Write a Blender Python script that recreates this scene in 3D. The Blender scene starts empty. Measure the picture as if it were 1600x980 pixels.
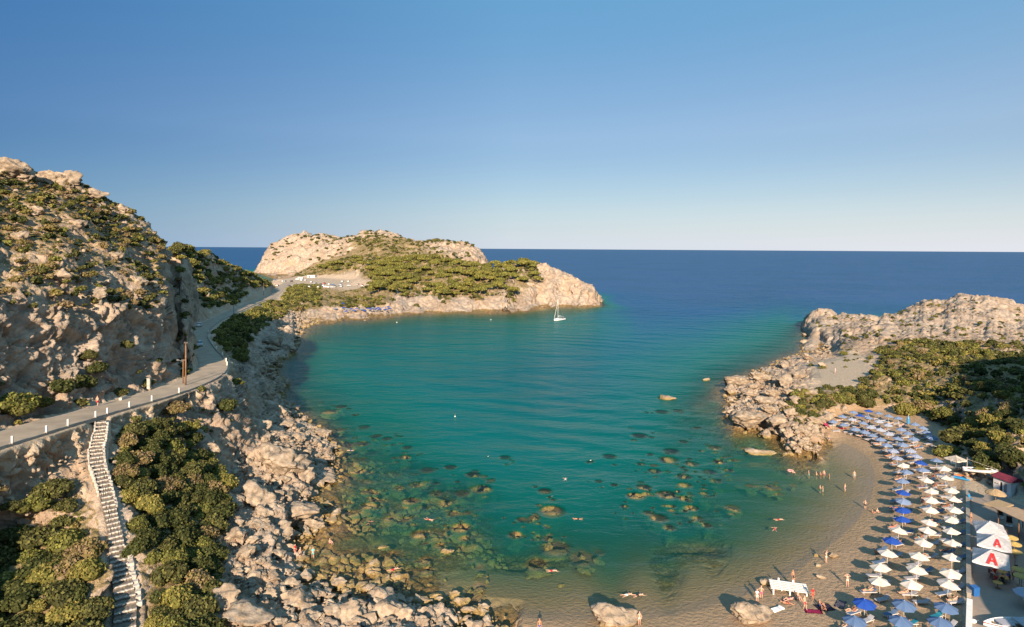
import bpy, bmesh, math, random, sys
import numpy as np
from mathutils import Vector, Matrix, Euler
from mathutils.geometry import delaunay_2d_cdt

# ------------------------------------------------------------------ camera, sky, sun, exposure
sc = bpy.context.scene
CAMH = 45.0; FPX = 1000.0; HOR = 388.5; ROLL = 0.0061
cam_d = bpy.data.cameras.new("camera"); cam = bpy.data.objects.new("camera", cam_d)
sc.collection.objects.link(cam); sc.camera = cam
cam_d.sensor_fit = 'HORIZONTAL'; cam_d.sensor_width = 36.0; cam_d.lens = 36.0 * FPX / 1600.0
cam_d.shift_y = -(490 - HOR) / 1600.0
cam_d.clip_start = 0.5; cam_d.clip_end = 200000
cam.location = (0, 0, CAMH)
cam.rotation_euler = (Matrix.Rotation(math.radians(90), 3, 'X') @ Matrix.Rotation(ROLL, 3, 'Z')).to_euler()

SUN_EL = math.radians(22.0)
SDX, SDY = 0.05, 1.0                       # horizontal direction the light travels
world = bpy.data.worlds.new("World"); sc.world = world; world.use_nodes = True
wn = world.node_tree; wn.nodes.clear()
wo = wn.nodes.new('ShaderNodeOutputWorld'); bg = wn.nodes.new('ShaderNodeBackground')
sky = wn.nodes.new('ShaderNodeTexSky'); sky.sky_type = 'NISHITA'; sky.sun_disc = False
sky.sun_elevation = SUN_EL
sky.sun_rotation = math.atan2(-SDX, -SDY)
sky.air_density = 1.0; sky.dust_density = 0.5; sky.ozone_density = 3.5
bg.inputs['Strength'].default_value = 0.05 * .82
# pale summer haze low over the sea, and a sky a little deeper towards the left (north)
tcw = wn.nodes.new('ShaderNodeTexCoord'); sw_ = wn.nodes.new('ShaderNodeSeparateXYZ'); wn.links.new(tcw.outputs['Generated'], sw_.inputs[0])
rz_ = wn.nodes.new('ShaderNodeValToRGB'); wn.links.new(sw_.outputs['Z'], rz_.inputs[0]); er = rz_.color_ramp
for e_, (p_, v_) in zip([er.elements[0], er.elements[1], er.elements.new(.05), er.elements.new(.11), er.elements.new(.2)], [(0.0, .80), (.32, 0), (.03, .56), (.08, .30), (.17, .13)]): e_.position = p_; e_.color = (v_, v_, v_, 1)
er.interpolation = 'B_SPLINE'
hz_m = wn.nodes.new('ShaderNodeMix'); hz_m.data_type = 'RGBA'; wn.links.new(rz_.outputs[0], hz_m.inputs[0]); wn.links.new(sky.outputs[0], hz_m.inputs[6]); hz_m.inputs[7].default_value = (10.6, 10.3, 11.2, 1)
rx_ = wn.nodes.new('ShaderNodeValToRGB'); ax_ = wn.nodes.new('ShaderNodeMath'); ax_.operation = 'MULTIPLY_ADD'; ax_.inputs[1].default_value = .5; ax_.inputs[2].default_value = .5
wn.links.new(sw_.outputs['X'], ax_.inputs[0]); wn.links.new(ax_.outputs[0], rx_.inputs[0]); rx_.color_ramp.elements[0].position = .14; rx_.color_ramp.elements[0].color = (.22, .44, .69, 1); rx_.color_ramp.elements[1].position = .86; rx_.color_ramp.elements[1].color = (1.0, 1.04, 1.06, 1); me_ = rx_.color_ramp.elements.new(.5); me_.color = (.82, .92, .98, 1)
mu_ = wn.nodes.new('ShaderNodeMix'); mu_.data_type = 'RGBA'; mu_.blend_type = 'MULTIPLY'; mu_.inputs[0].default_value = 1.0; wn.links.new(hz_m.outputs[2], mu_.inputs[6]); wn.links.new(rx_.outputs[0], mu_.inputs[7])
rt_ = wn.nodes.new('ShaderNodeValToRGB'); wn.links.new(sw_.outputs['Z'], rt_.inputs[0]); rt_.color_ramp.elements[0].position = .05; rt_.color_ramp.elements[0].color = (1, 1, 1, 1); rt_.color_ramp.elements[1].position = .38; rt_.color_ramp.elements[1].color = (.40, .80, 1.0, 1); rt_.color_ramp.interpolation = 'EASE'
mt_ = wn.nodes.new('ShaderNodeMix'); mt_.data_type = 'RGBA'; mt_.blend_type = 'MULTIPLY'; mt_.inputs[0].default_value = 1.0; wn.links.new(mu_.outputs[2], mt_.inputs[6]); wn.links.new(rt_.outputs[0], mt_.inputs[7])
wn.links.new(mt_.outputs[2], bg.inputs[0]); wn.links.new(bg.outputs[0], wo.inputs[0])
sun_d = bpy.data.lights.new("sun", 'SUN'); sun = bpy.data.objects.new("sun", sun_d)
sc.collection.objects.link(sun)
sun_d.energy = 5.0; sun_d.angle = math.radians(0.5); sun_d.color = (1.0, 0.795, 0.595)
_n = math.hypot(SDX, SDY)
light_dir = Vector((SDX / _n * math.cos(SUN_EL), SDY / _n * math.cos(SUN_EL), -math.sin(SUN_EL)))
sun.rotation_euler = light_dir.to_track_quat('-Z', 'Y').to_euler()
sc.view_settings.view_transform = 'Standard'; sc.view_settings.look = 'None'
sc.view_settings.exposure = 1.08; sc.view_settings.gamma = 1.0
sc.view_settings.use_curve_mapping = False
sc.cycles.use_denoising = True
sc.cycles.max_bounces = 6; sc.cycles.diffuse_bounces = 2; sc.cycles.glossy_bounces = 2
sc.cycles.transparent_max_bounces = 10; sc.cycles.caustics_reflective = False; sc.cycles.caustics_refractive = False

random.seed(7); rng = np.random.default_rng(7)

# ------------------------------------------------------------------ geometry of the view (pixels of the 1600x980 photo -> world)
CR, SR = math.cos(ROLL), math.sin(ROLL)
def ray(px, py):
    u = px - 800.0; v = py - HOR
    return (u * CR + v * SR) / FPX, (v * CR - u * SR) / FPX
def at(px, py, Y):
    a, b = ray(px, py); return (a * Y, Y, CAMH - b * Y)
def on(px, py, h):
    a, b = ray(px, py); Y = (CAMH - h) / b; return (a * Y, Y, h)
def upos(px, Y, h):
    return ((px - 800.0) / FPX * Y, Y, h)

# ------------------------------------------------------------------ numpy noise
def _hash(ix, iy, iz, seed):
    h = (ix.astype(np.uint32) * np.uint32(374761393)) ^ (iy.astype(np.uint32) * np.uint32(668265263)) ^ (iz.astype(np.uint32) * np.uint32(2147483647 - 5)) ^ np.uint32((seed * 1013904223) & 0xffffffff)
    h = (h ^ (h >> np.uint32(13))) * np.uint32(1274126177)
    h = h ^ (h >> np.uint32(16)); h = h * np.uint32(2246822519); h = h ^ (h >> np.uint32(13))
    return h.astype(np.float32) * np.float32(1.0 / 4294967295.0)
def vnoise(x, y, z, seed=0):
    fx, fy, fz = np.floor(x), np.floor(y), np.floor(z)
    ix, iy, iz = fx.astype(np.int64) & 0xffffffff, fy.astype(np.int64) & 0xffffffff, fz.astype(np.int64) & 0xffffffff
    tx, ty, tz = (x - fx), (y - fy), (z - fz)
    tx = tx * tx * (3 - 2 * tx); ty = ty * ty * (3 - 2 * ty); tz = tz * tz * (3 - 2 * tz)
    r = 0
    for dx in (0, 1):
        wx = tx if dx else 1 - tx
        for dy in (0, 1):
            wy = ty if dy else 1 - ty
            for dz in (0, 1):
                wz = tz if dz else 1 - tz
                r = r + wx * wy * wz * _hash((ix + dx) & 0xffffffff, (iy + dy) & 0xffffffff, (iz + dz) & 0xffffffff, seed)
    return r * 2 - 1
def fbm(x, y, z, oct=4, seed=0, gain=0.5):
    a, s, r = 1.0, 1.0, 0
    for o in range(oct):
        r = r + a * vnoise(x * s + 13.7 * o, y * s - 7.1 * o, z * s + 3.3 * o, seed + o); a *= gain; s *= 2.03
    return r
def worley(x, y, z, seed=0):
    fx, fy, fz = np.floor(x), np.floor(y), np.floor(z)
    f1 = np.full(x.shape, 9.0, np.float32); f2 = f1.copy()
    for dx in (-1, 0, 1):
        for dy in (-1, 0, 1):
            for dz in (-1, 0, 1):
                cx, cy, cz = fx + dx, fy + dy, fz + dz
                ix, iy, iz = cx.astype(np.int64) & 0xffffffff, cy.astype(np.int64) & 0xffffffff, cz.astype(np.int64) & 0xffffffff
                d = (cx + _hash(ix, iy, iz, seed) - x) ** 2 + (cy + _hash(ix, iy, iz, seed + 11) - y) ** 2 + (cz + _hash(ix, iy, iz, seed + 23) - z) ** 2
                d = d.astype(np.float32)
                f2 = np.where(d < f1, f1, np.minimum(f2, d)); f1 = np.minimum(f1, d)
    return np.sqrt(f1), np.sqrt(f2)
def facets(x, y, z, seed=0):
    """blocky rock: every Worley cell is a tilted plane at its own level, with cracks between cells"""
    fx, fy, fz = np.floor(x), np.floor(y), np.floor(z)
    f1 = np.full(x.shape, 9.0, np.float32); f2 = f1.copy(); val = np.zeros(x.shape, np.float32)
    for dx in (-1, 0, 1):
        for dy in (-1, 0, 1):
            for dz in (-1, 0, 1):
                cx, cy, cz = fx + dx, fy + dy, fz + dz
                ix, iy, iz = cx.astype(np.int64) & 0xffffffff, cy.astype(np.int64) & 0xffffffff, cz.astype(np.int64) & 0xffffffff
                h1, h2, h3 = _hash(ix, iy, iz, seed), _hash(ix, iy, iz, seed + 11), _hash(ix, iy, iz, seed + 23)
                ex, ey, ez = x - cx - h1, y - cy - h2, z - cz - h3
                d = (ex * ex + ey * ey + ez * ez).astype(np.float32)
                g = (h1 * 7.13 % 1 - .5) * ex + (h2 * 5.71 % 1 - .5) * ey + (h3 * 6.37 % 1 - .5) * ez
                v = (h1 * 3.7 % 1 - .5) * .8 + g * 1.7
                m = d < f1; f2 = np.where(m, f1, np.minimum(f2, d)); val = np.where(m, v, val); f1 = np.minimum(f1, d)
    e = np.sqrt(f2) - np.sqrt(f1); t = np.clip(e / .16, 0, 1)
    return val * t - .7 * (1 - t) ** 2
def sstep(a, b, x):
    t = np.clip((x - a) / (b - a), 0, 1); return t * t * (3 - 2 * t)

# ------------------------------------------------------------------ object helpers
COL = sc.collection
def tag(o, label=None, cat=None, group=None, kind=None):
    if label: o['label'] = label
    if cat: o['category'] = cat
    if group: o['group'] = group
    if kind: o['kind'] = kind
    return o
def mesh_np(name, V, F, mats=(), smooth=True, parent=None, mi=None):
    """V (n,3), F (m,k) equal-size faces"""
    me = bpy.data.meshes.new(name); V = np.asarray(V, np.float32); F = np.asarray(F, np.int32)
    me.vertices.add(len(V)); me.vertices.foreach_set('co', V.ravel())
    k = F.shape[1]; me.loops.add(F.size); me.loops.foreach_set('vertex_index', F.ravel())
    me.polygons.add(len(F)); me.polygons.foreach_set('loop_start', np.arange(0, F.size, k, dtype=np.int32))
    me.polygons.foreach_set('use_smooth', np.full(len(F), smooth, bool))
    for m in mats: me.materials.append(m)
    if mi is not None: me.polygons.foreach_set('material_index', np.asarray(mi, np.int32))
    me.update(calc_edges=True)
    o = bpy.data.objects.new(name, me); COL.objects.link(o)
    if parent: o.parent = parent
    return o
def fattr(o, name, vals):
    a = o.data.attributes.new(name, 'FLOAT', 'POINT'); a.data.foreach_set('value', np.asarray(vals, np.float32))
def empty(name, loc=(0, 0, 0), rz=0.0):
    o = bpy.data.objects.new(name, None); o.location = loc; o.rotation_euler = (0, 0, rz); COL.objects.link(o)
    o.empty_display_size = 0.3; return o
KIDS = {}
def copy_tree(o, parent=None):
    c = o.copy(); COL.objects.link(c); c.parent = parent
    if o.name not in KIDS: KIDS[o.name] = list(o.children)
    for ch in KIDS[o.name]: copy_tree(ch, c)
    return c
def bm_obj(name, bm, mat, parent=None, smooth=False):
    me = bpy.data.meshes.new(name); bmesh.ops.recalc_face_normals(bm, faces=bm.faces); bm.to_mesh(me); bm.free()
    for m in (mat if isinstance(mat, (list, tuple)) else [mat]): me.materials.append(m)
    if smooth:
        for p in me.polygons: p.use_smooth = True
    o = bpy.data.objects.new(name, me); COL.objects.link(o)
    if parent: o.parent = parent
    return o
def bx(bm, c, s, rot=None, bevel=0.0, mi=0):
    r = bmesh.ops.create_cube(bm, size=1.0); vs = r['verts']
    M = Matrix.Translation(c) @ (rot.to_matrix().to_4x4() if rot else Matrix()) @ Matrix.Diagonal((s[0], s[1], s[2], 1))
    bmesh.ops.transform(bm, matrix=M, verts=vs)
    fs = {f for v in vs for f in v.link_faces}
    for f in fs: f.material_index = mi
    if bevel:
        es = list({e for v in vs for e in v.link_edges})
        bmesh.ops.bevel(bm, geom=es, offset=bevel, segments=2, affect='EDGES', profile=0.6)
    return vs
def tube(bm, a, b, r0, r1=None, n=8, mi=0, caps=True):
    a = Vector(a); b = Vector(b); r1 = r0 if r1 is None else r1
    d = b - a; q = d.to_track_quat('Z', 'Y')
    r = bmesh.ops.create_cone(bm, cap_ends=caps, segments=n, radius1=r0, radius2=r1, depth=d.length)
    bmesh.ops.transform(bm, matrix=Matrix.Translation((a + b) / 2) @ q.to_matrix().to_4x4(), verts=r['verts'])
    for f in {f for v in r['verts'] for f in v.link_faces}: f.material_index = mi
def prism(bm, pts, z0, z1, mi=0):
    """extrude a horizontal polygon from z0 to z1"""
    b = [bm.verts.new((p[0], p[1], z0)) for p in pts]; t = [bm.verts.new((p[0], p[1], z1)) for p in pts]
    n = len(pts); fs = [bm.faces.new(t), bm.faces.new(b[::-1])]
    for i in range(n): fs.append(bm.faces.new((b[i], b[(i + 1) % n], t[(i + 1) % n], t[i])))
    for f in fs: f.material_index = mi
def smooth_all(o):
    for p in o.data.polygons: p.use_smooth = True

# ------------------------------------------------------------------ material helpers
def mat(name):
    m = bpy.data.materials.new(name); m.use_nodes = True; nt = m.node_tree; nt.nodes.clear()
    out = nt.nodes.new('ShaderNodeOutputMaterial'); return m, nt, out
def N(nt, t, **kw):
    n = nt.nodes.new(t)
    for k, v in kw.items():
        if k.startswith('i_'): n.inputs[k[2:].replace('_', ' ')].default_value = v
        else: setattr(n, k, v)
    return n
def ramp(nt, fac, stops):
    r = nt.nodes.new('ShaderNodeValToRGB'); cr = r.color_ramp
    while len(cr.elements) < len(stops): cr.elements.new(0.5)
    for e, (p, c) in zip(cr.elements, stops): e.position = p; e.color = (*c, 1) if len(c) == 3 else c
    nt.links.new(fac, r.inputs[0]); return r.outputs[0]
def math_n(nt, op, a, b=None, clamp=False):
    n = nt.nodes.new('ShaderNodeMath'); n.operation = op; n.use_clamp = clamp
    for i, v in enumerate((a, b)):
        if v is None: continue
        if hasattr(v, 'is_linked') or isinstance(v, bpy.types.NodeSocket): nt.links.new(v, n.inputs[i])
        else: n.inputs[i].default_value = v
    return n.outputs[0]
def mixc(nt, fac, a, b):
    n = nt.nodes.new('ShaderNodeMix'); n.data_type = 'RGBA'
    for i, v in ((0, fac), (6, a), (7, b)):
        if isinstance(v, bpy.types.NodeSocket): nt.links.new(v, n.inputs[i])
        elif i == 0: n.inputs[0].default_value = v
        else: n.inputs[i].default_value = (*v, 1)
    return n.outputs[2]
def noise_n(nt, scale, detail=4, rough=0.55, vec=None, dist=0.0):
    n = nt.nodes.new('ShaderNodeTexNoise'); n.inputs['Scale'].default_value = scale; n.inputs['Detail'].default_value = detail
    n.inputs['Roughness'].default_value = rough; n.inputs['Distortion'].default_value = dist
    if vec is not None: nt.links.new(vec, n.inputs['Vector'])
    return n.outputs[0]
def attr(nt, name):
    n = nt.nodes.new('ShaderNodeAttribute'); n.attribute_name = name; return n.outputs['Fac']
def simple(name, col, rough=0.7, metal=0.0, var=0.15, scale=3.0, bump=0.0, spec=0.4, trans=0.0):
    """procedural paint / cloth / wood: colour with a little mottling"""
    m, nt, out = mat(name); p = N(nt, 'ShaderNodeBsdfPrincipled')
    tc = N(nt, 'ShaderNodeTexCoord'); nz = noise_n(nt, scale, 5, 0.6, tc.outputs['Object'])
    dark = tuple(c * (1 - var) for c in col); lite = tuple(min(1, c * (1 + var)) for c in col)
    nt.links.new(ramp(nt, nz, [(0.3, dark), (0.7, lite)]), p.inputs['Base Color'])
    p.inputs['Roughness'].default_value = rough; p.inputs['Metallic'].default_value = metal
    p.inputs['Specular IOR Level'].default_value = spec
    if bump:
        b = N(nt, 'ShaderNodeBump'); b.inputs['Strength'].default_value = bump; b.inputs['Distance'].default_value = 0.05
        nt.links.new(nz, b.inputs['Height']); nt.links.new(b.outputs[0], p.inputs['Normal'])
    sh = p.outputs[0]
    if trans:
        t = N(nt, 'ShaderNodeBsdfTranslucent'); t.inputs[0].default_value = (*lite, 1)
        mx = N(nt, 'ShaderNodeMixShader'); mx.inputs[0].default_value = trans
        nt.links.new(sh, mx.inputs[1]); nt.links.new(t.outputs[0], mx.inputs[2]); sh = mx.outputs[0]
    nt.links.new(sh, out.inputs[0]); return m

# ------------------------------------------------------------------ terrain: control features -> height raster
PT = []   # x, y, h, rock, sand, veg, dirt, reef
CLS = dict(R=(1, 0, 0, 0, 0), S=(0, 1, 0, 0, 0), V=(.15, 0, 1, 0, 0), M=(.6, 0, .5, 0, 0), D=(0, 0, 0, 1, 0), K=(.2, 0, 0, 0, 1), W=(0, 1, 0, 0, 0), C=(.5, 0, .15, .5, 0))
def add(p, c): PT.append((*p, *CLS[c]))
def line(pts, step=0.012):
    """pts: list of (world xyz, class); resampled densely in view space"""
    for (p, c), (q, d) in zip(pts[:-1], pts[1:]):
        up, uq = p[0] / p[1], q[0] / q[1]; L = math.hypot(up - uq, 0.35 * (math.log(p[1]) - math.log(q[1])))
        n = max(1, int(L / step))
        for k in range(n):
            t = k / n
            add(tuple(p[i] + (q[i] - p[i]) * t for i in range(3)), c if t < .5 else d)
    add(*pts[-1])
def L(c, *pts): line([(p, c) for p in pts])
def o3(*a): return [on(*p) for p in a]

ROAD = [(-68, 40, 21.6), (-65.8, 82, 20), (-65.2, 100, 19), (-63.8, 120, 18), (-65.5, 138, 17.5), (-73, 156, 17.2), (-86, 178, 17), (-105, 215, 16), (-125, 272, 14.3), (-159, 395, 10.5), (-176, 474, 9.6), (-212, 590, 9.3), (-228, 660, 9)]
ROADW = [7.4, 7.4, 7.2, 7.0, 6.4, 5.6, 5.4, 5.6, 5.8, 6.0, 6.5, 8, 9]
def off(p, dx, dh=0): return (p[0] + dx, p[1], p[2] + dh)
L('D', *[off(p, w / 2 + .2, -.1) for p, w in zip(ROAD[:-2], ROADW)])
L('D', *[off(p, -w / 2 - .2, 0) for p, w in zip(ROAD[:-2], ROADW)])
# cliff foot and top left of the road
L('R', (-73, 40, 22.5), (-72.5, 85, 21.3), (-71, 100, 20.2), (-69.3, 118, 19.2), (-70.3, 135, 18.6), (-79, 152, 18.2), (-91, 172, 17.6), (-110, 214, 17), (-131, 272, 16))
L('M', (-81, 40, 43), (-77.5, 95, 37.5), (-75.5, 107, 35.5), (-74, 121, 33), (-74.5, 142, 33.5), (-80, 157, 31.5), (-92, 174, 27))
L('V', (-137, 275, 22), (-168, 380, 14))
L('M', at(0, 400, 112), at(100, 400, 120), at(200, 430, 136))
L('V', at(0, 350, 122), at(100, 360, 132), at(200, 400, 146), at(262, 420, 156), at(295, 440, 160))
L('V', at(0, 300, 136), at(100, 318, 146), at(200, 360, 158), at(262, 392, 165))
L('M', upos(-260, 150, 78), at(0, 247, 150), at(40, 262, 154), at(62, 282, 156), at(78, 276, 158), at(112, 278, 162), at(150, 303, 164), at(200, 327, 168), at(240, 350, 171), at(270, 370, 174), at(284, 384, 178))
L('V', at(298, 395, 190), at(305, 440, 200))
L('V', at(284, 379, 330), at(330, 395, 385), at(380, 420, 455), at(412, 436, 510), at(430, 450, 570))
add(at(290, 389, 240), 'V'); add(at(300, 402, 262), 'V'); add(at(305, 430, 262), 'V'); add(at(298, 468, 235), 'M'); add(at(322, 440, 300), 'V'); add(at(343, 455, 330), 'V'); add(at(366, 448, 400), 'V')
for px, Y, h in [(-260, 240, 70), (0, 230, 62), (100, 235, 55), (180, 235, 46), (240, 235, 42), (-260, 320, 40), (0, 330, 30), (120, 330, 25), (200, 330, 15), (280, 400, 14), (330, 460, 8), (370, 560, 2), (-260, 420, -12), (0, 420, -12), (120, 420, -12), (200, 420, -12), (270, 480, -12), (320, 600, -12), (350, 680, -10), (-260, 700, -30), (0, 700, -30), (200, 700, -30), (300, 700, -20), (360, 780, -14), (395, 740, -6)]:
    add(upos(px, Y, h), 'V' if h > 0 else 'W')
# slope below the road, near left
L('C', *o3((-200, 820, 15.5), (0, 745, 16.5), (60, 735, 16), (120, 700, 17), (150, 668, 18.2)))
L('V', *o3((-200, 950, 9), (0, 850, 9.5), (80, 840, 9.5), (150, 800, 11)))
L('V', *o3((-200, 1100, 5), (0, 980, 5), (100, 980, 5), (160, 980, 4.7)))
L('V', *o3((-250, 1350, 3), (0, 1300, 3), (200, 1300, 2.5)))
STAIR = o3((158, 657, 18.9), (157, 676, 17.9), (151, 703, 16.2), (152, 728, 14.9), (162, 758, 13.3), (172, 800, 11.3), (180, 835, 9.7), (184, 870, 8.2), (190, 905, 6.7), (196, 945, 5.3), (194, 990, 4.2), (194, 1040, 3.0))
STAIRW = [1.3, 1.4, 1.6, 1.6, 1.5, 1.4, 1.5, 1.7, 1.9, 2.1, 2.1, 2.1]
L('C', *STAIR)
L('V', *o3((215, 660, 16), (225, 720, 13), (240, 790, 9), (250, 850, 6.5), (250, 920, 4.5), (250, 980, 3.6)))
L('V', *o3((270, 640, 16.3), (285, 700, 11.5), (320, 760, 7.5), (330, 830, 4.8), (320, 900, 3.6), (310, 980, 2.8)))
L('R', *o3((290, 608, 17.6), (318, 597, 18.6), (345, 588, 18.3), (362, 598, 16), (385, 608, 12)))
L('R', *o3((300, 655, 13.5), (330, 690, 9.5), (360, 705, 7), (392, 700, 5.5)))
L('R', *o3((385, 605, 12), (398, 650, 6.5), (400, 690, 5)))
L('R', *o3((390, 740, 4), (385, 800, 3.6), (370, 850, 3.0), (350, 910, 2.8), (345, 980, 2.6)))
L('R', *o3((420, 660, 5), (450, 690, 5), (455, 730, 4), (440, 790, 3.6), (430, 830, 2)))
L('R', *o3((420, 880, 1.6), (440, 930, 2.2), (540, 960, 2.0), (640, 960, 1.8), (700, 970, 1.2)))
L('R', *o3((340, 1300, 3.5), (600, 1300, 3), (800, 1250, 2)))
# slope between road and water, further on
L('V', *o3((345, 560, 13), (352, 530, 12.5), (385, 500, 9), (430, 478, 7), (462, 480, 4)))
L('R', *o3((392, 590, 7.5), (388, 560, 7), (400, 535, 5), (430, 515, 3.5), (455, 500, 2.5)))
L('R', *o3((405, 640, 4), (418, 600, 2.5), (420, 565, 2.2), (440, 540, 1.6), (462, 512, 1.5)))
# coast line, near left to beach
L('R', *o3((482, 500, 0), (472, 515, 0), (468, 532, 0), (462, 548, 0), (440, 562, 0), (432, 580, 0), (448, 600, 0), (436, 618, 0), (455, 635, 0), (470, 648, 0), (480, 662, 0), (505, 672, 0), (520, 685, 0), (530, 705, 0), (532, 735, 0), (515, 757, 0), (498, 772, 0), (520, 788, 0), (510, 800, 0), (490, 815, 0), (468, 835, 0), (462, 880, 0), (500, 905, 0), (560, 925, 0), (600, 912, 0), (640, 930, 0), (690, 942, 0), (720, 948, 0), (760, 958, 0), (800, 962, 0)))
L('S', *o3((800, 962, 0), (860, 968, 0), (920, 968, 0), (1000, 968, 0), (1080, 957, 0), (1150, 935, 0), (1200, 915, 0), (1240, 895, 0), (1280, 865, 0), (1312, 840, 0), (1342, 810, 0), (1362, 780, 0), (1370, 742, 0), (1358, 712, 0), (1330, 695, 0), (1300, 688, 0)))
L('R', *o3((1300, 688, 0), (1275, 697, 0), (1262, 708, 0), (1240, 710, 0), (1226, 698, 0), (1200, 680, 0), (1165, 672, 0), (1145, 665, 0), (1130, 650, 0), (1138, 625, 0), (1128, 603, 0), (1150, 592, 0), (1200, 574, 0), (1215, 562, 0), (1262, 551, 0), (1290, 547, 0), (1278, 532, 0), (1258, 522, 0), (1254, 509, 0)))
L('R', upos(1254, 388, 0), upos(1256, 400, 0), upos(1300, 406, 0), upos(1400, 425, 0), upos(1500, 445, 0), upos(1700, 450, 0), upos(1900, 450, 0))
L('W', upos(1235, 400, -12), upos(1260, 430, -15), upos(1400, 460, -18), upos(1550, 480, -20), upos(1900, 490, -20))
# right headland
L('R', *o3((1170, 652, 2.2), (1160, 630, 2), (1175, 610, 2.2), (1220, 580, 2.4), (1260, 562, 2.6), (1300, 552, 3)))
L('R', *o3((1270, 685, 3), (1240, 690, 2.5), (1225, 665, 3.4), (1200, 640, 3.2), (1215, 615, 3.5), (1250, 590, 4)))
L('D', *o3((1275, 570, 4.6), (1320, 560, 5.5), (1355, 580, 5.6), (1330, 600, 5), (1285, 600, 4.6)))
L('V', *o3((1260, 640, 4), (1290, 625, 4.5), (1330, 618, 4.4), (1400, 625, 4), (1460, 640, 3.6), (1490, 665, 3.6)))
L('S', *o3((1310, 648, 1.4), (1340, 640, 1.6), (1400, 640, 1.8), (1450, 660, 1.8), (1478, 690, 1.9), (1490, 720, 1.9), (1505, 745, 1.9)))
add(on(1290, 660, 3.0), 'R'); add(on(1300, 672, 1.2), 'S')
L('R', *o3((1270, 530, 2), (1275, 512, 3), (1300, 515, 5), (1320, 535, 5)))
L('R', at(1257, 500, 372), at(1263, 486, 368), at(1275, 479, 366), at(1296, 479, 366), at(1306, 490, 366), at(1330, 492, 366), at(1370, 493, 366), at(1400, 487, 366), at(1440, 473, 366), at(1480, 470, 366), at(1520, 460, 366), at(1560, 468, 364), at(1600, 481, 362), at(1700, 482, 360), at(1900, 475, 360))
L('R', at(1330, 525, 282), at(1400, 520, 280), at(1500, 512, 285), at(1600, 520, 280), at(1800, 520, 280))
L('M', at(1380, 548, 245), at(1450, 545, 240), at(1530, 545, 230), at(1620, 550, 220), at(1800, 560, 215))
L('V', *o3((1380, 585, 6.2), (1450, 580, 8.5), (1530, 590, 11), (1620, 600, 14), (1800, 610, 18)))
L('V', *o3((1470, 620, 6), (1530, 640, 8.5), (1620, 650, 12), (1800, 680, 16)))
L('V', *o3((1505, 680, 4.5), (1550, 700, 6.5), (1640, 720, 9), (1800, 740, 12)))
L('D', *o3((1490, 735, 2.0), (1530, 752, 2.0), (1560, 780, 2.0), (1640, 800, 2.0), (1850, 830, 2)))
L('D', *o3((1508, 762, 2.0), (1508, 860, 2.0), (1508, 985, 2.0), (1508, 1250, 2.0)))
L('S', *o3((1500, 760, 1.7), (1500, 860, 1.7), (1500, 985, 1.7), (1500, 1250, 1.7)))
L('D', *o3((1650, 900, 2.0), (1700, 1250, 2.0), (1850, 1250, 2)))
L('R', *o3((1555, 738, 4.2), (1600, 740, 4.4), (1800, 780, 6)))
for p in [(1350, 680, 1.0), (1400, 690, 1.3), (1440, 720, 1.4), (1420, 760, 1.1), (1460, 800, 1.5), (1420, 830, 1.1), (1450, 880, 1.5), (1380, 880, .9), (1400, 940, 1.3), (1320, 930, .8), (1250, 950, .7), (1180, 975, .5), (1040, 1000, .4), (900, 1000, .4), (900, 1150, 1.2), (1100, 1150, 1.5), (1300, 1150, 1.6), (1300, 1300, 2), (1000, 1300, 2)]:
    add(on(*p), 'S')
# far headland
L('R', *o3((482, 500, 0), (520, 500, 0), (560, 500, 0), (600, 496.5, 0), (620, 492, 0), (660, 489, 0), (700, 488, 0), (760, 488.5, 0), (800, 488, 0), (830, 484, 0), (860, 480, 0), (900, 478, 0), (936, 480, 0)))
L('R', upos(942, 520, 0), upos(938, 560, 0), upos(920, 620, 0), upos(870, 680, 0), upos(800, 720, 0), upos(770, 780, 0), upos(766, 900, 0), upos(768, 1000, 0), upos(755, 1120, 0), upos(700, 1230, 0), upos(600, 1300, 0), upos(480, 1320, 0), upos(410, 1260, 0), upos(400, 1130, 0))
L('W', upos(1000, 560, -25), upos(990, 640, -28), upos(930, 720, -30), upos(860, 820, -30), upos(840, 1000, -30), upos(820, 1200, -30), upos(700, 1350, -30), upos(450, 1420, -30), upos(350, 1300, -30), upos(350, 1100, -22))
L('R', *o3((500, 489, 2), (560, 488, 2), (610, 484, 2.2), (640, 482, 1.8), (700, 480, 2.2), (800, 480, 2.2), (850, 474, 2.5), (900, 471, 2.5)))
L('R', at(930, 465, 514), at(920, 443, 530), at(900, 432, 545), at(870, 419, 560))
L('M', at(830, 414, 570), at(790, 416, 590), at(768, 421, 640))
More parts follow.
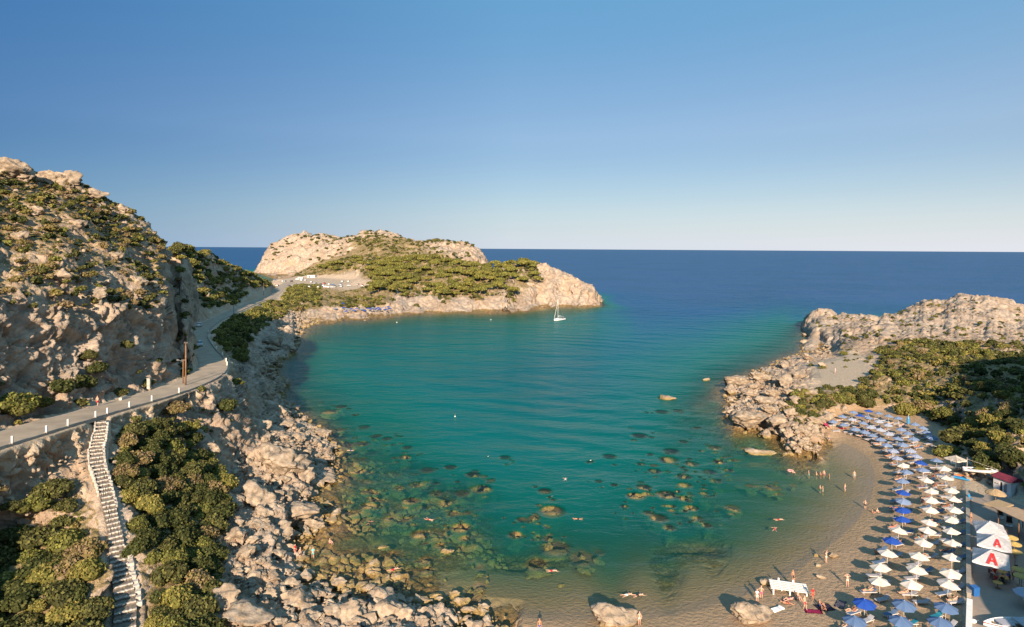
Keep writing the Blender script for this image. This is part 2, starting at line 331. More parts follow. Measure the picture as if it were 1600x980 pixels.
for q in [(870, 450, 522, 'R'), (900, 465, 506, 'R'), (895, 448, 520, 'R'), (840, 440, 530, 'M'), (800, 440, 520, 'V'), (750, 440, 530, 'V'), (700, 440, 540, 'V'), (650, 440, 560, 'V'), (600, 440, 560, 'V'),
          (750, 465, 474, 'M'), (700, 465, 470, 'V'), (650, 467, 455, 'V'), (600, 472, 447, 'V'), (850, 465, 492, 'R'), (800, 468, 478, 'M'), (760, 475, 462, 'R'), (640, 420, 640, 'V'), (580, 425, 650, 'V'), (700, 415, 650, 'V'), (730, 412, 720, 'V'), (560, 410, 780, 'V'),
          (480, 455, 525, 'V'), (540, 460, 506, 'V'), (460, 470, 442, 'V'), (520, 475, 462, 'V'), (570, 476, 455, 'V'), (490, 427, 780, 'V'), (530, 424, 760, 'V'), (500, 412, 960, 'V'), (540, 400, 950, 'V'),
          (560, 385, 1020, 'V'), (600, 395, 900, 'V'), (660, 390, 950, 'M'), (640, 402, 820, 'M'), (700, 412, 850, 'V'), (745, 417, 880, 'R'), (700, 388, 950, 'R'), (740, 392, 960, 'R'), (500, 378, 1130, 'M'), (450, 378, 1170, 'M'), (540, 375, 1100, 'M'), (600, 372, 1060, 'M'), (650, 380, 1020, 'V')]:
    add(at(q[0], q[1], q[2]), q[3])
L('D', *o3((432, 452, 9.3), (450, 442, 9), (500, 441, 9), (545, 446, 9), (568, 448, 9.2)))
L('D', *o3((430, 440, 8), (450, 435, 8.2), (500, 434.5, 8.8), (550, 438, 9)))
L('S', *[upos(430, 800, 3), upos(445, 900, 2), upos(462, 980, 2)])
L('R', upos(402, 620, 0), upos(414, 690, 0), upos(424, 780, 0), upos(432, 880, 0), upos(450, 1000, 0), upos(445, 1050, 0), upos(425, 1075, 0), upos(401, 1100, 0))
L('R', at(404, 424, 1108), at(430, 425, 1085), at(460, 426, 1065), at(490, 424, 1050), at(512, 420, 1030))
L('R', at(407, 405, 1130), at(425, 393, 1145), at(450, 391, 1130), at(480, 391, 1110), at(512, 398, 1080))
L('R', at(412, 395, 1160), at(425, 381, 1190), at(440, 371, 1200), at(480, 363, 1210), at(520, 364, 1205), at(545, 368, 1180), at(570, 363, 1170), at(600, 359, 1170), at(622, 366, 1140), at(642, 376, 1100), at(680, 376.5, 1090), at(720, 377, 1080), at(740, 383, 1060), at(755, 396, 1030), at(762, 410, 1000))
add(upos(480, 1280, 40), 'R'); add(upos(600, 1250, 40), 'R'); add(upos(700, 1160, 35), 'R')
# sea floor
def sea(c, *pts):
    for px, py, d in pts: add(on(px, py, 0)[:2] + (-d,), c)
sea('K', (600, 880, .7), (520, 860, .35), (560, 820, .9), (620, 810, 1.6), (555, 765, 1.6), (600, 725, 2.4), (680, 765, 2.2), (745, 765, 2.6), (760, 805, 2.8), (720, 845, 2.0), (660, 865, 1.3), (600, 900, .4), (545, 700, 1.6), (560, 735, 2.0), (640, 735, 2.5), (660, 810, 1.8), (560, 860, .6), (505, 840, .3), (500, 880, .3), (640, 905, .5),
    (820, 850, 2.6), (880, 848, 2.4), (1040, 850, 2.4), (1100, 835, 2.1), (1080, 640, 2.2), (1110, 615, 1.3), (1115, 650, 1.6), (1060, 690, 3.6))
sea('W', (740, 885, 1.3), (700, 905, .8), (760, 925, .6), (640, 700, 4.2), (560, 665, 4), (520, 635, 3.0), (490, 605, 3.5), (476, 575, 3), (500, 540, 3.5), (560, 520, 3.5), (650, 510, 4), (740, 505, 4.5), (820, 505, 5), (880, 498, 6), (560, 580, 7), (650, 600, 8), (750, 600, 9), (700, 680, 7.5), (750, 710, 7.5), (850, 700, 8), (800, 775, 5), (840, 800, 4.2), (900, 800, 4.6), (960, 780, 4.6), (960, 835, 3), (1020, 800, 3.8), (920, 740, 6.5), (900, 880, 1.3), (1000, 882, 1.1), (1080, 880, .9), (820, 890, 1.3), (820, 930, .55), (900, 930, .45), (1000, 930, .4), (1120, 910, .4), (1150, 870, .9), (1200, 870, .55), (1250, 830, .7), (1300, 780, .65), (1330, 740, .4), (1260, 760, 1.3), (1290, 730, .8), (1200, 790, 1.8), (1150, 815, 2.1), (1200, 730, 2.2), (1130, 730, 3.2), (1050, 745, 4.4), (1000, 700, 6), (1100, 690, 3.6), (1180, 690, 1.8), (1100, 590, 3), (1050, 600, 6), (1000, 630, 7.5), (950, 560, 11), (1100, 550, 8), (1180, 550, 3.5), (1220, 530, 3.5), (1220, 505, 7), (1000, 530, 13), (900, 540, 10), (800, 540, 8), (700, 540, 6.5), (1230, 480, 16), (1150, 505, 12), (1080, 500, 18), (1000, 485, 22), (955, 487, 12), (970, 470, 26), (1200, 465, 32), (1050, 450, 38), (1100, 470, 32))
for px, Y, h in [(1050, 900, -45), (1300, 700, -40), (1600, 700, -40), (1900, 700, -40), (1900, 1800, -50), (1400, 1800, -50), (1000, 1800, -50), (600, 1800, -50), (200, 1800, -50), (-260, 1800, -50), (-260, 1100, -40), (100, 1100, -40), (250, 900, -25)]:
    add(upos(px, Y, h), 'W')
# domain corners near the camera
for X in (-48, -30, -15, 0, 15, 30, 48): add((X, 42, 3.0), 'R' if X < 5 else 'S')

for q in list(PT):      # carry the land on beyond both edges of the view
    if q[0] / q[1] < -.93 and q[1] > 60: PT.append((q[0] - .62 * q[1], *q[1:]))
    if q[0] / q[1] > .99 and q[1] > 60: PT.append((q[0] + .35 * q[1], *q[1:]))
PT = np.array(PT, np.float64)
U0, U1, W0, W1 = -1.42, 1.28, math.log(45.0), math.log(1750.0)
NU, NWR = 1750, 1900
U = np.linspace(U0, U1, NU); W = np.linspace(W0, W1, NWR)
pu = PT[:, 0] / PT[:, 1]; pw = np.log(PT[:, 1])
KW = 0.35
res = delaunay_2d_cdt([Vector((a, b * KW)) for a, b in zip(pu, pw)], [], [], 0, 1e-6)
tv, te, tf, ov = res[0], res[1], res[2], res[3]
tval = np.array([PT[o[0], 2:] for o in ov]); txy = np.array([(v.x, v.y / KW) for v in tv])
RAS = np.zeros((NU, NWR, 6), np.float32); FILL = np.zeros((NU, NWR), bool)
du, dw = U[1] - U[0], W[1] - W[0]
for t in tf:
    a, b, c = txy[t[0]], txy[t[1]], txy[t[2]]
    den = (b[1] - c[1]) * (a[0] - c[0]) + (c[0] - b[0]) * (a[1] - c[1])
    if abs(den) < 1e-12: continue
    i0 = max(0, int((min(a[0], b[0], c[0]) - U0) / du)); i1 = min(NU - 1, int((max(a[0], b[0], c[0]) - U0) / du) + 1)
    j0 = max(0, int((min(a[1], b[1], c[1]) - W0) / dw)); j1 = min(NWR - 1, int((max(a[1], b[1], c[1]) - W0) / dw) + 1)
    if i1 < i0 or j1 < j0: continue
    gu, gw = np.meshgrid(U[i0:i1 + 1], W[j0:j1 + 1], indexing='ij')
    l1 = ((b[1] - c[1]) * (gu - c[0]) + (c[0] - b[0]) * (gw - c[1])) / den
    l2 = ((c[1] - a[1]) * (gu - c[0]) + (a[0] - c[0]) * (gw - c[1])) / den
    l3 = 1 - l1 - l2; m = (l1 >= -1e-6) & (l2 >= -1e-6) & (l3 >= -1e-6)
    if not m.any(): continue
    val = l1[..., None] * tval[t[0]] + l2[..., None] * tval[t[1]] + l3[..., None] * tval[t[2]]
    RAS[i0:i1 + 1, j0:j1 + 1][m] = val[m]; FILL[i0:i1 + 1, j0:j1 + 1] |= m
for i in range(NU):       # fill the few cells outside the hull from the nearest along the column
    f = FILL[i]
    if not f.all():
        idx = np.where(f)[0]
        if len(idx) == 0: RAS[i] = RAS[i - 1]; continue
        near = np.clip(np.searchsorted(idx, np.arange(NWR)), 0, len(idx) - 1); RAS[i] = RAS[i][idx[near]]
def blur(A, su, sw):
    for ax, s in ((0, su), (1, sw)):
        r = int(3 * s); k = np.exp(-0.5 * (np.arange(-r, r + 1) / s) ** 2); k /= k.sum()
        P = np.pad(A, [(r, r) if a == ax else (0, 0) for a in range(A.ndim)], mode='edge')
        B = np.zeros_like(A)
        for q, kk in enumerate(k):
            sl = [slice(None)] * A.ndim; sl[ax] = slice(q, q + A.shape[ax]); B += kk.astype(np.float32) * P[tuple(sl)] if hasattr(kk, 'astype') else kk * P[tuple(sl)]
        A = B
    return A
RAS = blur(RAS, 3.0, 3.0)
H = RAS[..., 0].copy(); ROCK, SAND, VEG, DIRT, REEF = [RAS[..., k].copy() for k in range(1, 6)]
GU, GW = np.meshgrid(U.astype(np.float32), W.astype(np.float32), indexing='ij'); GY = np.exp(GW); GX = GU * GY
# road bed: distance to the centre line
def seg_field(poly, widths, rad=14):
    D = np.full(GX.shape, 1e3, np.float32); HH = np.zeros_like(D); WW = np.ones_like(D)
    for (p, q, w0, w1) in zip(poly[:-1], poly[1:], widths[:-1], widths[1:]):
        m = (GY > min(p[1], q[1]) - rad) & (GY < max(p[1], q[1]) + rad) & (GX > min(p[0], q[0]) - rad) & (GX < max(p[0], q[0]) + rad)
        if not m.any(): continue
        x, y = GX[m], GY[m]; dx, dy = q[0] - p[0], q[1] - p[1]
        t = np.clip(((x - p[0]) * dx + (y - p[1]) * dy) / (dx * dx + dy * dy), 0, 1)
        d = np.hypot(x - p[0] - t * dx, y - p[1] - t * dy); old = D[m]; b = d < old
        D[m] = np.where(b, d, old); HH[m] = np.where(b, p[2] + t * (q[2] - p[2]), HH[m]); WW[m] = np.where(b, w0 + t * (w1 - w0), WW[m])
    return D, HH, WW
def catmull(P, n=8):
    P = np.array(P, float); out = []
    Q = np.vstack([2 * P[0] - P[1], P, 2 * P[-1] - P[-2]])
    for i in range(1, len(Q) - 2):
        for k in range(n):
            t = k / n; out.append(.5 * ((2 * Q[i]) + (Q[i + 1] - Q[i - 1]) * t + (2 * Q[i - 1] - 5 * Q[i] + 4 * Q[i + 1] - Q[i + 2]) * t * t + (-Q[i - 1] + 3 * Q[i] - 3 * Q[i + 1] + Q[i + 2]) * t ** 3))
    out.append(P[-1]); return np.array(out)
RP = catmull([(*p, w) for p, w in zip(ROAD, ROADW)], 8)
ST = catmull([(*p, w) for p, w in zip(STAIR, STAIRW)], 5)
RD, RH, RW = seg_field(RP[:, :3], RP[:, 3])
SD, SH, SW = seg_field(ST[:, :3], ST[:, 3], 6)
land = sstep(-0.4, 0.8, H)
# mid-scale relief on the raster, in metres of the world
scale_far = np.clip(GY / 260, 1, 3.2)
relief = fbm(GX / 22, GY / 22, H / 22, 3, 3) * 1.6 * scale_far + fbm(GX / 7, GY / 7, H / 7, 3, 9) * 0.7 * np.clip(scale_far, 1, 2)
calm = np.clip(ROCK + .55 * VEG + .25 * DIRT * 0, 0, 1) * sstep(0.0, 2.5, H)
H = H + relief * calm
H = H + np.where(RAS[..., 0] < 0.3, fbm(GX / 6, GY / 6, 0 * GX, 3, 21) * 0.75 * np.clip(REEF * 1.2, 0, 1), 0)
wav = fbm(GX / 5, GY / 5, 0 * GX, 3, 31)
H = H + wav * (0.30 * ROCK * sstep(3, 0, np.abs(H)) + 0.03 * SAND * land)
kr = sstep(RW / 2 + 1.9, RW / 2 + .35, RD); H = H * (1 - kr) + (RH - 0.06) * kr
ks = sstep(SW / 2 + 1.2, SW / 2 + .1, SD); H = H * (1 - ks) + (SH - 0.30) * ks
FLAT = np.clip(np.maximum(sstep(RW / 2 + 1.1, RW / 2 + .4, RD), sstep(SW / 2 + 1.1, SW / 2 + .3, SD)), 0, 1)
ROCK *= 1 - FLAT * .9; VEG *= 1 - FLAT

def samp(A, x, y):
    x = np.asarray(x, np.float64); y = np.asarray(y, np.float64)
    fu = np.clip((x / y - U0) / du, 0, NU - 1.001); fw = np.clip((np.log(y) - W0) / dw, 0, NWR - 1.001)
    i = fu.astype(int); j = fw.astype(int); a = fu - i; b = fw - j
    return A[i, j] * (1 - a) * (1 - b) + A[i + 1, j] * a * (1 - b) + A[i, j + 1] * (1 - a) * b + A[i + 1, j + 1] * a * b
def gh(x, y): return float(samp(H, x, y))
def hit(px, py):
    """first terrain point seen at a photo pixel"""
    a, b = ray(px, py); Y = np.exp(np.linspace(W0, W1 - .01, 4000)); z = CAMH - b * Y
    h = samp(H, a * Y, Y); k = np.argmax(h >= z)
    return (a * Y[k], Y[k], float(h[k]))
# ------------------------------------------------------------------ terrain mesh: columns sampled by surface length
NK = 1350
dh = np.abs(np.diff(H, axis=1)); ds = np.sqrt(dw ** 2 + (dh / GY[:, 1:] * 1.3) ** 2).astype(np.float32)
ds *= np.where(GY[:, 1:] > 1350, .15, 1) * np.where(H[:, 1:] < -12, .35, 1)
ds = blur(ds, 4, 2)
S = np.concatenate([np.zeros((NU, 1), np.float32), np.cumsum(ds, axis=1)], axis=1); S /= S[:, -1:]
WV = np.empty((NU, NK), np.float32); tgt = np.linspace(0, 1, NK)
for i in range(NU): WV[i] = np.interp(tgt, S[i], W)
VU = np.repeat(U[:, None], NK, 1); VY = np.exp(WV.astype(np.float64)); VX = VU * VY
def rs(A): return samp(A, VX, VY).astype(np.float32)
VZ = rs(H); vr, vs_, vv, vd, vk, vf = [rs(A) for A in (ROCK, SAND, VEG, DIRT, REEF, FLAT)]
P = np.stack([VX, VY, VZ], -1).astype(np.float32)
def normals(P):
    a = np.zeros_like(P); b = np.zeros_like(P)
    a[1:-1] = P[2:] - P[:-2]; a[0] = P[1] - P[0]; a[-1] = P[-1] - P[-2]
    b[:, 1:-1] = P[:, 2:] - P[:, :-2]; b[:, 0] = P[:, 1] - P[:, 0]; b[:, -1] = P[:, -1] - P[:, -2]
    n = np.cross(a, b); return n / (np.linalg.norm(n, axis=-1, keepdims=True) + 1e-9)
nrm = normals(P)
steep = sstep(0.80, 0.55, nrm[..., 2]) * np.where((VY > 240) & (VU < -.3), .35, 1) * (VZ > -.5) * (1 - vf)
vr = np.clip(np.maximum(vr, steep), 0, 1)
sel = ((vr > .06) | (vv > .2) | (vk > .15)) & (VZ > -4.5) & (VY < 1400)
x, y, z = [P[..., k][sel] for k in range(3)]; ysc = np.clip(y / 260, 1, 2.0)
disp = np.zeros(x.shape, np.float32)
amp = np.clip(vr[sel] + .38 * vv[sel] + .45 * vk[sel], 0, 1) * np.where((x / y > .2) & (y > 230), .62, 1)
qx = x + 1.3 * fbm(x / 3.5, y / 3.5, z / 3.5, 2, 61); qy = y + 1.3 * fbm(x / 3.5, y / 3.5, z / 3.5, 2, 71); qz = z + 1.0 * fbm(x / 3.5, y / 3.5, z / 3.5, 2, 81)
disp += (1 - 2 * np.abs(fbm(qx / 11 / ysc, qy / 11 / ysc, qz / 13 / ysc, 3, 90))) * 1.5 * ysc - .8
disp += facets(qx / 4.6 / ysc, qy / 4.6 / ysc, qz / 6.0 / ysc, 5) * 1.35 * ysc
disp += facets(qx / 1.7 / ysc, qy / 1.7 / ysc, qz / 2.1 / ysc, 8) * .62 * ysc
disp += facets(x / .8 / ysc, y / .8 / ysc, z / .95 / ysc, 17) * .30 * ysc
disp += (.5 - np.abs(fbm(x / 2.6 / ysc, y / 2.6 / ysc, z / 2.0 / ysc, 4, 40, .6))) * .75 * ysc
steep_s = np.clip(.35 + steep[sel], 0, 1)
disp *= amp * (1 - vf[sel]) * (.55 + .45 * steep_s) * np.where(z < 0, .6, 1)
P[sel] += nrm[sel] * disp[:, None]
vz_final = P[..., 2]
nrm2 = normals(P)
idx = np.arange(NU * NK).reshape(NU, NK)
Q = np.stack([idx[:-1, :-1], idx[1:, :-1], idx[1:, 1:], idx[:-1, 1:]], -1).reshape(-1, 4)
def cell(A): return .25 * (A[:-1, :-1] + A[1:, :-1] + A[1:, 1:] + A[:-1, 1:])
cz, cx, cy = cell(P[..., 2]).ravel(), cell(P[..., 0]).ravel(), cell(P[..., 1]).ravel(); cs, cd = cell(vs_).ravel(), cell(vd).ravel()
cu = cx / cy
reg = np.zeros(len(Q), np.int8)                           # 0 seabed
lz = cz > -0.02
reg[lz & (cu < -.33) & (cy < 520)] = 1                     # hillside
reg[lz & (cu >= -.33) & (cu < .12) & (cy < 300)] = 5        # rocky shore
reg[lz & (cu < -.33) & (cy < 300) & (cu > -.44) & (cz < 5)] = 5
reg[lz & (cu < .2) & (cy >= 385) & ((cu >= -.36) | (cy >= 520))] = 2   # far headland
reg[lz & (cu >= .2)] = 3                                   # right headland
reg[lz & (cs > .5) & (cy < 200) & (cz < 4)] = 4             # beach
FLATP = P.reshape(-1, 3)
SCR = dict(rock=vr.ravel(), sand=vs_.ravel(), veg=vv.ravel(), dirt=vd.ravel(), reef=vk.ravel(), up=nrm2[..., 2].ravel())
# ------------------------------------------------------------------ terrain and water materials
def terrain_material():
    m, nt, out = mat('ground_cover'); p = N(nt, 'ShaderNodeBsdfPrincipled'); Lk = nt.links
    g = N(nt, 'ShaderNodeNewGeometry'); pos = g.outputs['Position']
    sep = N(nt, 'ShaderNodeSeparateXYZ'); Lk.new(pos, sep.inputs[0]); zz = sep.outputs['Z']
    n_big = noise_n(nt, 0.05, 5, .6, pos); n_mid = noise_n(nt, 0.35, 6, .62, pos, .4); n_fine = noise_n(nt, 1.9, 6, .65, pos); n_tiny = noise_n(nt, 7.0, 3, .6, pos)
    rk = ramp(nt, n_mid, [(.3, (.15, .115, .085)), (.42, (.30, .235, .18)), (.56, (.42, .335, .255)), (.75, (.54, .45, .355))])
    rk = mixc(nt, math_n(nt, 'MULTIPLY', ramp(nt, n_big, [(.44, (0, 0, 0)), (.62, (1, 1, 1))]), .5), rk, (.34, .215, .12))
    rk = mixc(nt, ramp(nt, noise_n(nt, .22, 5, .6, pos, 1.2), [(.50, (0, 0, 0)), (.66, (.5, .5, .5))]), rk, (.29, .25, .215))
    rk = mixc(nt, ramp(nt, n_fine, [(.60, (0, 0, 0)), (.78, (.6, .6, .6))]), rk, (.15, .13, .11))
    soil = ramp(nt, n_fine, [(.3, (.16, .10, .05)), (.5, (.30, .21, .115)), (.7, (.42, .31, .18))])
    veg = ramp(nt, noise_n(nt, .75, 5, .7, pos), [(.36, (.045, .055, .018)), (.46, (.10, .095, .035)), (.54, (.26, .19, .09)), (.68, (.36, .27, .15))])
    soil = mixc(nt, .6, soil, veg)
    sand = ramp(nt, n_fine, [(.3, (.30, .205, .125)), (.7, (.41, .29, .185))])
    sand = mixc(nt, ramp(nt, n_tiny, [(.35, (.45, .45, .45)), (.55, (0, 0, 0))]), sand, (.27, .185, .115))
    dirt = ramp(nt, n_fine, [(.3, (.38, .29, .2)), (.7, (.52, .42, .31))])
    col = rk
    jit = math_n(nt, 'MULTIPLY', math_n(nt, 'SUBTRACT', noise_n(nt, .5, 5, .7, pos), .5), 1.6)
    def fac(name, c=.5, w=.12):
        a = math_n(nt, 'ADD', attr(nt, name), jit); mr = N(nt, 'ShaderNodeMapRange'); mr.interpolation_type = 'SMOOTHSTEP'
        mr.inputs[1].default_value = c - w; mr.inputs[2].default_value = c + w; Lk.new(a, mr.inputs[0]); return mr.outputs[0]
    upf = N(nt, 'ShaderNodeMapRange'); upf.interpolation_type = 'SMOOTHSTEP'; upf.inputs[1].default_value = .52; upf.inputs[2].default_value = .8; Lk.new(attr(nt, 'up'), upf.inputs[0])
    col = mixc(nt, math_n(nt, 'MULTIPLY', fac('veg', .48, .15), upf.outputs[0]), col, soil)
    col = mixc(nt, fac('dirt', .55, .1), col, dirt)
    col = mixc(nt, fac('sand', .6, .08), col, sand)
    # wet band and algae below the tide mark
    def zr(a, b):
        mr = N(nt, 'ShaderNodeMapRange'); mr.interpolation_type = 'SMOOTHSTEP'; mr.inputs[1].default_value = a; mr.inputs[2].default_value = b
        Lk.new(math_n(nt, 'ADD', zz, math_n(nt, 'MULTIPLY', math_n(nt, 'SUBTRACT', n_mid, .5), .7)), mr.inputs[0]); return mr.outputs[0]
    sandf = fac('sand', .6, .08)
    wet = math_n(nt, 'SUBTRACT', 1.0, zr(.05, .38))
    col = mixc(nt, math_n(nt, 'MULTIPLY', wet, math_n(nt, 'MULTIPLY', sandf, .7)), col, (.27, .195, .115))
    alg = math_n(nt, 'MULTIPLY', math_n(nt, 'SUBTRACT', 1.0, zr(.15, .75)), math_n(nt, 'SUBTRACT', 1.0, sandf))
    algc = ramp(nt, n_fine, [(.3, (.06, .036, .01)), (.5, (.17, .105, .03)), (.68, (.34, .22, .08))])
    col = mixc(nt, math_n(nt, 'MULTIPLY', alg, .9), col, algc)
    Lk.new(col, p.inputs['Base Color']); p.inputs['Roughness'].default_value = .9; p.inputs['Specular IOR Level'].default_value = .15
    b1 = N(nt, 'ShaderNodeBump'); b1.inputs['Strength'].default_value = .9; b1.inputs['Distance'].default_value = .35
    hgt = math_n(nt, 'ADD', math_n(nt, 'MULTIPLY', n_fine, 1.0), math_n(nt, 'MULTIPLY', n_tiny, .35))
    nv = N(nt, 'ShaderNodeTexNoise'); nv.inputs['Scale'].default_value = .5; Lk.new(pos, nv.inputs['Vector']); wmx = N(nt, 'ShaderNodeMix', data_type='VECTOR'); wmx.inputs[0].default_value = .5; sc_v = N(nt, 'ShaderNodeVectorMath', operation='SCALE'); sc_v.inputs['Scale'].default_value = 3.0; Lk.new(nv.outputs['Color'], sc_v.inputs[0]); ad_v = N(nt, 'ShaderNodeVectorMath', operation='ADD'); Lk.new(pos, ad_v.inputs[0]); Lk.new(sc_v.outputs[0], ad_v.inputs[1])
    mp_ = N(nt, 'ShaderNodeMapping'); mp_.inputs['Scale'].default_value = (.45, .8, .3); Lk.new(ad_v.outputs[0], mp_.inputs[0]); wv = N(nt, 'ShaderNodeTexVoronoi'); wv.feature = 'DISTANCE_TO_EDGE'; wv.inputs['Scale'].default_value = 1.6; Lk.new(mp_.outputs[0], wv.inputs['Vector'])
    under = N(nt, 'ShaderNodeMapRange'); under.inputs[1].default_value = .02; under.inputs[2].default_value = -.2; Lk.new(zz, under.inputs[0])
    rip = math_n(nt, 'MULTIPLY', math_n(nt, 'MULTIPLY', wv.outputs[0], under.outputs[0]), .45)
    foot = math_n(nt, 'MULTIPLY', noise_n(nt, 1.6, 3, .6, pos), math_n(nt, 'MULTIPLY', math_n(nt, 'SUBTRACT', 1.0, under.outputs[0]), .7))
    Lk.new(math_n(nt, 'ADD', math_n(nt, 'MULTIPLY', hgt, math_n(nt, 'SUBTRACT', 1.2, math_n(nt, 'MULTIPLY', sandf, .85))), math_n(nt, 'MULTIPLY', sandf, math_n(nt, 'ADD', rip, foot))), b1.inputs['Height'])
    Lk.new(b1.outputs[0], p.inputs['Normal'])
    Lk.new(p.outputs[0], out.inputs[0]); return m
M_TERR = terrain_material()
NAMES = {0: 'seabed', 1: 'hillside', 2: 'island_headland', 3: 'rocky_headland', 4: 'beach', 5: 'rocky_shore'}
for k, nm in NAMES.items():
    q = Q[reg == k]
    if len(q) == 0: continue
    used = np.unique(q); remap = np.zeros(NU * NK, np.int64); remap[used] = np.arange(len(used))
    o = mesh_np(nm, FLATP[used], remap[q], [M_TERR]); o['kind'] = 'structure'
    for an, av in SCR.items(): fattr(o, an, av[used])
# unseen hill added beyond the right edge, crest shaped to shade the promenade
def shade_hill():
    xs = np.linspace(47, 240, 90); ys = np.linspace(-70, 52, 70); X, Y = np.meshgrid(xs, ys, indexing='ij')
    crest = np.interp(xs, [47, 53, 56, 60, 70, 83, 92, 105, 125, 240], [0, 12, 17, 20, 22.5, 31, 38, 54, 72, 95])[:, None]
    prof = np.interp(ys, [-70, -20, 30, 40, 44, 50, 52], [.9, 1.0, 1.0, .98, .6, .05, 0])[None]
    Z = 2.0 + crest * prof * 1.0 + fbm(X / 9, Y / 9, 0 * X, 4, 77) * 1.2 * np.minimum(prof * 1.5, 1) * np.minimum(crest / 10, 1)
    V = np.stack([X, Y, Z], -1).reshape(-1, 3); ii = np.arange(90 * 70).reshape(90, 70)
    F = np.stack([ii[:-1, :-1], ii[1:, :-1], ii[1:, 1:], ii[:-1, 1:]], -1).reshape(-1, 4)
    o = mesh_np('hill', V, F, [M_TERR]); o['kind'] = 'structure'
    n = len(V); fattr(o, 'rock', np.full(n, .4)); fattr(o, 'veg', np.full(n, .8)); fattr(o, 'sand', np.zeros(n)); fattr(o, 'dirt', np.zeros(n)); fattr(o, 'up', np.ones(n)); fattr(o, 'reef', np.zeros(n))
shade_hill()

# submerged boulders (photo px, py at the surface, width px, depth of the top)
SUBR = []
def c6(x, y, w, t): SUBR.append((800 + x / 2.334, 560 + y / 2.334, w / 2.334, t))
def c5(x, y, w, t): SUBR.append((380 + x / 2.226, 540 + y / 2.226, w / 2.226, t))
for a in [(560, 146, 68, -.5), (465, 288, 72, 1.3), (355, 367, 62, 1.8), (120, 490, 62, 1.1), (145, 560, 112, .6), (80, 587, 54, .8), (35, 595, 50, 1.0), (12, 645, 62, .15), (570, 375, 85, .9), (565, 500, 92, .35), (450, 505, 78, .45), (480, 475, 62, .8), (630, 468, 62, .9), (630, 515, 62, .7), (655, 550, 60, .6), (535, 585, 78, .35), (575, 625, 50, .8), (677, 588, 42, .6), (712, 613, 42, .5), (805, 548, 62, .4), (950, 472, 66, .25), (655, 390, 62, .9), (755, 380, 52, .5), (740, 330, 62, .7), (860, 330, 52, .4), (625, 437, 62, 1.0), (580, 345, 66, 1.3), (130, 665, 50, 1.1), (605, 195, 44, 1.0), (545, 200, 56, 1.3), (625, 310, 40, 1.2), (520, 420, 60, 1.6), (720, 420, 56, 1.0), (815, 375, 38, .6), (870, 467, 40, .5), (410, 547, 36, 1.1), (790, 413, 40, .7), (500, 570, 50, .9), (470, 395, 40, 1.8), (675, 258, 36, .9), (700, 500, 40, 1.2), (745, 455, 44, 1.2), (160, 700, 130, 1.0), (90, 760, 100, .9), (260, 740, 120, 1.1), (315, 460, 36, 2.0)]: c6(*a)
for a in [(300, 232, 64, .35), (340, 215, 48, .6), (335, 297, 44, .9), (465, 318, 42, .9), (562, 390, 48, .35), (430, 560, 62, .3), (455, 540, 50, .5), (505, 605, 50, .5), (607, 658, 66, .1), (755, 637, 84, .4), (640, 785, 52, .4), (580, 545, 72, .6), (800, 455, 62, 1.2), (830, 505, 84, 1.1), (700, 555, 62, .8), (720, 430, 52, 1.4), (600, 490, 60, 1.0), (640, 440, 60, 1.3), (540, 500, 50, .9), (410, 345, 60, .8), (350, 350, 80, .6), (400, 440, 60, .5), (420, 290, 50, 1.5), (500, 330, 44, 1.4), (570, 360, 40, 1.2), (690, 660, 44, .9), (680, 700, 50, .6), (630, 750, 60, .4), (820, 840, 60, .25), (430, 510, 56, .4), (760, 520, 66, 1.1), (670, 520, 60, 1.0), (730, 590, 56, 1.0), (560, 610, 46, .7), (820, 780, 44, .9), (780, 590, 40, 1.3), (910, 400, 50, 2.3), (860, 480, 40, 1.8)]: c5(*a)
SUBW = []
for px, py, w, t in SUBR:
    X, Y, _ = on(px, py, -max(t, 0) * .3); SUBW.append((X, Y, w / FPX * Y * .5 * .95, t * .62))

REEFB = []; _r = random.Random(21)
for k in range(2600):
    px, py = _r.uniform(455, 790), _r.uniform(650, 950); X, Y, _ = on(px, py, 0); hh_ = gh(X, Y)
    if hh_ < -.12 and hh_ > -3.2 and float(samp(REEF, X, Y)) > .45 and _r.random() < .6 and float(fbm(np.array([X / 9.]), np.array([Y / 9.]), np.array([0.]), 2, 55)[0]) > -.18: REEFB.append((X, Y, hh_, _r.uniform(.25, .8) * (1 + 1.1 * (_r.random() < .16))))
for X, Y, hh_, r_ in REEFB: SUBW.append((X, Y, r_, max(.02, -hh_ - r_ * .45)))
for px, py, w, t in list(SUBR):
    if t < 0: continue
    for q in range(_r.randint(2, 5)):
        X, Y, _ = on(px + _r.gauss(0, w * .7), py + _r.gauss(0, w * .35), 0); r_ = w / 1000 * Y * .5 * _r.uniform(.2, .5); hh_ = gh(X, Y)
        if hh_ < -.5: tt = max(t + _r.uniform(.1, .8), .1); REEFB.append((X, Y, -tt * .4 - r_ * .5, r_)); SUBW.append((X, Y, r_, tt * .7))
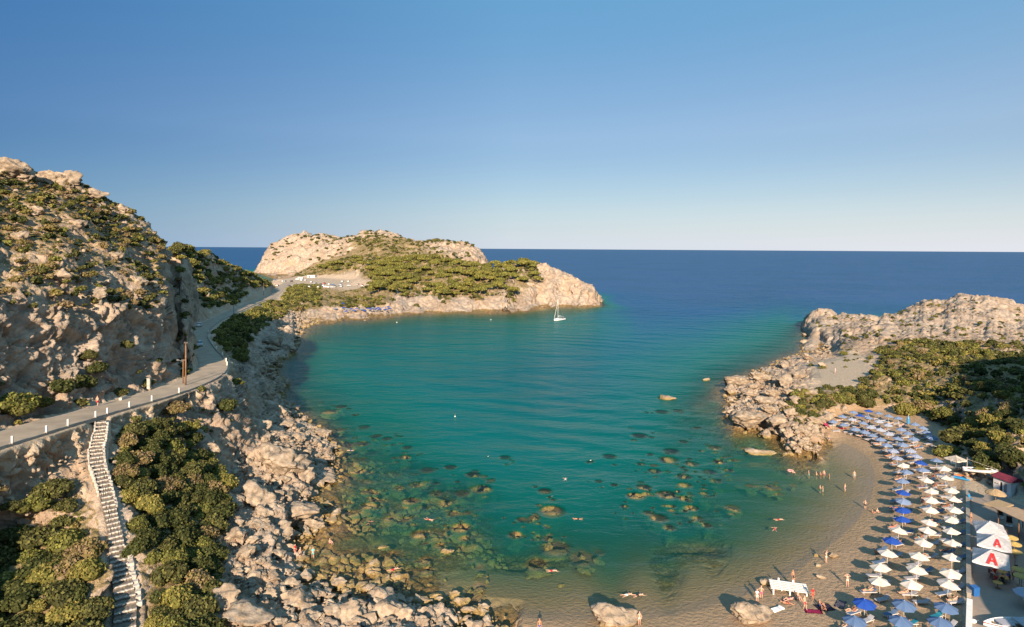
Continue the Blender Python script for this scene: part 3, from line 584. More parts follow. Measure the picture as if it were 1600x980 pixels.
# ------------------------------------------------------------------ water
def water_material():
    m, nt, out = mat('sea_water'); Lk = nt.links
    d = attr(nt, 'depth')
    dn = N(nt, 'ShaderNodeMapRange'); dn.inputs[1].default_value = 0; dn.inputs[2].default_value = 40; Lk.new(d, dn.inputs[0])
    tc = N(nt, 'ShaderNodeNewGeometry'); pos = tc.outputs['Position']
    body = ramp(nt, dn.outputs[0], [(0.0, (.09, .10, .055)), (.03, (.02, .115, .075)), (.07, (.002, .112, .076)), (.13, (.0, .126, .100)), (.20, (.0, .124, .120)), (.33, (.0, .102, .155)), (.52, (.004, .078, .185)), (.85, (.014, .074, .185))])  # deepest tone lightened, far haze put into the water colour
    big = noise_n(nt, .006, 4, .6, pos, .5)
    body = mixc(nt, math_n(nt, 'MULTIPLY', ramp(nt, big, [(.45, (0, 0, 0)), (.6, (1, 1, 1))]), .45), body, mixc(nt, .5, body, (.0, .05, .09)))
    dif = N(nt, 'ShaderNodeBsdfDiffuse'); Lk.new(body, dif.inputs[0])
    tr = N(nt, 'ShaderNodeBsdfTransparent')
    Lk.new(ramp(nt, dn.outputs[0], [(0, (1, 1, 1)), (.010, (.90, .93, .82)), (.04, (.50, .80, .62)), (.1, (.18, .66, .56)), (.2, (.05, .5, .5))]), tr.inputs[0])
    op = math_n(nt, 'SUBTRACT', 1.0, math_n(nt, 'POWER', 2.718, math_n(nt, 'MULTIPLY', math_n(nt, 'POWER', d, 1.35), -.21)))
    mx = N(nt, 'ShaderNodeMixShader'); Lk.new(op, mx.inputs[0]); Lk.new(tr.outputs[0], mx.inputs[1]); Lk.new(dif.outputs[0], mx.inputs[2])
    # waves: small ripples everywhere, longer wind waves away from the beach
    mp = N(nt, 'ShaderNodeMapping'); mp.inputs['Scale'].default_value = (1.0, 1.9, 1); mp.inputs['Rotation'].default_value = (0, 0, .35); Lk.new(pos, mp.inputs[0])
    r1 = noise_n(nt, .9, 3, .6, mp.outputs[0], .6); r2 = noise_n(nt, .16, 3, .55, mp.outputs[0], .4); r3 = noise_n(nt, .035, 3, .5, mp.outputs[0], .3)
    b = N(nt, 'ShaderNodeBump'); b.inputs['Strength'].default_value = 1.0; b.inputs['Distance'].default_value = 1.0
    hgt = math_n(nt, 'ADD', math_n(nt, 'MULTIPLY', r1, .16), math_n(nt, 'ADD', math_n(nt, 'MULTIPLY', r2, .9), math_n(nt, 'MULTIPLY', r3, 3.2)))
    mpw = N(nt, 'ShaderNodeMapping'); mpw.inputs['Rotation'].default_value = (0, 0, -1.15); Lk.new(pos, mpw.inputs[0])
    wb = N(nt, 'ShaderNodeTexWave'); wb.wave_type = 'BANDS'; wb.bands_direction = 'X'; wb.inputs['Scale'].default_value = .028; wb.inputs['Distortion'].default_value = 9.0; wb.inputs['Detail'].default_value = 3.0; wb.inputs['Detail Scale'].default_value = .25; Lk.new(mpw.outputs[0], wb.inputs['Vector'])
    hgt = math_n(nt, 'ADD', hgt, math_n(nt, 'MULTIPLY', wb.outputs[0], math_n(nt, 'MULTIPLY', ramp(nt, noise_n(nt, .009, 3, .6, pos), [(.46, (0, 0, 0)), (.62, (1, 1, 1))]), .75)))
    calm = N(nt, 'ShaderNodeMapRange'); calm.inputs[1].default_value = .2; calm.inputs[2].default_value = 9; calm.inputs[3].default_value = .25; calm.inputs[4].default_value = 1.0; Lk.new(d, calm.inputs[0])
    Lk.new(math_n(nt, 'MULTIPLY', hgt, calm.outputs[0]), b.inputs['Height'])
    gl = N(nt, 'ShaderNodeBsdfGlossy'); gl.inputs['Roughness'].default_value = .16; Lk.new(b.outputs[0], gl.inputs['Normal'])
    gl.inputs[0].default_value = (.95, .97, 1, 1)
    fr = N(nt, 'ShaderNodeFresnel'); fr.inputs[0].default_value = 1.33; Lk.new(b.outputs[0], fr.inputs['Normal'])
    fcl = math_n(nt, 'MULTIPLY', math_n(nt, 'MINIMUM', fr.outputs[0], .42), .42)
    m2 = N(nt, 'ShaderNodeMixShader'); Lk.new(fcl, m2.inputs[0]); Lk.new(mx.outputs[0], m2.inputs[1]); Lk.new(gl.outputs[0], m2.inputs[2])
    Lk.new(m2.outputs[0], out.inputs[0]); return m
def water():
    us = np.linspace(-1.6, 1.4, 1200); ws = np.concatenate([np.linspace(math.log(56), math.log(620), 900), np.linspace(math.log(630), math.log(1700), 120), np.log(np.geomspace(1800, 90000, 30))])
    gu, gw = np.meshgrid(us, ws, indexing='ij'); gy = np.exp(gw); gx = gu * gy
    hz = samp(H, np.clip(gx, gy * U0, gy * U1), np.clip(gy, 49, 1740)); dep = np.clip(-hz, 0, 60); dep = np.where(gy > 1500, 45, dep)
    for X, Y, r, t in SUBW:
        m = (np.abs(gx - X) < 2 * r) & (np.abs(gy - Y) < 2.5 * r)
        if t < 0: t = 0
        dd = np.hypot((gx[m] - X) / 1.0, (gy[m] - Y) / 1.1) / r
        k = sstep(1.15, .55, dd); dep[m] = dep[m] * (1 - k) + np.minimum(dep[m], t) * k
    V = np.stack([gx, gy, np.zeros_like(gx)], -1).reshape(-1, 3); a, b = gx.shape; ii = np.arange(a * b).reshape(a, b)
    F = np.stack([ii[:-1, :-1], ii[1:, :-1], ii[1:, 1:], ii[:-1, 1:]], -1).reshape(-1, 4)
    land = (hz > 1.5) & (gy < 1500); kl = land[:-1, :-1] & land[1:, :-1] & land[1:, 1:] & land[:-1, 1:]
    F = F[~kl.ravel()]
    o = mesh_np('sea_water', V, F, [water_material()]); o['kind'] = 'structure'; fattr(o, 'depth', dep.ravel())
water()
# ------------------------------------------------------------------ road, kerb, posts, stairs
M_ASPH = simple('worn_asphalt', (.33, .265, .195), .9, var=.2, scale=.35, bump=.15)
M_WHITE = simple('white_paint', (.74, .71, .66), .6, var=.10, scale=2.5, bump=.1)
M_WHITEW = simple('weathered_whitewash', (.43, .39, .34), .8, var=.42, scale=2.2, bump=.4)
M_CONC = simple('grey_concrete', (.27, .24, .20), .9, var=.2, scale=1.2, bump=.3)
M_TREAD = simple('dark_stone_tread', (.15, .125, .10), .9, var=.35, scale=2.0, bump=.5)
M_WOOD = simple('brown_wood', (.20, .105, .05), .8, var=.3, scale=2.0, bump=.2)
M_METAL = simple('grey_metal', (.35, .35, .35), .45, metal=.7, var=.1)
M_BLACK = simple('black_rubber', (.02, .02, .02), .7)
def offset_poly(Pn, k):
    T = np.gradient(Pn[:, :2], axis=0); T /= np.linalg.norm(T, axis=1, keepdims=True); nn = np.stack([T[:, 1], -T[:, 0]], 1)   # to the right of travel
    return np.concatenate([Pn[:, :2] + nn * np.asarray(k)[:, None], Pn[:, 2:3]], 1)
def strip(name, Pn, width, mat_, dz=0.0, cols=6, kind='structure', crown=0.0):
    rows = []
    for c in np.linspace(-.5, .5, cols + 1):
        q = offset_poly(Pn, width * c); q[:, 2] += dz + crown * (1 - 4 * c * c); rows.append(q)
    V = np.stack(rows, 1); a, b = V.shape[:2]; ii = np.arange(a * b).reshape(a, b)
    F = np.stack([ii[:-1, :-1], ii[:-1, 1:], ii[1:, 1:], ii[1:, :-1]], -1).reshape(-1, 4)
    o = mesh_np(name, V.reshape(-1, 3), F, [mat_]); o['kind'] = kind; return o
RPf = catmull(RP[::3], 4)
strip('road', RPf, RPf[:, 3], M_ASPH, dz=.03, crown=.04)
def ribbon_box(name, Pn, off_, w, h, mat_, z0=-.3):
    Pn = Pn; a = offset_poly(Pn, off_ - w / 2); b = offset_poly(Pn, off_ + w / 2); n = len(a)
    V = np.concatenate([a + [0, 0, z0], a + [0, 0, h], b + [0, 0, h], b + [0, 0, z0]]); F = []
    for i in range(n - 1):
        for k in range(3): F.append((k * n + i, k * n + i + 1, (k + 1) * n + i + 1, (k + 1) * n + i))
    return mesh_np(name, V, F, [mat_], smooth=False)
nearr = RPf[(RPf[:, 1] > 45) & (RPf[:, 1] < 136)]
o = ribbon_box('road_kerb', nearr, nearr[:, 3] / 2 + .1, .28, .30, M_CONC); o['kind'] = 'structure'
farr = RPf[(RPf[:, 1] > 136) & (RPf[:, 1] < 420)]
o = ribbon_box('road_kerb', farr, farr[:, 3] / 2 + .1, .25, .25, M_CONC); o['kind'] = 'structure'
q = offset_poly(nearr, -nearr[:, 3] / 2 + .55); LNW = np.full(len(q), .12)
o = strip('road_marking', np.concatenate([q, LNW[:, None]], 1), LNW, simple('worn_line_paint', (.5, .45, .4), .8, var=.3), dz=.055, cols=1)
def road_edge(Y, side=1, d=.1):
    k = int(np.argmin(np.abs(RPf[:, 1] - Y))); e = offset_poly(RPf, side * (RPf[:, 3] / 2 + d)); return e[k]
ordn = ['nearest', 'second', 'third', 'fourth', 'fifth', 'sixth', 'seventh', 'eighth', 'ninth', 'tenth', 'eleventh', 'twelfth', 'thirteenth', 'fourteenth', 'fifteenth', 'sixteenth', 'seventeenth', 'eighteenth', 'nineteenth', 'twentieth']
def make_post(h=.95):
    t = empty('guard_post'); bm = bmesh.new(); bx(bm, (0, 0, h / 2 - .1), (.2, .2, h + .2), bevel=.02); bm_obj('shaft', bm, M_WHITE, t)
    bm = bmesh.new(); bx(bm, (0, 0, .06), (.42, .42, .16), bevel=.02); bm_obj('footing', bm, M_CONC, t); return t
p0 = make_post()
posts = [(4, 708), (38.5, 697), (87, 682), (118, 672), (147, 661), (171, 653), (206, 643), (248, 630), (281, 618)]
for i, (px, py) in enumerate(posts):
    X, Y, h = hit(px, py); e = road_edge(Y, 1, .12); o = p0 if i == 0 else copy_tree(p0)
    o.location = (e[0], e[1], e[2] + .25 if i not in (4, 5) else e[2] + .25)
    tag(o, 'white guard post, %s from the left along the road above the stairs' % (ordn[i] if i else 'first'), 'guard post', 'white guard posts along the road')
for i, Y in enumerate((146, 152, 160, 170, 182, 196, 212)):
    e = road_edge(Y, 1, .12); o = copy_tree(p0); o.location = (e[0], e[1], e[2] + .2)
    tag(o, 'white guard post beyond the road bend, %s from the outcrop' % ordn[i], 'guard post', 'white guard posts beyond the bend')
o = empty('concrete_block', on(203, 622, 18.7)); e = road_edge(on(203, 622, 18.7)[1], -1, -.6); o.location = tuple(e)
bm = bmesh.new(); bx(bm, (0, 0, .25), (.5, 2.0, .5), Euler((0, 0, .1)), bevel=.05); bm_obj('block_body', bm, M_WHITEW, o)
bm = bmesh.new(); bx(bm, (0, 0, .53), (.36, 1.6, .06), Euler((0, 0, .1)), bevel=.01); bm_obj('block_cap', bm, M_CONC, o)
tag(o, 'low white concrete block lying at the cliff side of the road', 'block')
o = empty('stone_pillar', (-68.5, 121, gh(-68.5, 121) + .1))
bm = bmesh.new(); bx(bm, (0, 0, .9), (.55, .5, 1.9), bevel=.05); bm_obj('pillar_shaft', bm, M_WHITEW, o)
bm = bmesh.new(); bx(bm, (0, 0, 1.9), (.68, .62, .14), bevel=.02); bm_obj('pillar_cap', bm, M_CONC, o)
tag(o, 'short pale stone pillar at the foot of the cliff by the road', 'pillar')

# stairs: one thing, every step a part
stairs = empty('staircase', tuple(ST[-1, :3])); tag(stairs, 'long whitewashed stone staircase winding down from the road', 'staircase')
base = Vector(ST[-1, :3])
seg = np.linalg.norm(np.diff(ST[:, :3], axis=0), axis=1); cum = np.concatenate([[0], np.cumsum(seg)])
hgt = ST[:, 2]; nst = 50
zs = np.linspace(hgt[0], hgt[-1], nst + 1)
def st_at(z):
    k = np.interp(-z, -hgt, np.arange(len(hgt))); i = min(int(k), len(ST) - 2); f = k - i; p = ST[i] * (1 - f) + ST[i + 1] * f
    return p, ST[i + 1] - ST[i]
rs_ = random.Random(4)
for i in range(nst):
    p, d = st_at(zs[i]); q, _ = st_at(zs[i + 1]); run = math.hypot(q[0] - p[0], q[1] - p[1]); ang = math.atan2(q[1] - p[1], q[0] - p[0]) + rs_.uniform(-.05, .05)
    w = p[3]; cx_, cy_ = (p[0] + q[0]) / 2 - base.x, (p[1] + q[1]) / 2 - base.y; top = p[2] - base.z + .02; rise = zs[i] - zs[i + 1]
    bm = bmesh.new(); n = 12; E = Euler((0, 0, ang)).to_matrix()
    jag = [rs_.uniform(-.07, .07) for _ in range(n + 1)]; jz = [rs_.uniform(-.025, .025) for _ in range(n + 1)]
    prof = [(-run / 2 - .12, 0, 0), (run / 2 - .15, 0, 0), (run / 2, .0, 1), (run / 2 + .02, -rise * .42, 1), (run / 2, -rise - .35, 0)]
    rows = []
    for k in range(n + 1):
        yy = -w / 2 + w * k / n; r = []
        for m_, (xx, zz, _) in enumerate(prof):
            jx = jag[k] if m_ in (1, 2, 3, 4) else 0; wid = .08 * math.sin(k * 2.1 + i) if m_ == 1 else 0
            v = E @ Vector((xx + jx + wid, yy, 0)); r.append(bm.verts.new((v.x + cx_, v.y + cy_, top + zz + (jz[k] if m_ < 4 else 0))))
        rows.append(r)
    for k in range(n):
        for m_ in range(4):
            f = bm.faces.new((rows[k][m_], rows[k + 1][m_], rows[k + 1][m_ + 1], rows[k][m_ + 1])); f.material_index = 1 if m_ in (1, 2) else 0
    for r in (rows[0], rows[-1]): bm.faces.new(r if r is rows[0] else r[::-1])
    bm_obj('step', bm, [M_TREAD, M_WHITEW], stairs)
def stone_edge(z_hi, z_lo, side, wid, hh, name='side_wall'):
    zz = np.linspace(z_hi, z_lo, int((z_hi - z_lo) / .25)); bm = bmesh.new()
    for z in zz:
        p, d = st_at(z); L_ = math.hypot(d[0], d[1]); nx, ny = d[1] / L_, -d[0] / L_; r = p[3] / 2 + wid * .45
        c = (p[0] + nx * r * side - base.x + rs_.uniform(-.05, .05), p[1] + ny * r * side - base.y, p[2] - base.z + rs_.uniform(-.1, .08))
        bx(bm, c, (wid * rs_.uniform(.8, 1.2), .62, hh * rs_.uniform(.8, 1.2)), Euler((rs_.uniform(-.1, .1), rs_.uniform(-.1, .1), math.atan2(d[1], d[0]) + 1.57 + rs_.uniform(-.3, .3))), bevel=.07)
    bm_obj(name, bm, M_WHITEW, stairs)
stone_edge(18.9, 12.8, 1, .2, .7); stone_edge(18.6, 11.6, -1, .28, .5)
stone_edge(8.6, 5.2, -1, .6, .5, 'edge_stones')

# utility poles and wires
def pole(name, px, py, hgt_, r, label, arm=False, Y=None):
    X, Yy, h = hit(px, py) if Y is None else (at(px, py, Y)[0], Y, gh(at(px, py, Y)[0], Y))
    t = empty(name, (X, Yy, h - .3)); bm = bmesh.new(); tube(bm, (0, 0, 0), (0, 0, hgt_ + .3), r, r * .7, 10); bm_obj('shaft', bm, M_WOOD, t, True)
    bm = bmesh.new()
    for k in (-.25, 0, .25): tube(bm, (k, 0, hgt_ + .1), (k, 0, hgt_ + .3), .04, .05, 6)
    tube(bm, (-.4, 0, hgt_ + .08), (.4, 0, hgt_ + .08), .04, n=6); bm_obj('insulators', bm, M_METAL, t)
    if arm:
        bm = bmesh.new(); tube(bm, (0, 0, hgt_ - .2), (-.9, 0, hgt_ + .15), .035, n=6); bx(bm, (-1.05, 0, hgt_ + .13), (.5, .2, .12), bevel=.03); bm_obj('lamp_arm', bm, M_METAL, t)
    tag(t, label, 'utility pole', 'wooden utility poles'); return (X, Yy, h + hgt_)
A1 = pole('utility_pole', 290, 603, 8.6, .17, 'tall orange-brown wooden utility pole at the road bend')
A2 = pole('utility_pole', 286, 600, 4.9, .12, 'short wooden lamp pole just left of the tallest pole', arm=True)
A3 = pole('utility_pole', 365, 505, 8.0, .14, 'dark wooden utility pole beside the shaded road', Y=270)
A4 = pole('utility_pole', 412, 463, 9.0, .15, 'distant wooden utility pole where the road meets the headland', Y=452)
A0 = (-63, 40, 30)
def wire(name, a, b, sag, label):
    bm = bmesh.new(); a = Vector(a); b = Vector(b); prev = None
    for k in range(17):
        t = k / 16; p = a.lerp(b, t); p.z -= sag * 4 * t * (1 - t)
        if prev: tube(bm, prev, p, .022, n=5, caps=False)
        prev = p
    tag(bm_obj(name, bm, M_BLACK), label, 'cable')
wire('overhead_cable', A0, A1, .6, 'thin overhead cable running above the near road to the tall pole')
wire('overhead_cable', A1, A3, 1.5, 'thin overhead cable from the tall pole towards the shaded road')
wire('overhead_cable', A3, A4, 2.5, 'thin overhead cable along the far shaded stretch of road')
# promenade paving and its low wall
def zone_sheet(name, poly, z, m, cell=1.0):
    bm = bmesh.new(); bm.faces.new([bm.verts.new((*p, z)) for p in poly]); o = bm_obj(name, bm, m); o['kind'] = 'structure'; return o
M_PAVE = simple('paving_slabs', (.20, .165, .135), .9, var=.12, scale=.6, bump=.15)
def paving():
    m, nt, out = mat('promenade_paving'); p = N(nt, 'ShaderNodeBsdfPrincipled'); g = N(nt, 'ShaderNodeNewGeometry')
    b = N(nt, 'ShaderNodeTexBrick'); b.inputs['Scale'].default_value = 1.0; b.inputs['Mortar Size'].default_value = .012; b.inputs['Brick Width'].default_value = .9; b.inputs['Row Height'].default_value = .45
    b.inputs[1].default_value = (.22, .175, .14, 1); b.inputs[2].default_value = (.26, .21, .17, 1); b.inputs[3].default_value = (.12, .095, .075, 1)
    nt.links.new(g.outputs['Position'], b.inputs['Vector']); nz = noise_n(nt, .25, 5, .6, g.outputs['Position'])
    nt.links.new(mixc(nt, math_n(nt, 'MULTIPLY', nz, .7), b.outputs[0], (.30, .25, .20)), p.inputs['Base Color']); p.inputs['Roughness'].default_value = .85
    nt.links.new(p.outputs[0], out.inputs[0]); return m
M_PROM = paving()
pz = 2.14
w0 = on(1512, 772, pz); w1 = on(1512, 985, pz)
poly = [on(1513, 770, pz)[:2], on(1513, 1250, pz)[:2], on(1900, 1250, pz)[:2], on(1900, 800, pz)[:2], on(1640, 786, pz)[:2], on(1560, 776, pz)[:2]]
bm = bmesh.new(); prism(bm, [tuple(p) for p in poly], pz - .6, pz); o = bm_obj('promenade', bm, M_PROM); o['kind'] = 'structure'
M_BRICK = simple('boardwalk', (.17, .115, .08), .9, var=.2, scale=1.5)
def wall_piece(name, pa, pb, h, wd, m, label):
    a = Vector(on(*pa, pz)); b = Vector(on(*pb, pz)); c = (a + b) / 2; L_ = (b - a).length; an = math.atan2(b.y - a.y, b.x - a.x)
    t = empty(name, (c.x, c.y, pz - .7), an); bm = bmesh.new(); bx(bm, (0, 0, (h + .7) / 2), (L_, wd, h + .7), bevel=.03); bm_obj('wall_body', bm, m, t)
    bm = bmesh.new(); bx(bm, (0, 0, h + .72), (L_ + .04, wd + .1, .07), bevel=.02); bm_obj('coping', bm, m, t); tag(t, label, 'wall', 'promenade walls')
wall_piece('low_wall', (1512, 770), (1513, 862), .55, .45, M_CONC, 'far stretch of low wall between the sand and the paved terrace')
wall_piece('low_wall', (1513, 865), (1514, 934), .55, .45, M_CONC, 'middle stretch of low wall beside the blue bin on the terrace')
wall_piece('low_wall', (1515, 944), (1512, 1060), .6, .5, M_WHITE, 'white painted low wall at the bottom edge near the boat')

# ------------------------------------------------------------------ foliage
def foliage_material(name, stops):
    m, nt, out = mat(name); p = N(nt, 'ShaderNodeBsdfPrincipled'); oi = N(nt, 'ShaderNodeObjectInfo'); g = N(nt, 'ShaderNodeNewGeometry')
    nz = noise_n(nt, .9, 3, .6, g.outputs['Position'])
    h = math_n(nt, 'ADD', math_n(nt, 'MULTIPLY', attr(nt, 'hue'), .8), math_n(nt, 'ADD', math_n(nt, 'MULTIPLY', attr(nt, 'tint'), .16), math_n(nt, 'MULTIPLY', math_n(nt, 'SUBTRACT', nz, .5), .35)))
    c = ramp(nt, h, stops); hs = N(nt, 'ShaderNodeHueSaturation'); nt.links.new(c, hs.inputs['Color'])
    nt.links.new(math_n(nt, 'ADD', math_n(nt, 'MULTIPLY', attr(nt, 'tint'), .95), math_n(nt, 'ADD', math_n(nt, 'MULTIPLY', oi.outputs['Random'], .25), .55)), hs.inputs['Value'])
    nt.links.new(hs.outputs[0], p.inputs['Base Color']); p.inputs['Roughness'].default_value = .75; p.inputs['Specular IOR Level'].default_value = .2
    t = N(nt, 'ShaderNodeBsdfTranslucent'); nt.links.new(hs.outputs[0], t.inputs[0]); mx = N(nt, 'ShaderNodeMixShader'); mx.inputs[0].default_value = .22
    nt.links.new(p.outputs[0], mx.inputs[1]); nt.links.new(t.outputs[0], mx.inputs[2]); nt.links.new(mx.outputs[0], out.inputs[0]); return m
# hue: 0 dark green, .33 olive, .66 yellow green, 1 dry grey brown
M_LEAF = foliage_material('foliage', [(0.0, (.042, .055, .014)), (.25, (.08, .078, .026)), (.5, (.15, .15, .034)), (.7, (.20, .165, .045)), (.95, (.18, .125, .08))])
def ico(sub):
    bm = bmesh.new(); bmesh.ops.create_icosphere(bm, subdivisions=sub, radius=1.0); V = np.array([v.co[:] for v in bm.verts], np.float32); F = np.array([[v.index for v in f.verts] for f in bm.faces], np.int32); bm.free(); return V, F
ICO = {k: ico(k) for k in (1, 2, 3, 4)}
def bush(seed, nleaf, leaf, nl=7, flat=.75, core=2, spread=.62, gap=0.0):
    """unit bush (radius about 1, base at z=0): leaf quads on the outside of uneven lobes, core inside with gap shade put into its tint"""
    r = np.random.default_rng(seed); lob = []
    for k in range(nl):
        a = r.uniform(0, 6.283); d = spread * math.sqrt(r.uniform(0, 1)); rad = r.uniform(.28, .52) * (1.1 - .35 * d)
        lob.append((d * math.cos(a), d * math.sin(a), r.uniform(.22, .62) * (1 - .45 * d), rad))
    lob.append((0, 0, .45, .5)); lob = np.array(lob)
    w = lob[:, 3] ** 2; k = r.choice(len(lob), nleaf, p=w / w.sum())
    dirv = r.normal(size=(nleaf, 3)); dirv /= np.linalg.norm(dirv, axis=1, keepdims=True); dirv[:, 2] = np.where(dirv[:, 2] < -.35, -dirv[:, 2], dirv[:, 2])
    rad = lob[k, 3] * r.uniform(.78, 1.14, nleaf); c = lob[k, :3] + dirv * rad[:, None]; c[:, 2] = np.maximum(c[:, 2] * flat * 1.25, .0)
    nrm_ = dirv + r.normal(size=(nleaf, 3)) * .75; nrm_ /= np.linalg.norm(nrm_, axis=1, keepdims=True)
    t = np.cross(nrm_, r.normal(size=(nleaf, 3))); t /= np.linalg.norm(t, axis=1, keepdims=True) + 1e-6; b = np.cross(nrm_, t)
    s = leaf * r.uniform(.6, 1.4, nleaf)[:, None]
    V = np.stack([c - t * s - b * s * .6, c + t * s - b * s * .6, c + t * s * .7 + b * s, c - t * s * .7 + b * s], 1).reshape(-1, 3)
    F = np.arange(nleaf * 4).reshape(-1, 4); tint = np.repeat(np.clip(r.uniform(0, 1, nleaf), 0, 1), 4)
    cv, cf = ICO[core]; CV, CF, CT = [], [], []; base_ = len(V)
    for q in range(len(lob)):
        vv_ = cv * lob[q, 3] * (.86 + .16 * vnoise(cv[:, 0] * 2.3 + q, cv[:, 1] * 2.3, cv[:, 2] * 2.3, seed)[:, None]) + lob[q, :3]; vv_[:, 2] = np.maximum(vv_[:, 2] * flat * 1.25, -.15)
        CV.append(vv_); CF.append(cf + base_); base_ += len(cv); CT.append(np.full(len(cv), .1))  # low core tint paints the shade between the leaves
    CV = np.concatenate(CV); CF = np.concatenate(CF); CF4 = np.concatenate([CF, CF[:, 2:3]], 1)
    return np.concatenate([V, CV]), F, CF, np.concatenate([tint, np.concatenate(CT)])
def mesh_mixed(name, V, F4, F3, mats, smooth=False):
    me = bpy.data.meshes.new(name); me.vertices.add(len(V)); me.vertices.foreach_set('co', np.asarray(V, np.float32).ravel())
    li = np.concatenate([np.asarray(F4).ravel(), np.asarray(F3).ravel()]).astype(np.int32); me.loops.add(len(li)); me.loops.foreach_set('vertex_index', li)
    st = np.concatenate([np.arange(len(F4)) * 4, len(F4) * 4 + np.arange(len(F3)) * 3]).astype(np.int32); me.polygons.add(len(st)); me.polygons.foreach_set('loop_start', st)
    me.polygons.foreach_set('use_smooth', np.full(len(st), smooth, bool))
    for m in mats: me.materials.append(m)
    me.update(calc_edges=True); return me
def mattr(me, name, v):
    a = me.attributes.new(name, 'FLOAT', 'POINT'); a.data.foreach_set('value', np.asarray(v, np.float32))
HUES = [0.02, .22, .42, .66, .95]; BUSH = {}
for hi, hu in enumerate(HUES):
    for s_ in range(3):
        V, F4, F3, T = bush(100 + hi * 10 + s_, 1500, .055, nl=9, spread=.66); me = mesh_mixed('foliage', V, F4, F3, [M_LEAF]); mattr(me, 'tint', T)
        r_ = np.random.default_rng(hi * 7 + s_); mattr(me, 'hue', np.full(len(V), hu)); BUSH[(hi, s_)] = me
LOW = [bush(300 + s_, 260, .115, nl=5, core=1) for s_ in range(5)]
# visibility of raster cells from the camera
slope = (H - CAMH) / GY; cmx = np.maximum.accumulate(slope, axis=1); VISR = (slope >= cmx - .006).astype(np.float32)
def visible(x, y): return samp(VISR, x, y) > .3
def scatter(n, box, dens, rmin, rmax, seed, space=.75, power=1.0):
    """random spots inside u/Y box; dens(x,y,h) in 0..1; returns x,y,r with spacing"""
    r = np.random.default_rng(seed); u = r.uniform(box[0], box[1], n); Y = np.sqrt(r.uniform(box[2] ** 2, box[3] ** 2, n)); x = u * Y
    # uniform in world area: u uniform and Y^2 uniform
    h = samp(H, x, Y); k = r.uniform(0, 1, n) < dens(x, Y, h); x, Y, h = x[k], Y[k], h[k]
    rad = rmin + (rmax - rmin) * r.uniform(0, 1, len(x)) ** power; order = np.argsort(-rad); grid = {}; out = []
    cs_ = rmax * 2
    for i in order:
        gx_, gy_ = int(x[i] // cs_), int(Y[i] // cs_); ok = True
        for a in (-1, 0, 1):
            for b in (-1, 0, 1):
                for (xx, yy, rr) in grid.get((gx_ + a, gy_ + b), ()):
                    if (xx - x[i]) ** 2 + (yy - Y[i]) ** 2 < (space * (rr + rad[i])) ** 2: ok = False; break
                if not ok: break
            if not ok: break
        if ok: grid.setdefault((gx_, gy_), []).append((x[i], Y[i], rad[i])); out.append((x[i], Y[i], h[i], rad[i]))
    return out
def vg(x, y): return samp(VEG, x, y)
def nrm_up(x, y, e=1.0):
    return (samp(H, x + e, y) - samp(H, x - e, y)) / (2 * e), (samp(H, x, y + e) - samp(H, x, y - e)) / (2 * e)
def flat_ok(x, y, lim=1.1):
    a, b = nrm_up(x, y); return np.hypot(a, b) < lim
def clear_ok(x, y): return samp(np.maximum(RD < RW / 2 + .9, SD < SW / 2 + .7).astype(np.float32), x, y) < .2
def clump(x, y, s, seed): return vnoise(x / s, y / s, 0 * x, seed) * .5 + .5
SHR = []      # x, y, h, r, hue index, zone
def put(lst, zone, hues, seed, flat=1.0):
    r = np.random.default_rng(seed)
    for x, y, h, rad in lst: SHR.append((x, y, h, rad, int(r.choice(5, p=hues)), zone))
put(scatter(9000, (-.95, -.33, 55, 132), lambda x, y, h: (vg(x, y) > .45) * (h > 2.2) * (x < -22) * clear_ok(x, y) * (x > -61.5), .55, 2.3, 1, .50, 1.4), 'near', [.26, .30, .17, .12, .15], 11)
put(scatter(500, (-.85, -.33, 90, 140), lambda x, y, h: (vg(x, y) <= .45) * (h > 7) * (x > -62) * clear_ok(x, y) * .6 * flat_ok(x, y, 1.5), .5, 1.5, 2, .6, 1.5), 'outcrop', [.2, .35, .2, .1, .15], 12)
def c01(a): return np.clip(a, 0, 1)
put(scatter(14000, (-1.0, -.42, 88, 215), lambda x, y, h: (h > 23) * c01((clump(x, y, 8, 5) - .12) * 2.4) * flat_ok(x, y, 1.9) * (.6 + .4 * vg(x, y)), .3, 1.5, 3, .60, 2.2), 'slope', [.16, .30, .12, .05, .37], 13)
put(scatter(700, (-.95, -.47, 60, 160), lambda x, y, h: (h > 16.5) * (h < 27) * (x < -67.5) * clear_ok(x, y), .5, 1.7, 4, .6, 1.5), 'cliff foot', [.45, .3, .1, .05, .1], 14)
put(scatter(8000, (-.56, -.30, 205, 600), lambda x, y, h: (h > 3.5) * (vg(x, y) > .35) * clear_ok(x, y) * flat_ok(x, y, 3.5), 1.1, 3.4, 5, .48, 1.2), 'far hill', [.15, .22, .33, .26, .04], 15)
put(scatter(8000, (.42, 1.0, 105, 262), lambda x, y, h: (h > 2.4) * (vg(x, y) > .38) * c01((clump(x, y, 10, 9) - .12) * 2.2), .5, 2.2, 6, .60, 1.8), 'right slope', [.18, .30, .26, .10, .16], 16)
put(scatter(1500, (.45, 1.0, 215, 360), lambda x, y, h: (h > 4) * (vg(x, y) <= .6) * .35, .5, 1.5, 7, .7, 2.0), 'right ridge', [.15, .35, .3, .1, .1], 17)
put(scatter(9000, (-.37, .11, 405, 900), lambda x, y, h: (h > 3.4) * c01((clump(x, y, 20, 19) - .18) * 2.2) * (vg(x, y) > .33) * (samp(DIRT, x, y) < .35) * ((x / y > -.235) | (y < 500) | (y > 700)), 1.2, 3.4, 8, .6, 1.2), 'headland scrub', [.12, .3, .4, .12, .06], 18)
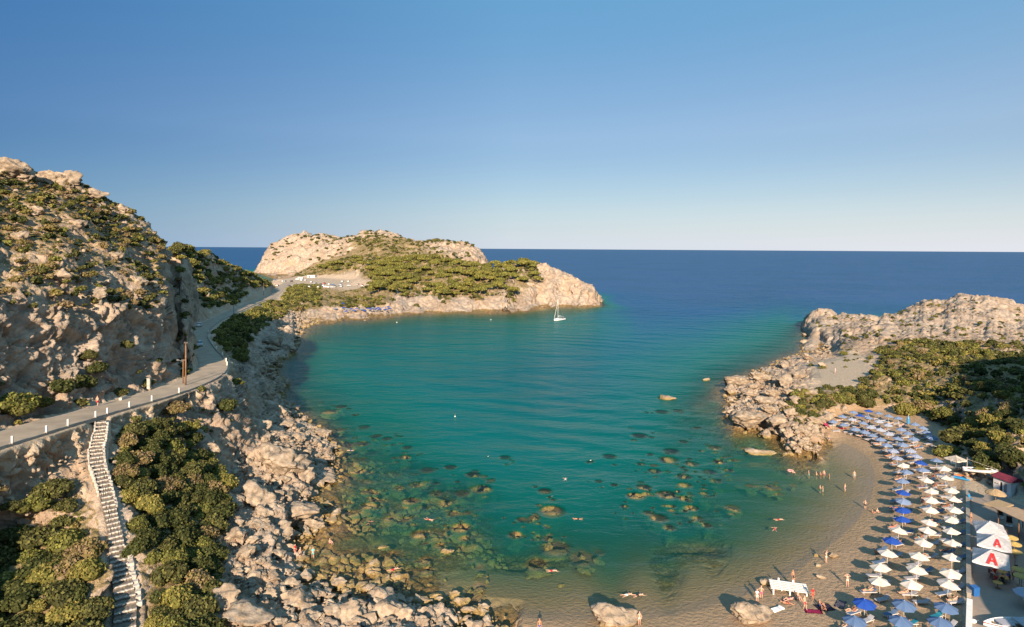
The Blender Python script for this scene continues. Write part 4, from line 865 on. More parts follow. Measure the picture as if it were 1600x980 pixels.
put(scatter(900, (-.37, -.235, 500, 700), lambda x, y, h: (h > 3.4) * (vg(x, y) > .4) * (samp(DIRT, x, y) < .3), .6, 1.3, 81, .7, 1.2), 'headland scrub', [.1, .3, .4, .1, .1], 181)
put(scatter(2600, (-.39, -.03, 880, 1190), lambda x, y, h: (h > 22) * c01((clump(x, y, 40, 29) - .25) * 2) * flat_ok(x, y, .9), 2.2, 5.0, 9, .62, 1.5), 'headland top', [.2, .45, .25, .05, .05], 19)
# big named shrubs seen in the photo (px, py of the base, width px, hue)
for px, py, w, hu, z in [(22, 640, 62, 2, 'cliff foot'), (92, 612, 50, 0, 'cliff foot'), (125, 606, 44, 0, 'cliff foot'), (150, 580, 40, 0, 'cliff foot'), (262, 678, 40, 1, 'outcrop'), (268, 705, 44, 2, 'outcrop'), (352, 640, 34, 0, 'outcrop'), (370, 600, 22, 2, 'outcrop'),
    (1332, 645, 0, 1, 'x'), (1318, 628, 34, 2, 'right slope'), (1345, 632, 40, 1, 'right slope'), (1290, 632, 30, 1, 'right slope'), (1415, 648, 42, 3, 'right slope'), (1440, 640, 36, 4, 'right slope'), (1475, 650, 40, 2, 'right slope'), (1500, 690, 58, 1, 'right slope'), (1482, 712, 44, 2, 'right slope'), (1520, 672, 40, 3, 'right slope'), (1545, 668, 44, 3, 'right slope'), (1562, 690, 46, 3, 'right slope'), (1535, 705, 40, 3, 'right slope'), (1580, 720, 46, 0, 'right slope'), (1540, 728, 46, 0, 'right slope'), (1592, 668, 40, 0, 'right slope')]:
    if w == 0: continue
    X, Y, h = hit(px, py); SHR.append((X, Y, h, w / 1000 * Y / 2, hu, z))
SDW_, RDW_ = SD - SW / 2, RD - RW / 2
SHR = [s_ for s_ in SHR if visible(s_[0], s_[1]) and samp(SDW_, s_[0], s_[1]) > .75 * s_[3] and samp(RDW_, s_[0], s_[1]) > .7 * s_[3]]
def show(s_): return s_[3] / s_[1]
pines = []; rest = []; big = []
SHR.sort(key=lambda s_: -show(s_))
ZL = {'near': 'on the slope beside the white stairs', 'outcrop': 'on the rocky outcrop below the road', 'slope': 'on the stony hillside above the cliff', 'cliff foot': 'at the cliff foot beside the road', 'far hill': 'on the shaded hillside beyond the bend', 'right slope': 'on the slope behind the beach umbrellas', 'right ridge': 'on the pale rocky headland at right', 'headland scrub': 'on the far headland', 'headland top': 'on the top of the far headland'}
HL = ['dark green', 'olive green', 'bright green', 'yellow-green', 'dry grey-brown']
indiv = SHR[:300]; rest = SHR[300:]
def side_word(x, y, z):
    px = x / y * 1000 + 800
    if z == 'near': return 'left of the white stairs' if x < float(np.interp(y, ST[::-1, 1], ST[::-1, 0])) else 'between the white stairs and the shore rocks'
    return ZL[z]
for s_ in indiv:
    x, y, h, r, hu, z = s_; sz = 'large' if show(s_) > .0165 else 'medium' if show(s_) > .012 else 'small'
    me = BUSH[(hu, random.randrange(3))]; o = bpy.data.objects.new('shrub', me); COL.objects.link(o)
    o.location = (x, y, h - .12 * r); o.rotation_euler = (0, 0, random.uniform(0, 6.28)); o.scale = (r * random.uniform(.95, 1.2), r * random.uniform(.95, 1.2), r * random.uniform(.85, 1.15))
    lab = '%s %s shrub %s' % (sz, HL[hu], side_word(x, y, z)); tag(o, lab, 'shrub', 'shrubs ' + side_word(x, y, z))
def merged_bushes(name, lst, label, cat):
    Vs, F4s, F3s, Ts, Hs = [], [], [], [], []; base_ = 0; r = np.random.default_rng(5)
    for x, y, h, rad, hu, z in lst:
        V, F4, F3, T = LOW[r.integers(5)]; a = r.uniform(0, 6.283); c, s = math.cos(a), math.sin(a); sx, sz_ = rad * r.uniform(.9, 1.25), rad * r.uniform(.75, 1.1)
        W_ = np.stack([(V[:, 0] * c - V[:, 1] * s) * sx + x, (V[:, 0] * s + V[:, 1] * c) * sx + y, V[:, 2] * sz_ + h - .15 * rad], 1)
        if y > 300:   # far ones: fewer leaves
            keep = 110; nl4 = len(F4); core0 = nl4 * 4; W_ = np.concatenate([W_[:keep * 4], W_[core0:]]); T = np.concatenate([T[:keep * 4], T[core0:]]); F3 = F3 - core0 + keep * 4; F4 = F4[:keep]
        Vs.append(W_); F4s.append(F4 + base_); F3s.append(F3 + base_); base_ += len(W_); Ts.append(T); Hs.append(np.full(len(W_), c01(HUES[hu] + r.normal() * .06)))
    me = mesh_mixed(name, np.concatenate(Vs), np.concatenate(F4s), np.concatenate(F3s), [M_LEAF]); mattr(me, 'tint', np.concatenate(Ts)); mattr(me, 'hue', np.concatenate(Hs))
    o = bpy.data.objects.new(name, me); COL.objects.link(o); tag(o, label, cat, kind='stuff')
merged_bushes('scrub', rest, 'low mixed scrub covering the hillsides and headlands', 'scrub')
print('shrubs', len(SHR))
# pines on the far headland
M_BARK = simple('bark', (.13, .09, .06), .9, var=.3, scale=3)
def pine(seed, hue):
    t = empty('pine_tree'); V, F4, F3, T = bush(seed, 900, .09, nl=8, flat=.42, core=2, spread=.6); V = V.copy(); V[:, 2] += .42
    me = mesh_mixed('crown', V, F4, F3, [M_LEAF]); mattr(me, 'tint', T); mattr(me, 'hue', np.full(len(V), hue)); o = bpy.data.objects.new('crown', me); COL.objects.link(o); o.parent = t
    bm = bmesh.new(); tube(bm, (0, 0, -.2), (.03, .02, .45), .06, .045, 7); tube(bm, (.03, .02, .4), (.02, -.03, .85), .045, .02, 6); tube(bm, (.03, .02, .42), (.35, .12, .72), .03, .012, 5); tube(bm, (.03, .02, .38), (-.3, -.1, .7), .03, .012, 5)
    o = bm_obj('trunk', bm, M_BARK, t, True); return t
PINES = [pine(500 + k, [.40, .50, .60][k]) for k in range(3)]
pl = scatter(2600, (-.32, .075, 440, 860), lambda x, y, h: (h > 5) * (vg(x, y) > .45) * (samp(DIRT, x, y) < .3) * c01((clump(x, y, 45, 41) - .2) * 3) * ((x / y > -.225) | (y > 715)), 3.2, 6.2, 51, .56, 1.0)
pl = [p for p in pl if visible(p[0], p[1]) and (CAMH - p[2]) / p[1] > .0 and not (p[1] > 690 and p[0] / p[1] < -.31)]
pl.sort(key=lambda p: -p[3] / p[1]); pl = pl[:230]; used = set()
for i, (x, y, h, r) in enumerate(pl):
    k = random.randrange(3); o = PINES[k] if k not in used else copy_tree(PINES[k]); used.add(k)
    o.location = (x, y, h); s = r * random.uniform(.95, 1.15); o.scale = (s, s, s * random.uniform(.9, 1.15)); o.rotation_euler = (0, 0, random.uniform(0, 6.28))
    px = x / y * 1000 + 800; part = 'left end' if px < 600 else 'middle' if px < 720 else 'right end'; dep = 'front edge' if y < 540 else 'middle rows' if y < 680 else 'back rows'
    tag(o, '%s round-topped pine in the %s at the %s of the headland wood' % (['dark', 'mid green', 'yellow-green'][k], dep, part), 'tree', 'pine trees on the far headland')
print('pines', len(pl))

# ------------------------------------------------------------------ boulders
def rock_material(name, a, b, c, wetz=True):
    m, nt, out = mat(name); p = N(nt, 'ShaderNodeBsdfPrincipled'); g = N(nt, 'ShaderNodeNewGeometry'); pos = g.outputs['Position']; oi = N(nt, 'ShaderNodeObjectInfo')
    n1 = noise_n(nt, .9, 6, .65, pos, .5); n2 = noise_n(nt, 4.5, 5, .65, pos)
    col = ramp(nt, n1, [(.28, a), (.5, b), (.72, c)]); col = mixc(nt, ramp(nt, n2, [(.58, (0, 0, 0)), (.74, (.7, .7, .7))]), col, tuple(x * .45 for x in a))
    sep = N(nt, 'ShaderNodeSeparateXYZ'); nt.links.new(pos, sep.inputs[0]); mr = N(nt, 'ShaderNodeMapRange'); mr.inputs[1].default_value = .1; mr.inputs[2].default_value = .65
    nt.links.new(math_n(nt, 'ADD', sep.outputs['Z'], math_n(nt, 'MULTIPLY', math_n(nt, 'SUBTRACT', n1, .5), .9)), mr.inputs[0])
    alg = ramp(nt, n2, [(.3, (.11, .075, .025)), (.5, (.26, .18, .065)), (.7, (.37, .275, .125))])
    col = mixc(nt, math_n(nt, 'MULTIPLY', math_n(nt, 'SUBTRACT', 1.0, mr.outputs[0]), .92), col, alg)
    nt.links.new(col, p.inputs['Base Color']); p.inputs['Roughness'].default_value = .88; p.inputs['Specular IOR Level'].default_value = .2
    bp = N(nt, 'ShaderNodeBump'); bp.inputs['Strength'].default_value = .8; bp.inputs['Distance'].default_value = .12; nt.links.new(n2, bp.inputs['Height']); nt.links.new(bp.outputs[0], p.inputs['Normal'])
    nt.links.new(p.outputs[0], out.inputs[0]); return m
M_ROCK = rock_material('limestone', (.13, .10, .075), (.30, .235, .17), (.46, .375, .285))
def boulder_mesh(seed, sub=4, planes=16):
    r = np.random.default_rng(seed); V, F = ICO[sub]; V = V.astype(np.float64).copy(); V *= 1.12
    for k in range(planes):
        n = r.normal(size=3); n /= np.linalg.norm(n); d = r.uniform(.5, .9); s = V @ n; V -= np.where(s > d, s - d, 0)[:, None] * n * .98
    nn = V / np.linalg.norm(V, axis=1, keepdims=True)
    V += nn * (facets(V[:, 0] * 2.2 + seed, V[:, 1] * 2.2, V[:, 2] * 2.2, seed) * .22 + fbm(V[:, 0] * 3 + seed, V[:, 1] * 3, V[:, 2] * 3, 3, seed) * .11)[:, None]
    V[:, 2] *= .8; return V, F
BM = []
for k in range(9):
    V, F = boulder_mesh(700 + k); me = bpy.data.meshes.new('boulder'); o = mesh_np('boulder', V, F, [M_ROCK]); BM.append(o.data); bpy.data.objects.remove(o)
LOWR = [boulder_mesh(800 + k, 2, 14) for k in range(6)]
ROCKS = []   # x,y,z(center),r,ry,rz(scale z),zone
def rk(px, py, w, zone, asp=.75, hz=.62, sink=.25, rot=None):
    X, Y, h = hit(px, py + w * .12); r = w / 1000 * Y / 2; ROCKS.append((X, Y, max(h, -.3) + r * hz * (1 - sink) * .5, r, r * asp, r * hz, zone, rot))
def lin(o_, sc_, lst, zone, **kw):
    for t_ in lst: rk(o_[0] + t_[0] / sc_, o_[1] + t_[1] / sc_, t_[2] / sc_, zone, **kw)
lin((370, 640), 4.456, [(350, 100, 150), (205, 205, 130), (600, 170, 140), (205, 475, 95), (140, 540, 100), (690, 725, 115), (480, 580, 110), (150, 790, 140), (180, 715, 130), (505, 340, 80), (250, 90, 90), (530, 800, 150), (100, 640, 80), (620, 330, 110), (655, 345, 90), (580, 370, 110), (440, 200, 120), (470, 830, 110), (250, 380, 80), (120, 380, 80)], 'left shore')
for _c in [(425, 712, 56), (398, 775, 54), (370, 835, 48), (345, 940, 66), (470, 940, 50), (548, 955, 54), (615, 958, 60), (440, 645, 42), (408, 612, 52), (398, 568, 44), (425, 535, 40), (400, 668, 44), (330, 700, 40), (440, 830, 40)]: rk(*_c, 'left shore', hz=.85, asp=.9, sink=.55)
rk(450, 726, 62, 'left shore', asp=1.1, hz=.8, rot=.5); rk(473, 745, 44, 'left shore', asp=.9, hz=.6, rot=.2); rk(462, 794, 92, 'left shore', asp=.6, hz=.36, rot=-.1); rk(512, 742, 44, 'left shore', asp=1.0, hz=.30)
lin((280, 780), 4.9, [(500, 420, 210), (760, 425, 140), (600, 195, 155), (180, 630, 210), (860, 780, 160), (700, 720, 150), (440, 560, 110), (800, 300, 95), (1000, 370, 90), (310, 650, 100), (640, 570, 80), (730, 610, 90), (900, 650, 80), (560, 640, 90), (450, 610, 70), (1090, 720, 110), (970, 830, 140), (1020, 900, 170), (800, 860, 120), (730, 260, 110), (460, 180, 80), (420, 350, 80), (1150, 780, 90), (930, 740, 110), (600, 700, 90), (860, 900, 120), (760, 940, 110), (380, 290, 70), (530, 540, 90), (620, 480, 100), (740, 540, 90)], 'left shore')
rk(383, 957, 90, 'left shore', asp=.8, hz=.42)
lin((440, 860), 4.444, [(870, 440, 165), (720, 340, 240), (640, 160, 95), (390, 230, 140), (560, 500, 150), (520, 400, 170), (1195, 320, 110), (1120, 350, 95), (1245, 360, 115), (1300, 410, 105), (1395, 405, 115), (370, 440, 190), (600, 270, 120), (250, 265, 60), (290, 300, 70), (350, 320, 60), (160, 115, 50), (700, 420, 120), (980, 430, 110), (200, 480, 130), (960, 500, 150), (1100, 490, 100), (300, 500, 120), (740, 500, 130), (460, 300, 70), (1420, 500, 150), (1330, 520, 110), (890, 350, 80)], 'foreground shore')
rk(699, 871, 30, 'shallows', hz=.5); rk(599, 866, 18, 'shallows', hz=.5)
for _c in [(15, 262, 66), (38, 274, 40), (82, 278, 44), (108, 280, 52), (148, 304, 34), (192, 326, 26), (240, 352, 22), (60, 330, 30), (120, 350, 34), (30, 370, 36), (180, 400, 30), (215, 440, 34), (95, 430, 40), (150, 460, 36), (260, 400, 26)]: rk(*_c, 'crest', hz=.75, sink=.5)
rk(956, 966, 78, 'big beach', asp=.62, hz=.62, rot=.1); rk(1172, 962, 66, 'big beach', asp=.7, hz=.68, rot=.3); rk(1197, 910, 26, 'sand', asp=.7); rk(1303, 868, 20, 'sand', asp=.6); rk(1275, 868, 10, 'sand'); rk(1282, 902, 14, 'sand'); rk(1280, 884, 10, 'sand')
lin((1100, 440), 3.2, [(230, 690, 185), (375, 700, 115), (440, 655, 105), (135, 650, 85), (245, 560, 85), (400, 500, 150), (170, 500, 150), (310, 765, 95), (405, 868, 52), (10, 525, 42), (570, 355, 45), (300, 600, 110), (350, 560, 90), (290, 480, 110), (480, 470, 90), (330, 640, 90), (130, 540, 90), (205, 490, 70), (480, 600, 90), (540, 560, 80), (250, 525, 70), (440, 560, 80), (400, 620, 70), (510, 300, 50), (505, 270, 40), (620, 680, 80), (560, 700, 90), (700, 640, 60), (600, 420, 60), (400, 420, 90), (520, 380, 70)], 'right shore')
rk(1183, 718, 46, 'right shallows', hz=.28, asp=.5); rk(1141, 622, 12, 'right shallows')
r_ = random.Random(3)
for k in range(46): rk(r_.uniform(1238, 1278), r_.uniform(655, 706), r_.uniform(8, 16), 'right cluster', hz=.8)
for px, py, w in [(454, 546, 29), (443, 583, 9), (439, 608, 26), (480, 503, 14), (464, 527, 12), (430, 565, 22), (420, 580, 20), (448, 598, 18), (425, 545, 18), (460, 640, 22), (476, 655, 18), (448, 520, 16)]: rk(px, py, w, 'shaded shore', hz=.7)
for px, py, w in [(1498, 735, 14), (1510, 740, 16), (1522, 742, 17), (1535, 743, 15), (1547, 746, 14), (1504, 727, 13), (1518, 731, 15), (1530, 733, 14), (1542, 735, 13), (1494, 743, 10), (1512, 749, 12), (1528, 750, 11), (1545, 754, 10)]: rk(px, py, w, 'retaining', hz=.85, asp=.9)
for px, py, w, t in SUBR:
    X, Y, _ = on(px, py, 0); r = w / 1000 * Y / 2; hb = gh(X, Y); t = t * .35 if t > 0 else t; hz_ = max(.35 * r, (-t - hb) * .55) if t > -.1 else .55 * r
    zc = -t - hz_ * .8 if t > -.1 else -.05; ROCKS.append((X, Y, zc, r, r * 1.0, hz_, 'submerged', None))
RL = {'crest': 'cropping out high on the left hillside', 'left shore': 'on the rocky left shore', 'foreground shore': 'at the bottom shore below the reef', 'shallows': 'standing in the shallow brown reef', 'big beach': 'standing at the water edge of the beach', 'sand': 'lying on wet sand near the white platform', 'right shore': 'on the rocky point left of the beach umbrellas', 'right shallows': 'awash beside the right rocky point', 'right cluster': 'in the rubble heap where the beach begins', 'shaded shore': 'in the shaded cove under the road', 'retaining': 'in the stone heap under the planted rowing boat', 'submerged': 'under clear green water in the bay'}
ROCKS.sort(key=lambda q: -q[3] / q[1]); nind = 0
def put_rock(q):
    x, y, z, rx, ry, rz, zone, rot = q; o = bpy.data.objects.new('boulder', random.choice(BM)); COL.objects.link(o); o.location = (x, y, z); o.scale = (rx, ry, rz)
    o.rotation_euler = (random.uniform(-.3, .3), random.uniform(-.3, .3), rot if rot is not None else random.uniform(-.5, .5)); s = rx / y
    if zone == 'big beach': o.data = BM[2]; o.rotation_euler = (0, 0, rot)
    px = x / y * 1000 + 800; py = HOR + (CAMH - z) / y * 1000
    sz = 'huge' if s > .03 else 'big' if s > .018 else 'middle-sized' if s > .010 else 'small'
    if zone == 'submerged': lab = '%s brown boulder %s, %s' % (sz, RL[zone], 'towards the left reef' if px < 800 else 'towards the beach' if py > 760 else 'off the right rocky point')
    elif zone == 'big beach': lab = 'tall pale boulder at the water edge, %s' % ('nearer the middle of the bottom edge' if px < 1050 else 'just below the white platform')
    else: lab = '%s pale limestone boulder %s' % (sz, RL[zone])
    tag(o, lab, 'boulder', 'boulders ' + RL[zone])
# rubble between the big boulders on the rocky shores
rub = scatter(9000, (-.44, .0, 62, 190), lambda x, y, h: (h > -.25) * (h < 6.0) * (samp(ROCK, x, y) > .5), .2, 1.35, 61, .55, 4.0)
rub += scatter(1800, (.32, .5, 140, 300), lambda x, y, h: (h > -.2) * (h < 5) * (samp(ROCK, x, y) > .55), .3, 1.2, 62, .7, 2.5)
rub += scatter(2500, (-.42, -.3, 180, 420), lambda x, y, h: (h > -.2) * (h < 5) * (samp(ROCK, x, y) > .5), .4, 1.6, 63, .6, 2.0)
rub += scatter(1600, (-.85, -.5, 70, 96), lambda x, y, h: (h > 8) * (h < 18) * (x > -63) * (samp(ROCK, x, y) > .2) * clear_ok(x, y), .15, .5, 64, .6, 2.0)
rub += scatter(2200, (-.85, -.42, 88, 180), lambda x, y, h: (h > 24) * c01(clump(x, y, 6, 91) * 2 - .8) * flat_ok(x, y, 1.4), .2, 1.1, 65, .7, 3.0)
rub = [q for q in rub if visible(q[0], q[1])] + REEFB
rub.sort(key=lambda q: -q[3] / q[1]); room = max(0, 298 - len(ROCKS))
for q in ROCKS[:300]: put_rock(q)
for x, y, h, r in rub[:room]:
    zone = 'left shore' if x / y < -.2 and y < 140 and h < 6 else 'right shore' if x / y > .3 else 'foreground shore' if h < 6 and y < 110 else 'shaded shore' if h < 6 else 'hill'
    RL['hill'] = 'among shrubs on the stony hillside'; put_rock((x, y, h + .15 * r, r, r * random.uniform(.6, .95), r * random.uniform(.55, .8), zone, None))
Vs, Fs = [], []; base_ = 0; r = np.random.default_rng(9)
for x, y, h, rad in rub[room:]:
    V, F = LOWR[r.integers(6)]; a = r.uniform(0, 6.28); c, s = math.cos(a), math.sin(a); sy, sz_ = r.uniform(.6, .95), r.uniform(.6, .9)
    Vs.append(np.stack([(V[:, 0] * c - V[:, 1] * s * sy) * rad + x, (V[:, 0] * s + V[:, 1] * c * sy) * rad + y, V[:, 2] * rad * sz_ + h - .05 * rad], 1)); Fs.append(F + base_); base_ += len(V)
o = mesh_np('rubble', np.concatenate(Vs), np.concatenate(Fs), [M_ROCK], smooth=False); tag(o, 'loose pale limestone rubble along the shore', 'rubble', kind='stuff')
print('rocks', len(ROCKS), len(rub))
# ------------------------------------------------------------------ beach umbrellas and sunbeds
def cloth(name, col, stripes=None):
    m, nt, out = mat(name); p = N(nt, 'ShaderNodeBsdfPrincipled'); tc = N(nt, 'ShaderNodeTexCoord'); nz = noise_n(nt, 1.5, 3, .5, tc.outputs['Object'])
    c = ramp(nt, nz, [(.3, tuple(x * .9 for x in col)), (.7, tuple(min(1, x * 1.08) for x in col))])
    if stripes:
        sp = N(nt, 'ShaderNodeSeparateXYZ'); nt.links.new(tc.outputs['Object'], sp.inputs[0])
        r_ = math_n(nt, 'SQRT', math_n(nt, 'ADD', math_n(nt, 'MULTIPLY', sp.outputs['X'], sp.outputs['X']), math_n(nt, 'MULTIPLY', sp.outputs['Y'], sp.outputs['Y'])))
        s_ = ramp(nt, math_n(nt, 'FRACT', math_n(nt, 'MULTIPLY', r_, 3.6)), [(.45, (0, 0, 0)), (.5, (1, 1, 1))]); c = mixc(nt, s_, c, stripes)
    nt.links.new(c, p.inputs['Base Color']); p.inputs['Roughness'].default_value = .85; p.inputs['Specular IOR Level'].default_value = .2
    t = N(nt, 'ShaderNodeBsdfTranslucent'); nt.links.new(c, t.inputs[0]); mx = N(nt, 'ShaderNodeMixShader'); mx.inputs[0].default_value = .25
    nt.links.new(p.outputs[0], mx.inputs[1]); nt.links.new(t.outputs[0], mx.inputs[2]); nt.links.new(mx.outputs[0], out.inputs[0]); return m
CL = {'W': cloth('cream_canvas', (.74, .68, .60)), 'L': cloth('faded_blue_canvas', (.22, .30, .46)), 'B': cloth('royal_blue_canvas', (.025, .09, .42)), 'S': cloth('striped_canvas', (.55, .57, .62), (.16, .24, .44)), 'N': cloth('slate_blue_canvas', (.12, .20, .36)), 'G': cloth('pale_blue_canvas', (.40, .44, .53))}
M_POLE = simple('white_pole_paint', (.6, .58, .54), .5, var=.1)
def canopy_mesh(n, mt, vent=True):
    bm = bmesh.new(); R0 = 1.0; rings = [(0.06, .42), (.35, .31), (.7, .165), (1.0, .0)]
    def build(rings_, thick, flip=False):
        prev = None
        for rr, zz in rings_:
            cur = []
            for k in range(n * 2):
                a = math.pi * k / n; edge = (k % 2 == 1); rad = rr * (math.cos(math.pi / n) * (1.0 - .03 * rr) if edge else 1.0); z = zz - (.02 * rr if edge else 0) - thick
                cur.append(bm.verts.new((rad * math.cos(a), rad * math.sin(a), z)))
            if prev:
                for k in range(n * 2):
                    f = bm.faces.new((prev[k], cur[k], cur[(k + 1) % (n * 2)], prev[(k + 1) % (n * 2)])); f.smooth = False
            else:
                bm.faces.new(cur)
            prev = cur
        return prev
    a = build(rings, 0); b = build(rings, .012)
    for k in range(n * 2): bm.faces.new((a[k], b[k], b[(k + 1) % (n * 2)], a[(k + 1) % (n * 2)]))
    # short valance
    v = [bm.verts.new((w.co.x * 1.005, w.co.y * 1.005, w.co.z - .055)) for w in a]
    for k in range(n * 2): bm.faces.new((a[k], v[k], v[(k + 1) % (n * 2)], a[(k + 1) % (n * 2)]))
    return bm
def make_umbrella(kind, R, n=8, hgt_=2.25):
    t = empty('beach_umbrella'); bm = canopy_mesh(n, None); bmesh.ops.scale(bm, vec=(R, R, R * .92), verts=bm.verts); bmesh.ops.translate(bm, vec=(0, 0, hgt_ - .38 * R), verts=bm.verts)
    bmesh.ops.recalc_face_normals(bm, faces=bm.faces); me = bpy.data.meshes.new('canopy'); bm.to_mesh(me); bm.free(); me.materials.append(CL[kind]); c = bpy.data.objects.new('canopy', me); COL.objects.link(c); c.parent = t
    bm = bmesh.new(); r = bmesh.ops.create_cone(bm, cap_ends=True, segments=n, radius1=.2 * R, radius2=.02, depth=.09); bmesh.ops.translate(bm, vec=(0, 0, hgt_ + .07), verts=bm.verts); bm_obj('vent_cap', bm, CL[kind], c)
    bm = bmesh.new(); tube(bm, (0, 0, -.25), (0, 0, hgt_ + .16), .028, n=8); bm_obj('pole', bm, M_POLE, t, True)
    bm = bmesh.new()
    for k in range(n):
        a = 2 * math.pi * k / n; tube(bm, (0, 0, hgt_ - .02), (R * .97 * math.cos(a), R * .97 * math.sin(a), hgt_ - .39 * R), .012, n=4)
    bm_obj('ribs', bm, M_POLE, t); return t
UMB = {k: None for k in 'WLBSNG'}
def umb(kind, R):
    k = (kind, round(R, 1))
    if k not in UMB or UMB[k] is None: UMB[k] = make_umbrella(kind, R, 6 if kind in 'W' else 8); return UMB[k]
    return copy_tree(UMB[k])
M_BEDW = simple('white_bed_frame', (.62, .58, .55), .5); M_BEDB = cloth('blue_bed_fabric', (.14, .22, .36)); M_BEDL = cloth('pale_bed_fabric', (.46, .46, .50)); M_BEDT = cloth('turquoise_bed_fabric', (.03, .26, .38))
def make_bed(fab):
    t = empty('sunbed'); bm = bmesh.new()
    for s in (-.3, .3): bx(bm, (0, s, .32), (1.95, .05, .06), bevel=.01)
    for x in (-.95, -.35, .35, .95): bx(bm, (x, 0, .32), (.05, .62, .05))
    bm_obj('frame', bm, M_BEDW, t)
    for x in (-.75, .75):
        for s in (-.28, .28):
            bm = bmesh.new(); tube(bm, (x, s, 0), (x, s, .33), .025, n=6); bm_obj('leg', bm, M_BEDW, t)
    bm = bmesh.new(); bx(bm, (-.25, 0, .375), (1.4, .58, .06), bevel=.02); bm_obj('seat', bm, fab, t)
    bm = bmesh.new(); bx(bm, (.70, 0, .53), (.66, .56, .05), Euler((0, -.52, 0)), bevel=.02); bm_obj('backrest', bm, fab, t)
    return t
BED = {'w': make_bed(M_BEDL), 'b': make_bed(M_BEDB), 't': make_bed(M_BEDT)}; BEDU = set()
def bed(kind, x, y, rz, label, group):
    o = BED[kind] if kind not in BEDU else copy_tree(BED[kind]); BEDU.add(kind); o.location = (x, y, gh(x, y) + .01); o.rotation_euler = (0, 0, rz); tag(o, label, 'sunbed', group); return o
M_TBL = simple('small_table_plastic', (.10, .22, .30), .5)
def ordw(i): return (['first'] + ordn[1:])[i] if i < 20 else '%dth' % (i + 1)
def from1(x, y): return 1280 + x / 6.533, 620 + y / 6.533
def from2(x, y): return 1340 + x / 6.533, 740 + y / 6.533
def from3(x, y): return 1180 + x / 6.533, 830 + y / 6.533
def from4(x, y): return 1360 + x / 6.533, 830 + y / 6.533
UL = []
for k, x, y in [('B', 505, 135), ('L', 347, 150), ('L', 610, 160), ('B', 417, 185), ('L', 235, 190), ('L', 708, 190), ('L', 500, 212), ('L', 815, 212), ('G', 332, 227), ('L', 147, 247), ('G', 605, 245), ('L', 440, 262), ('G', 700, 278), ('L', 255, 277), ('L', 982, 272), ('L', 1052, 308), ('G', 525, 297), ('L', 835, 323), ('L', 368, 317), ('G', 615, 328), ('L', 1105, 353), ('L', 463, 348), ('G', 710, 370), ('L', 917, 367), ('L', 543, 385), ('L', 1150, 407), ('L', 793, 413), ('L', 967, 423), ('L', 627, 424), ('L', 855, 472), ('L', 690, 482), ('S', 750, 540), ('S', 927, 533), ('S', 985, 592), ('S', 800, 613), ('L', 1203, 643), ('B', 1030, 662), ('W', 867, 683), ('W', 1275, 720), ('L', 1065, 735), ('L', 893, 760), ('W', 1290, 813), ('W', 1087, 835), ('L', 855, 852), ('W', 1350, 935)]: UL.append((k, *from1(x, y)))
for k, x, y in [('B', 460, 178), ('W', 763, 170), ('L', 462, 257), ('W', 750, 255), ('W', 970, 252), ('B', 473, 352), ('W', 740, 353), ('W', 985, 350), ('B', 463, 452), ('W', 717, 475), ('W', 970, 457), ('W', 410, 563), ('W', 703, 560), ('W', 963, 577), ('B', 352, 670), ('W', 667, 685), ('W', 965, 693), ('W', 302, 790), ('W', 620, 818), ('W', 960, 830), ('W', 243, 930)]: UL.append((k, *from2(x, y)))
for k, x, y in [('W', 470, 367), ('W', 815, 395), ('W', 100, 500), ('W', 425, 525), ('W', 785, 522), ('N', 340, 725), ('N', 765, 745), ('N', 305, 885), ('N', 715, 907)]: UL.append((k, *from4(x, y)))
UL += [('B', *from3(1115, 700)), ('N', *from3(1015, 880))]
def size_px(py): return float(np.interp(py, [640, 700, 750, 800, 850, 905, 965], [13.2, 17.5, 20.5, 23.5, 27, 32.5, 36]))
UW = []
for k, px, py in UL:
    a, b = ray(px, py); g = 1.3; Y = (CAMH - g - 2.05) / b; g = gh(a * Y, Y); Y = (CAMH - g - 2.05) / b; R = size_px(py) / 1000 * Y / 2; UW.append([k, px, py, a * Y, Y, g, round(min(max(R, 1.0), 1.75), 1)])
KN = {'W': 'white', 'L': 'pale blue', 'G': 'bluish-white', 'B': 'royal blue', 'S': 'striped blue and white', 'N': 'slate blue'}
def column(u):
    k, px, py = u[:3]
    if py < 716 and k in 'LBGS': return 'cove'
    if py > 925: return 'front'
    if px > 1462 + (py - 700) * .0 and py > 715: return 'wall'
    if px > float(np.interp(py, [720, 780, 850, 910], [1428, 1436, 1430, 1408])): return 'middle'
    return 'shore'
CN = {'wall': 'in the column beside the terrace wall', 'middle': 'in the middle column', 'shore': 'in the column nearest the water', 'cove': 'in the crowded far corner', 'front': 'in the bottom rows'}
cols = {}
for u in UW: cols.setdefault(column(u), []).append(u)
UTXT = []
for c, lst in cols.items():
    if c in ('cove', 'front'):
        lst.sort(key=lambda u: -u[2]); bands = []; step_ = 8 if c == 'cove' else 14
        for u in lst:
            if bands and bands[-1][0][2] - u[2] < step_: bands[-1].append(u)
            else: bands.append([u])
        for bi, bnd in enumerate(bands):
            bnd.sort(key=lambda u: u[1])
            for j, u in enumerate(bnd):
                w = 'far corner' if c == 'cove' else 'bottom group'
                u.append('%s from left in the %s row of the %s' % (ordw(j), ordn[bi] if bi else 'nearest', w)); u.append(c)
    else:
        lst.sort(key=lambda u: -u[2])
        for j, u in enumerate(lst): u.append('%s %s' % (ordn[j] if j else 'nearest', CN[c])); u.append(c)
ur = random.Random(12)
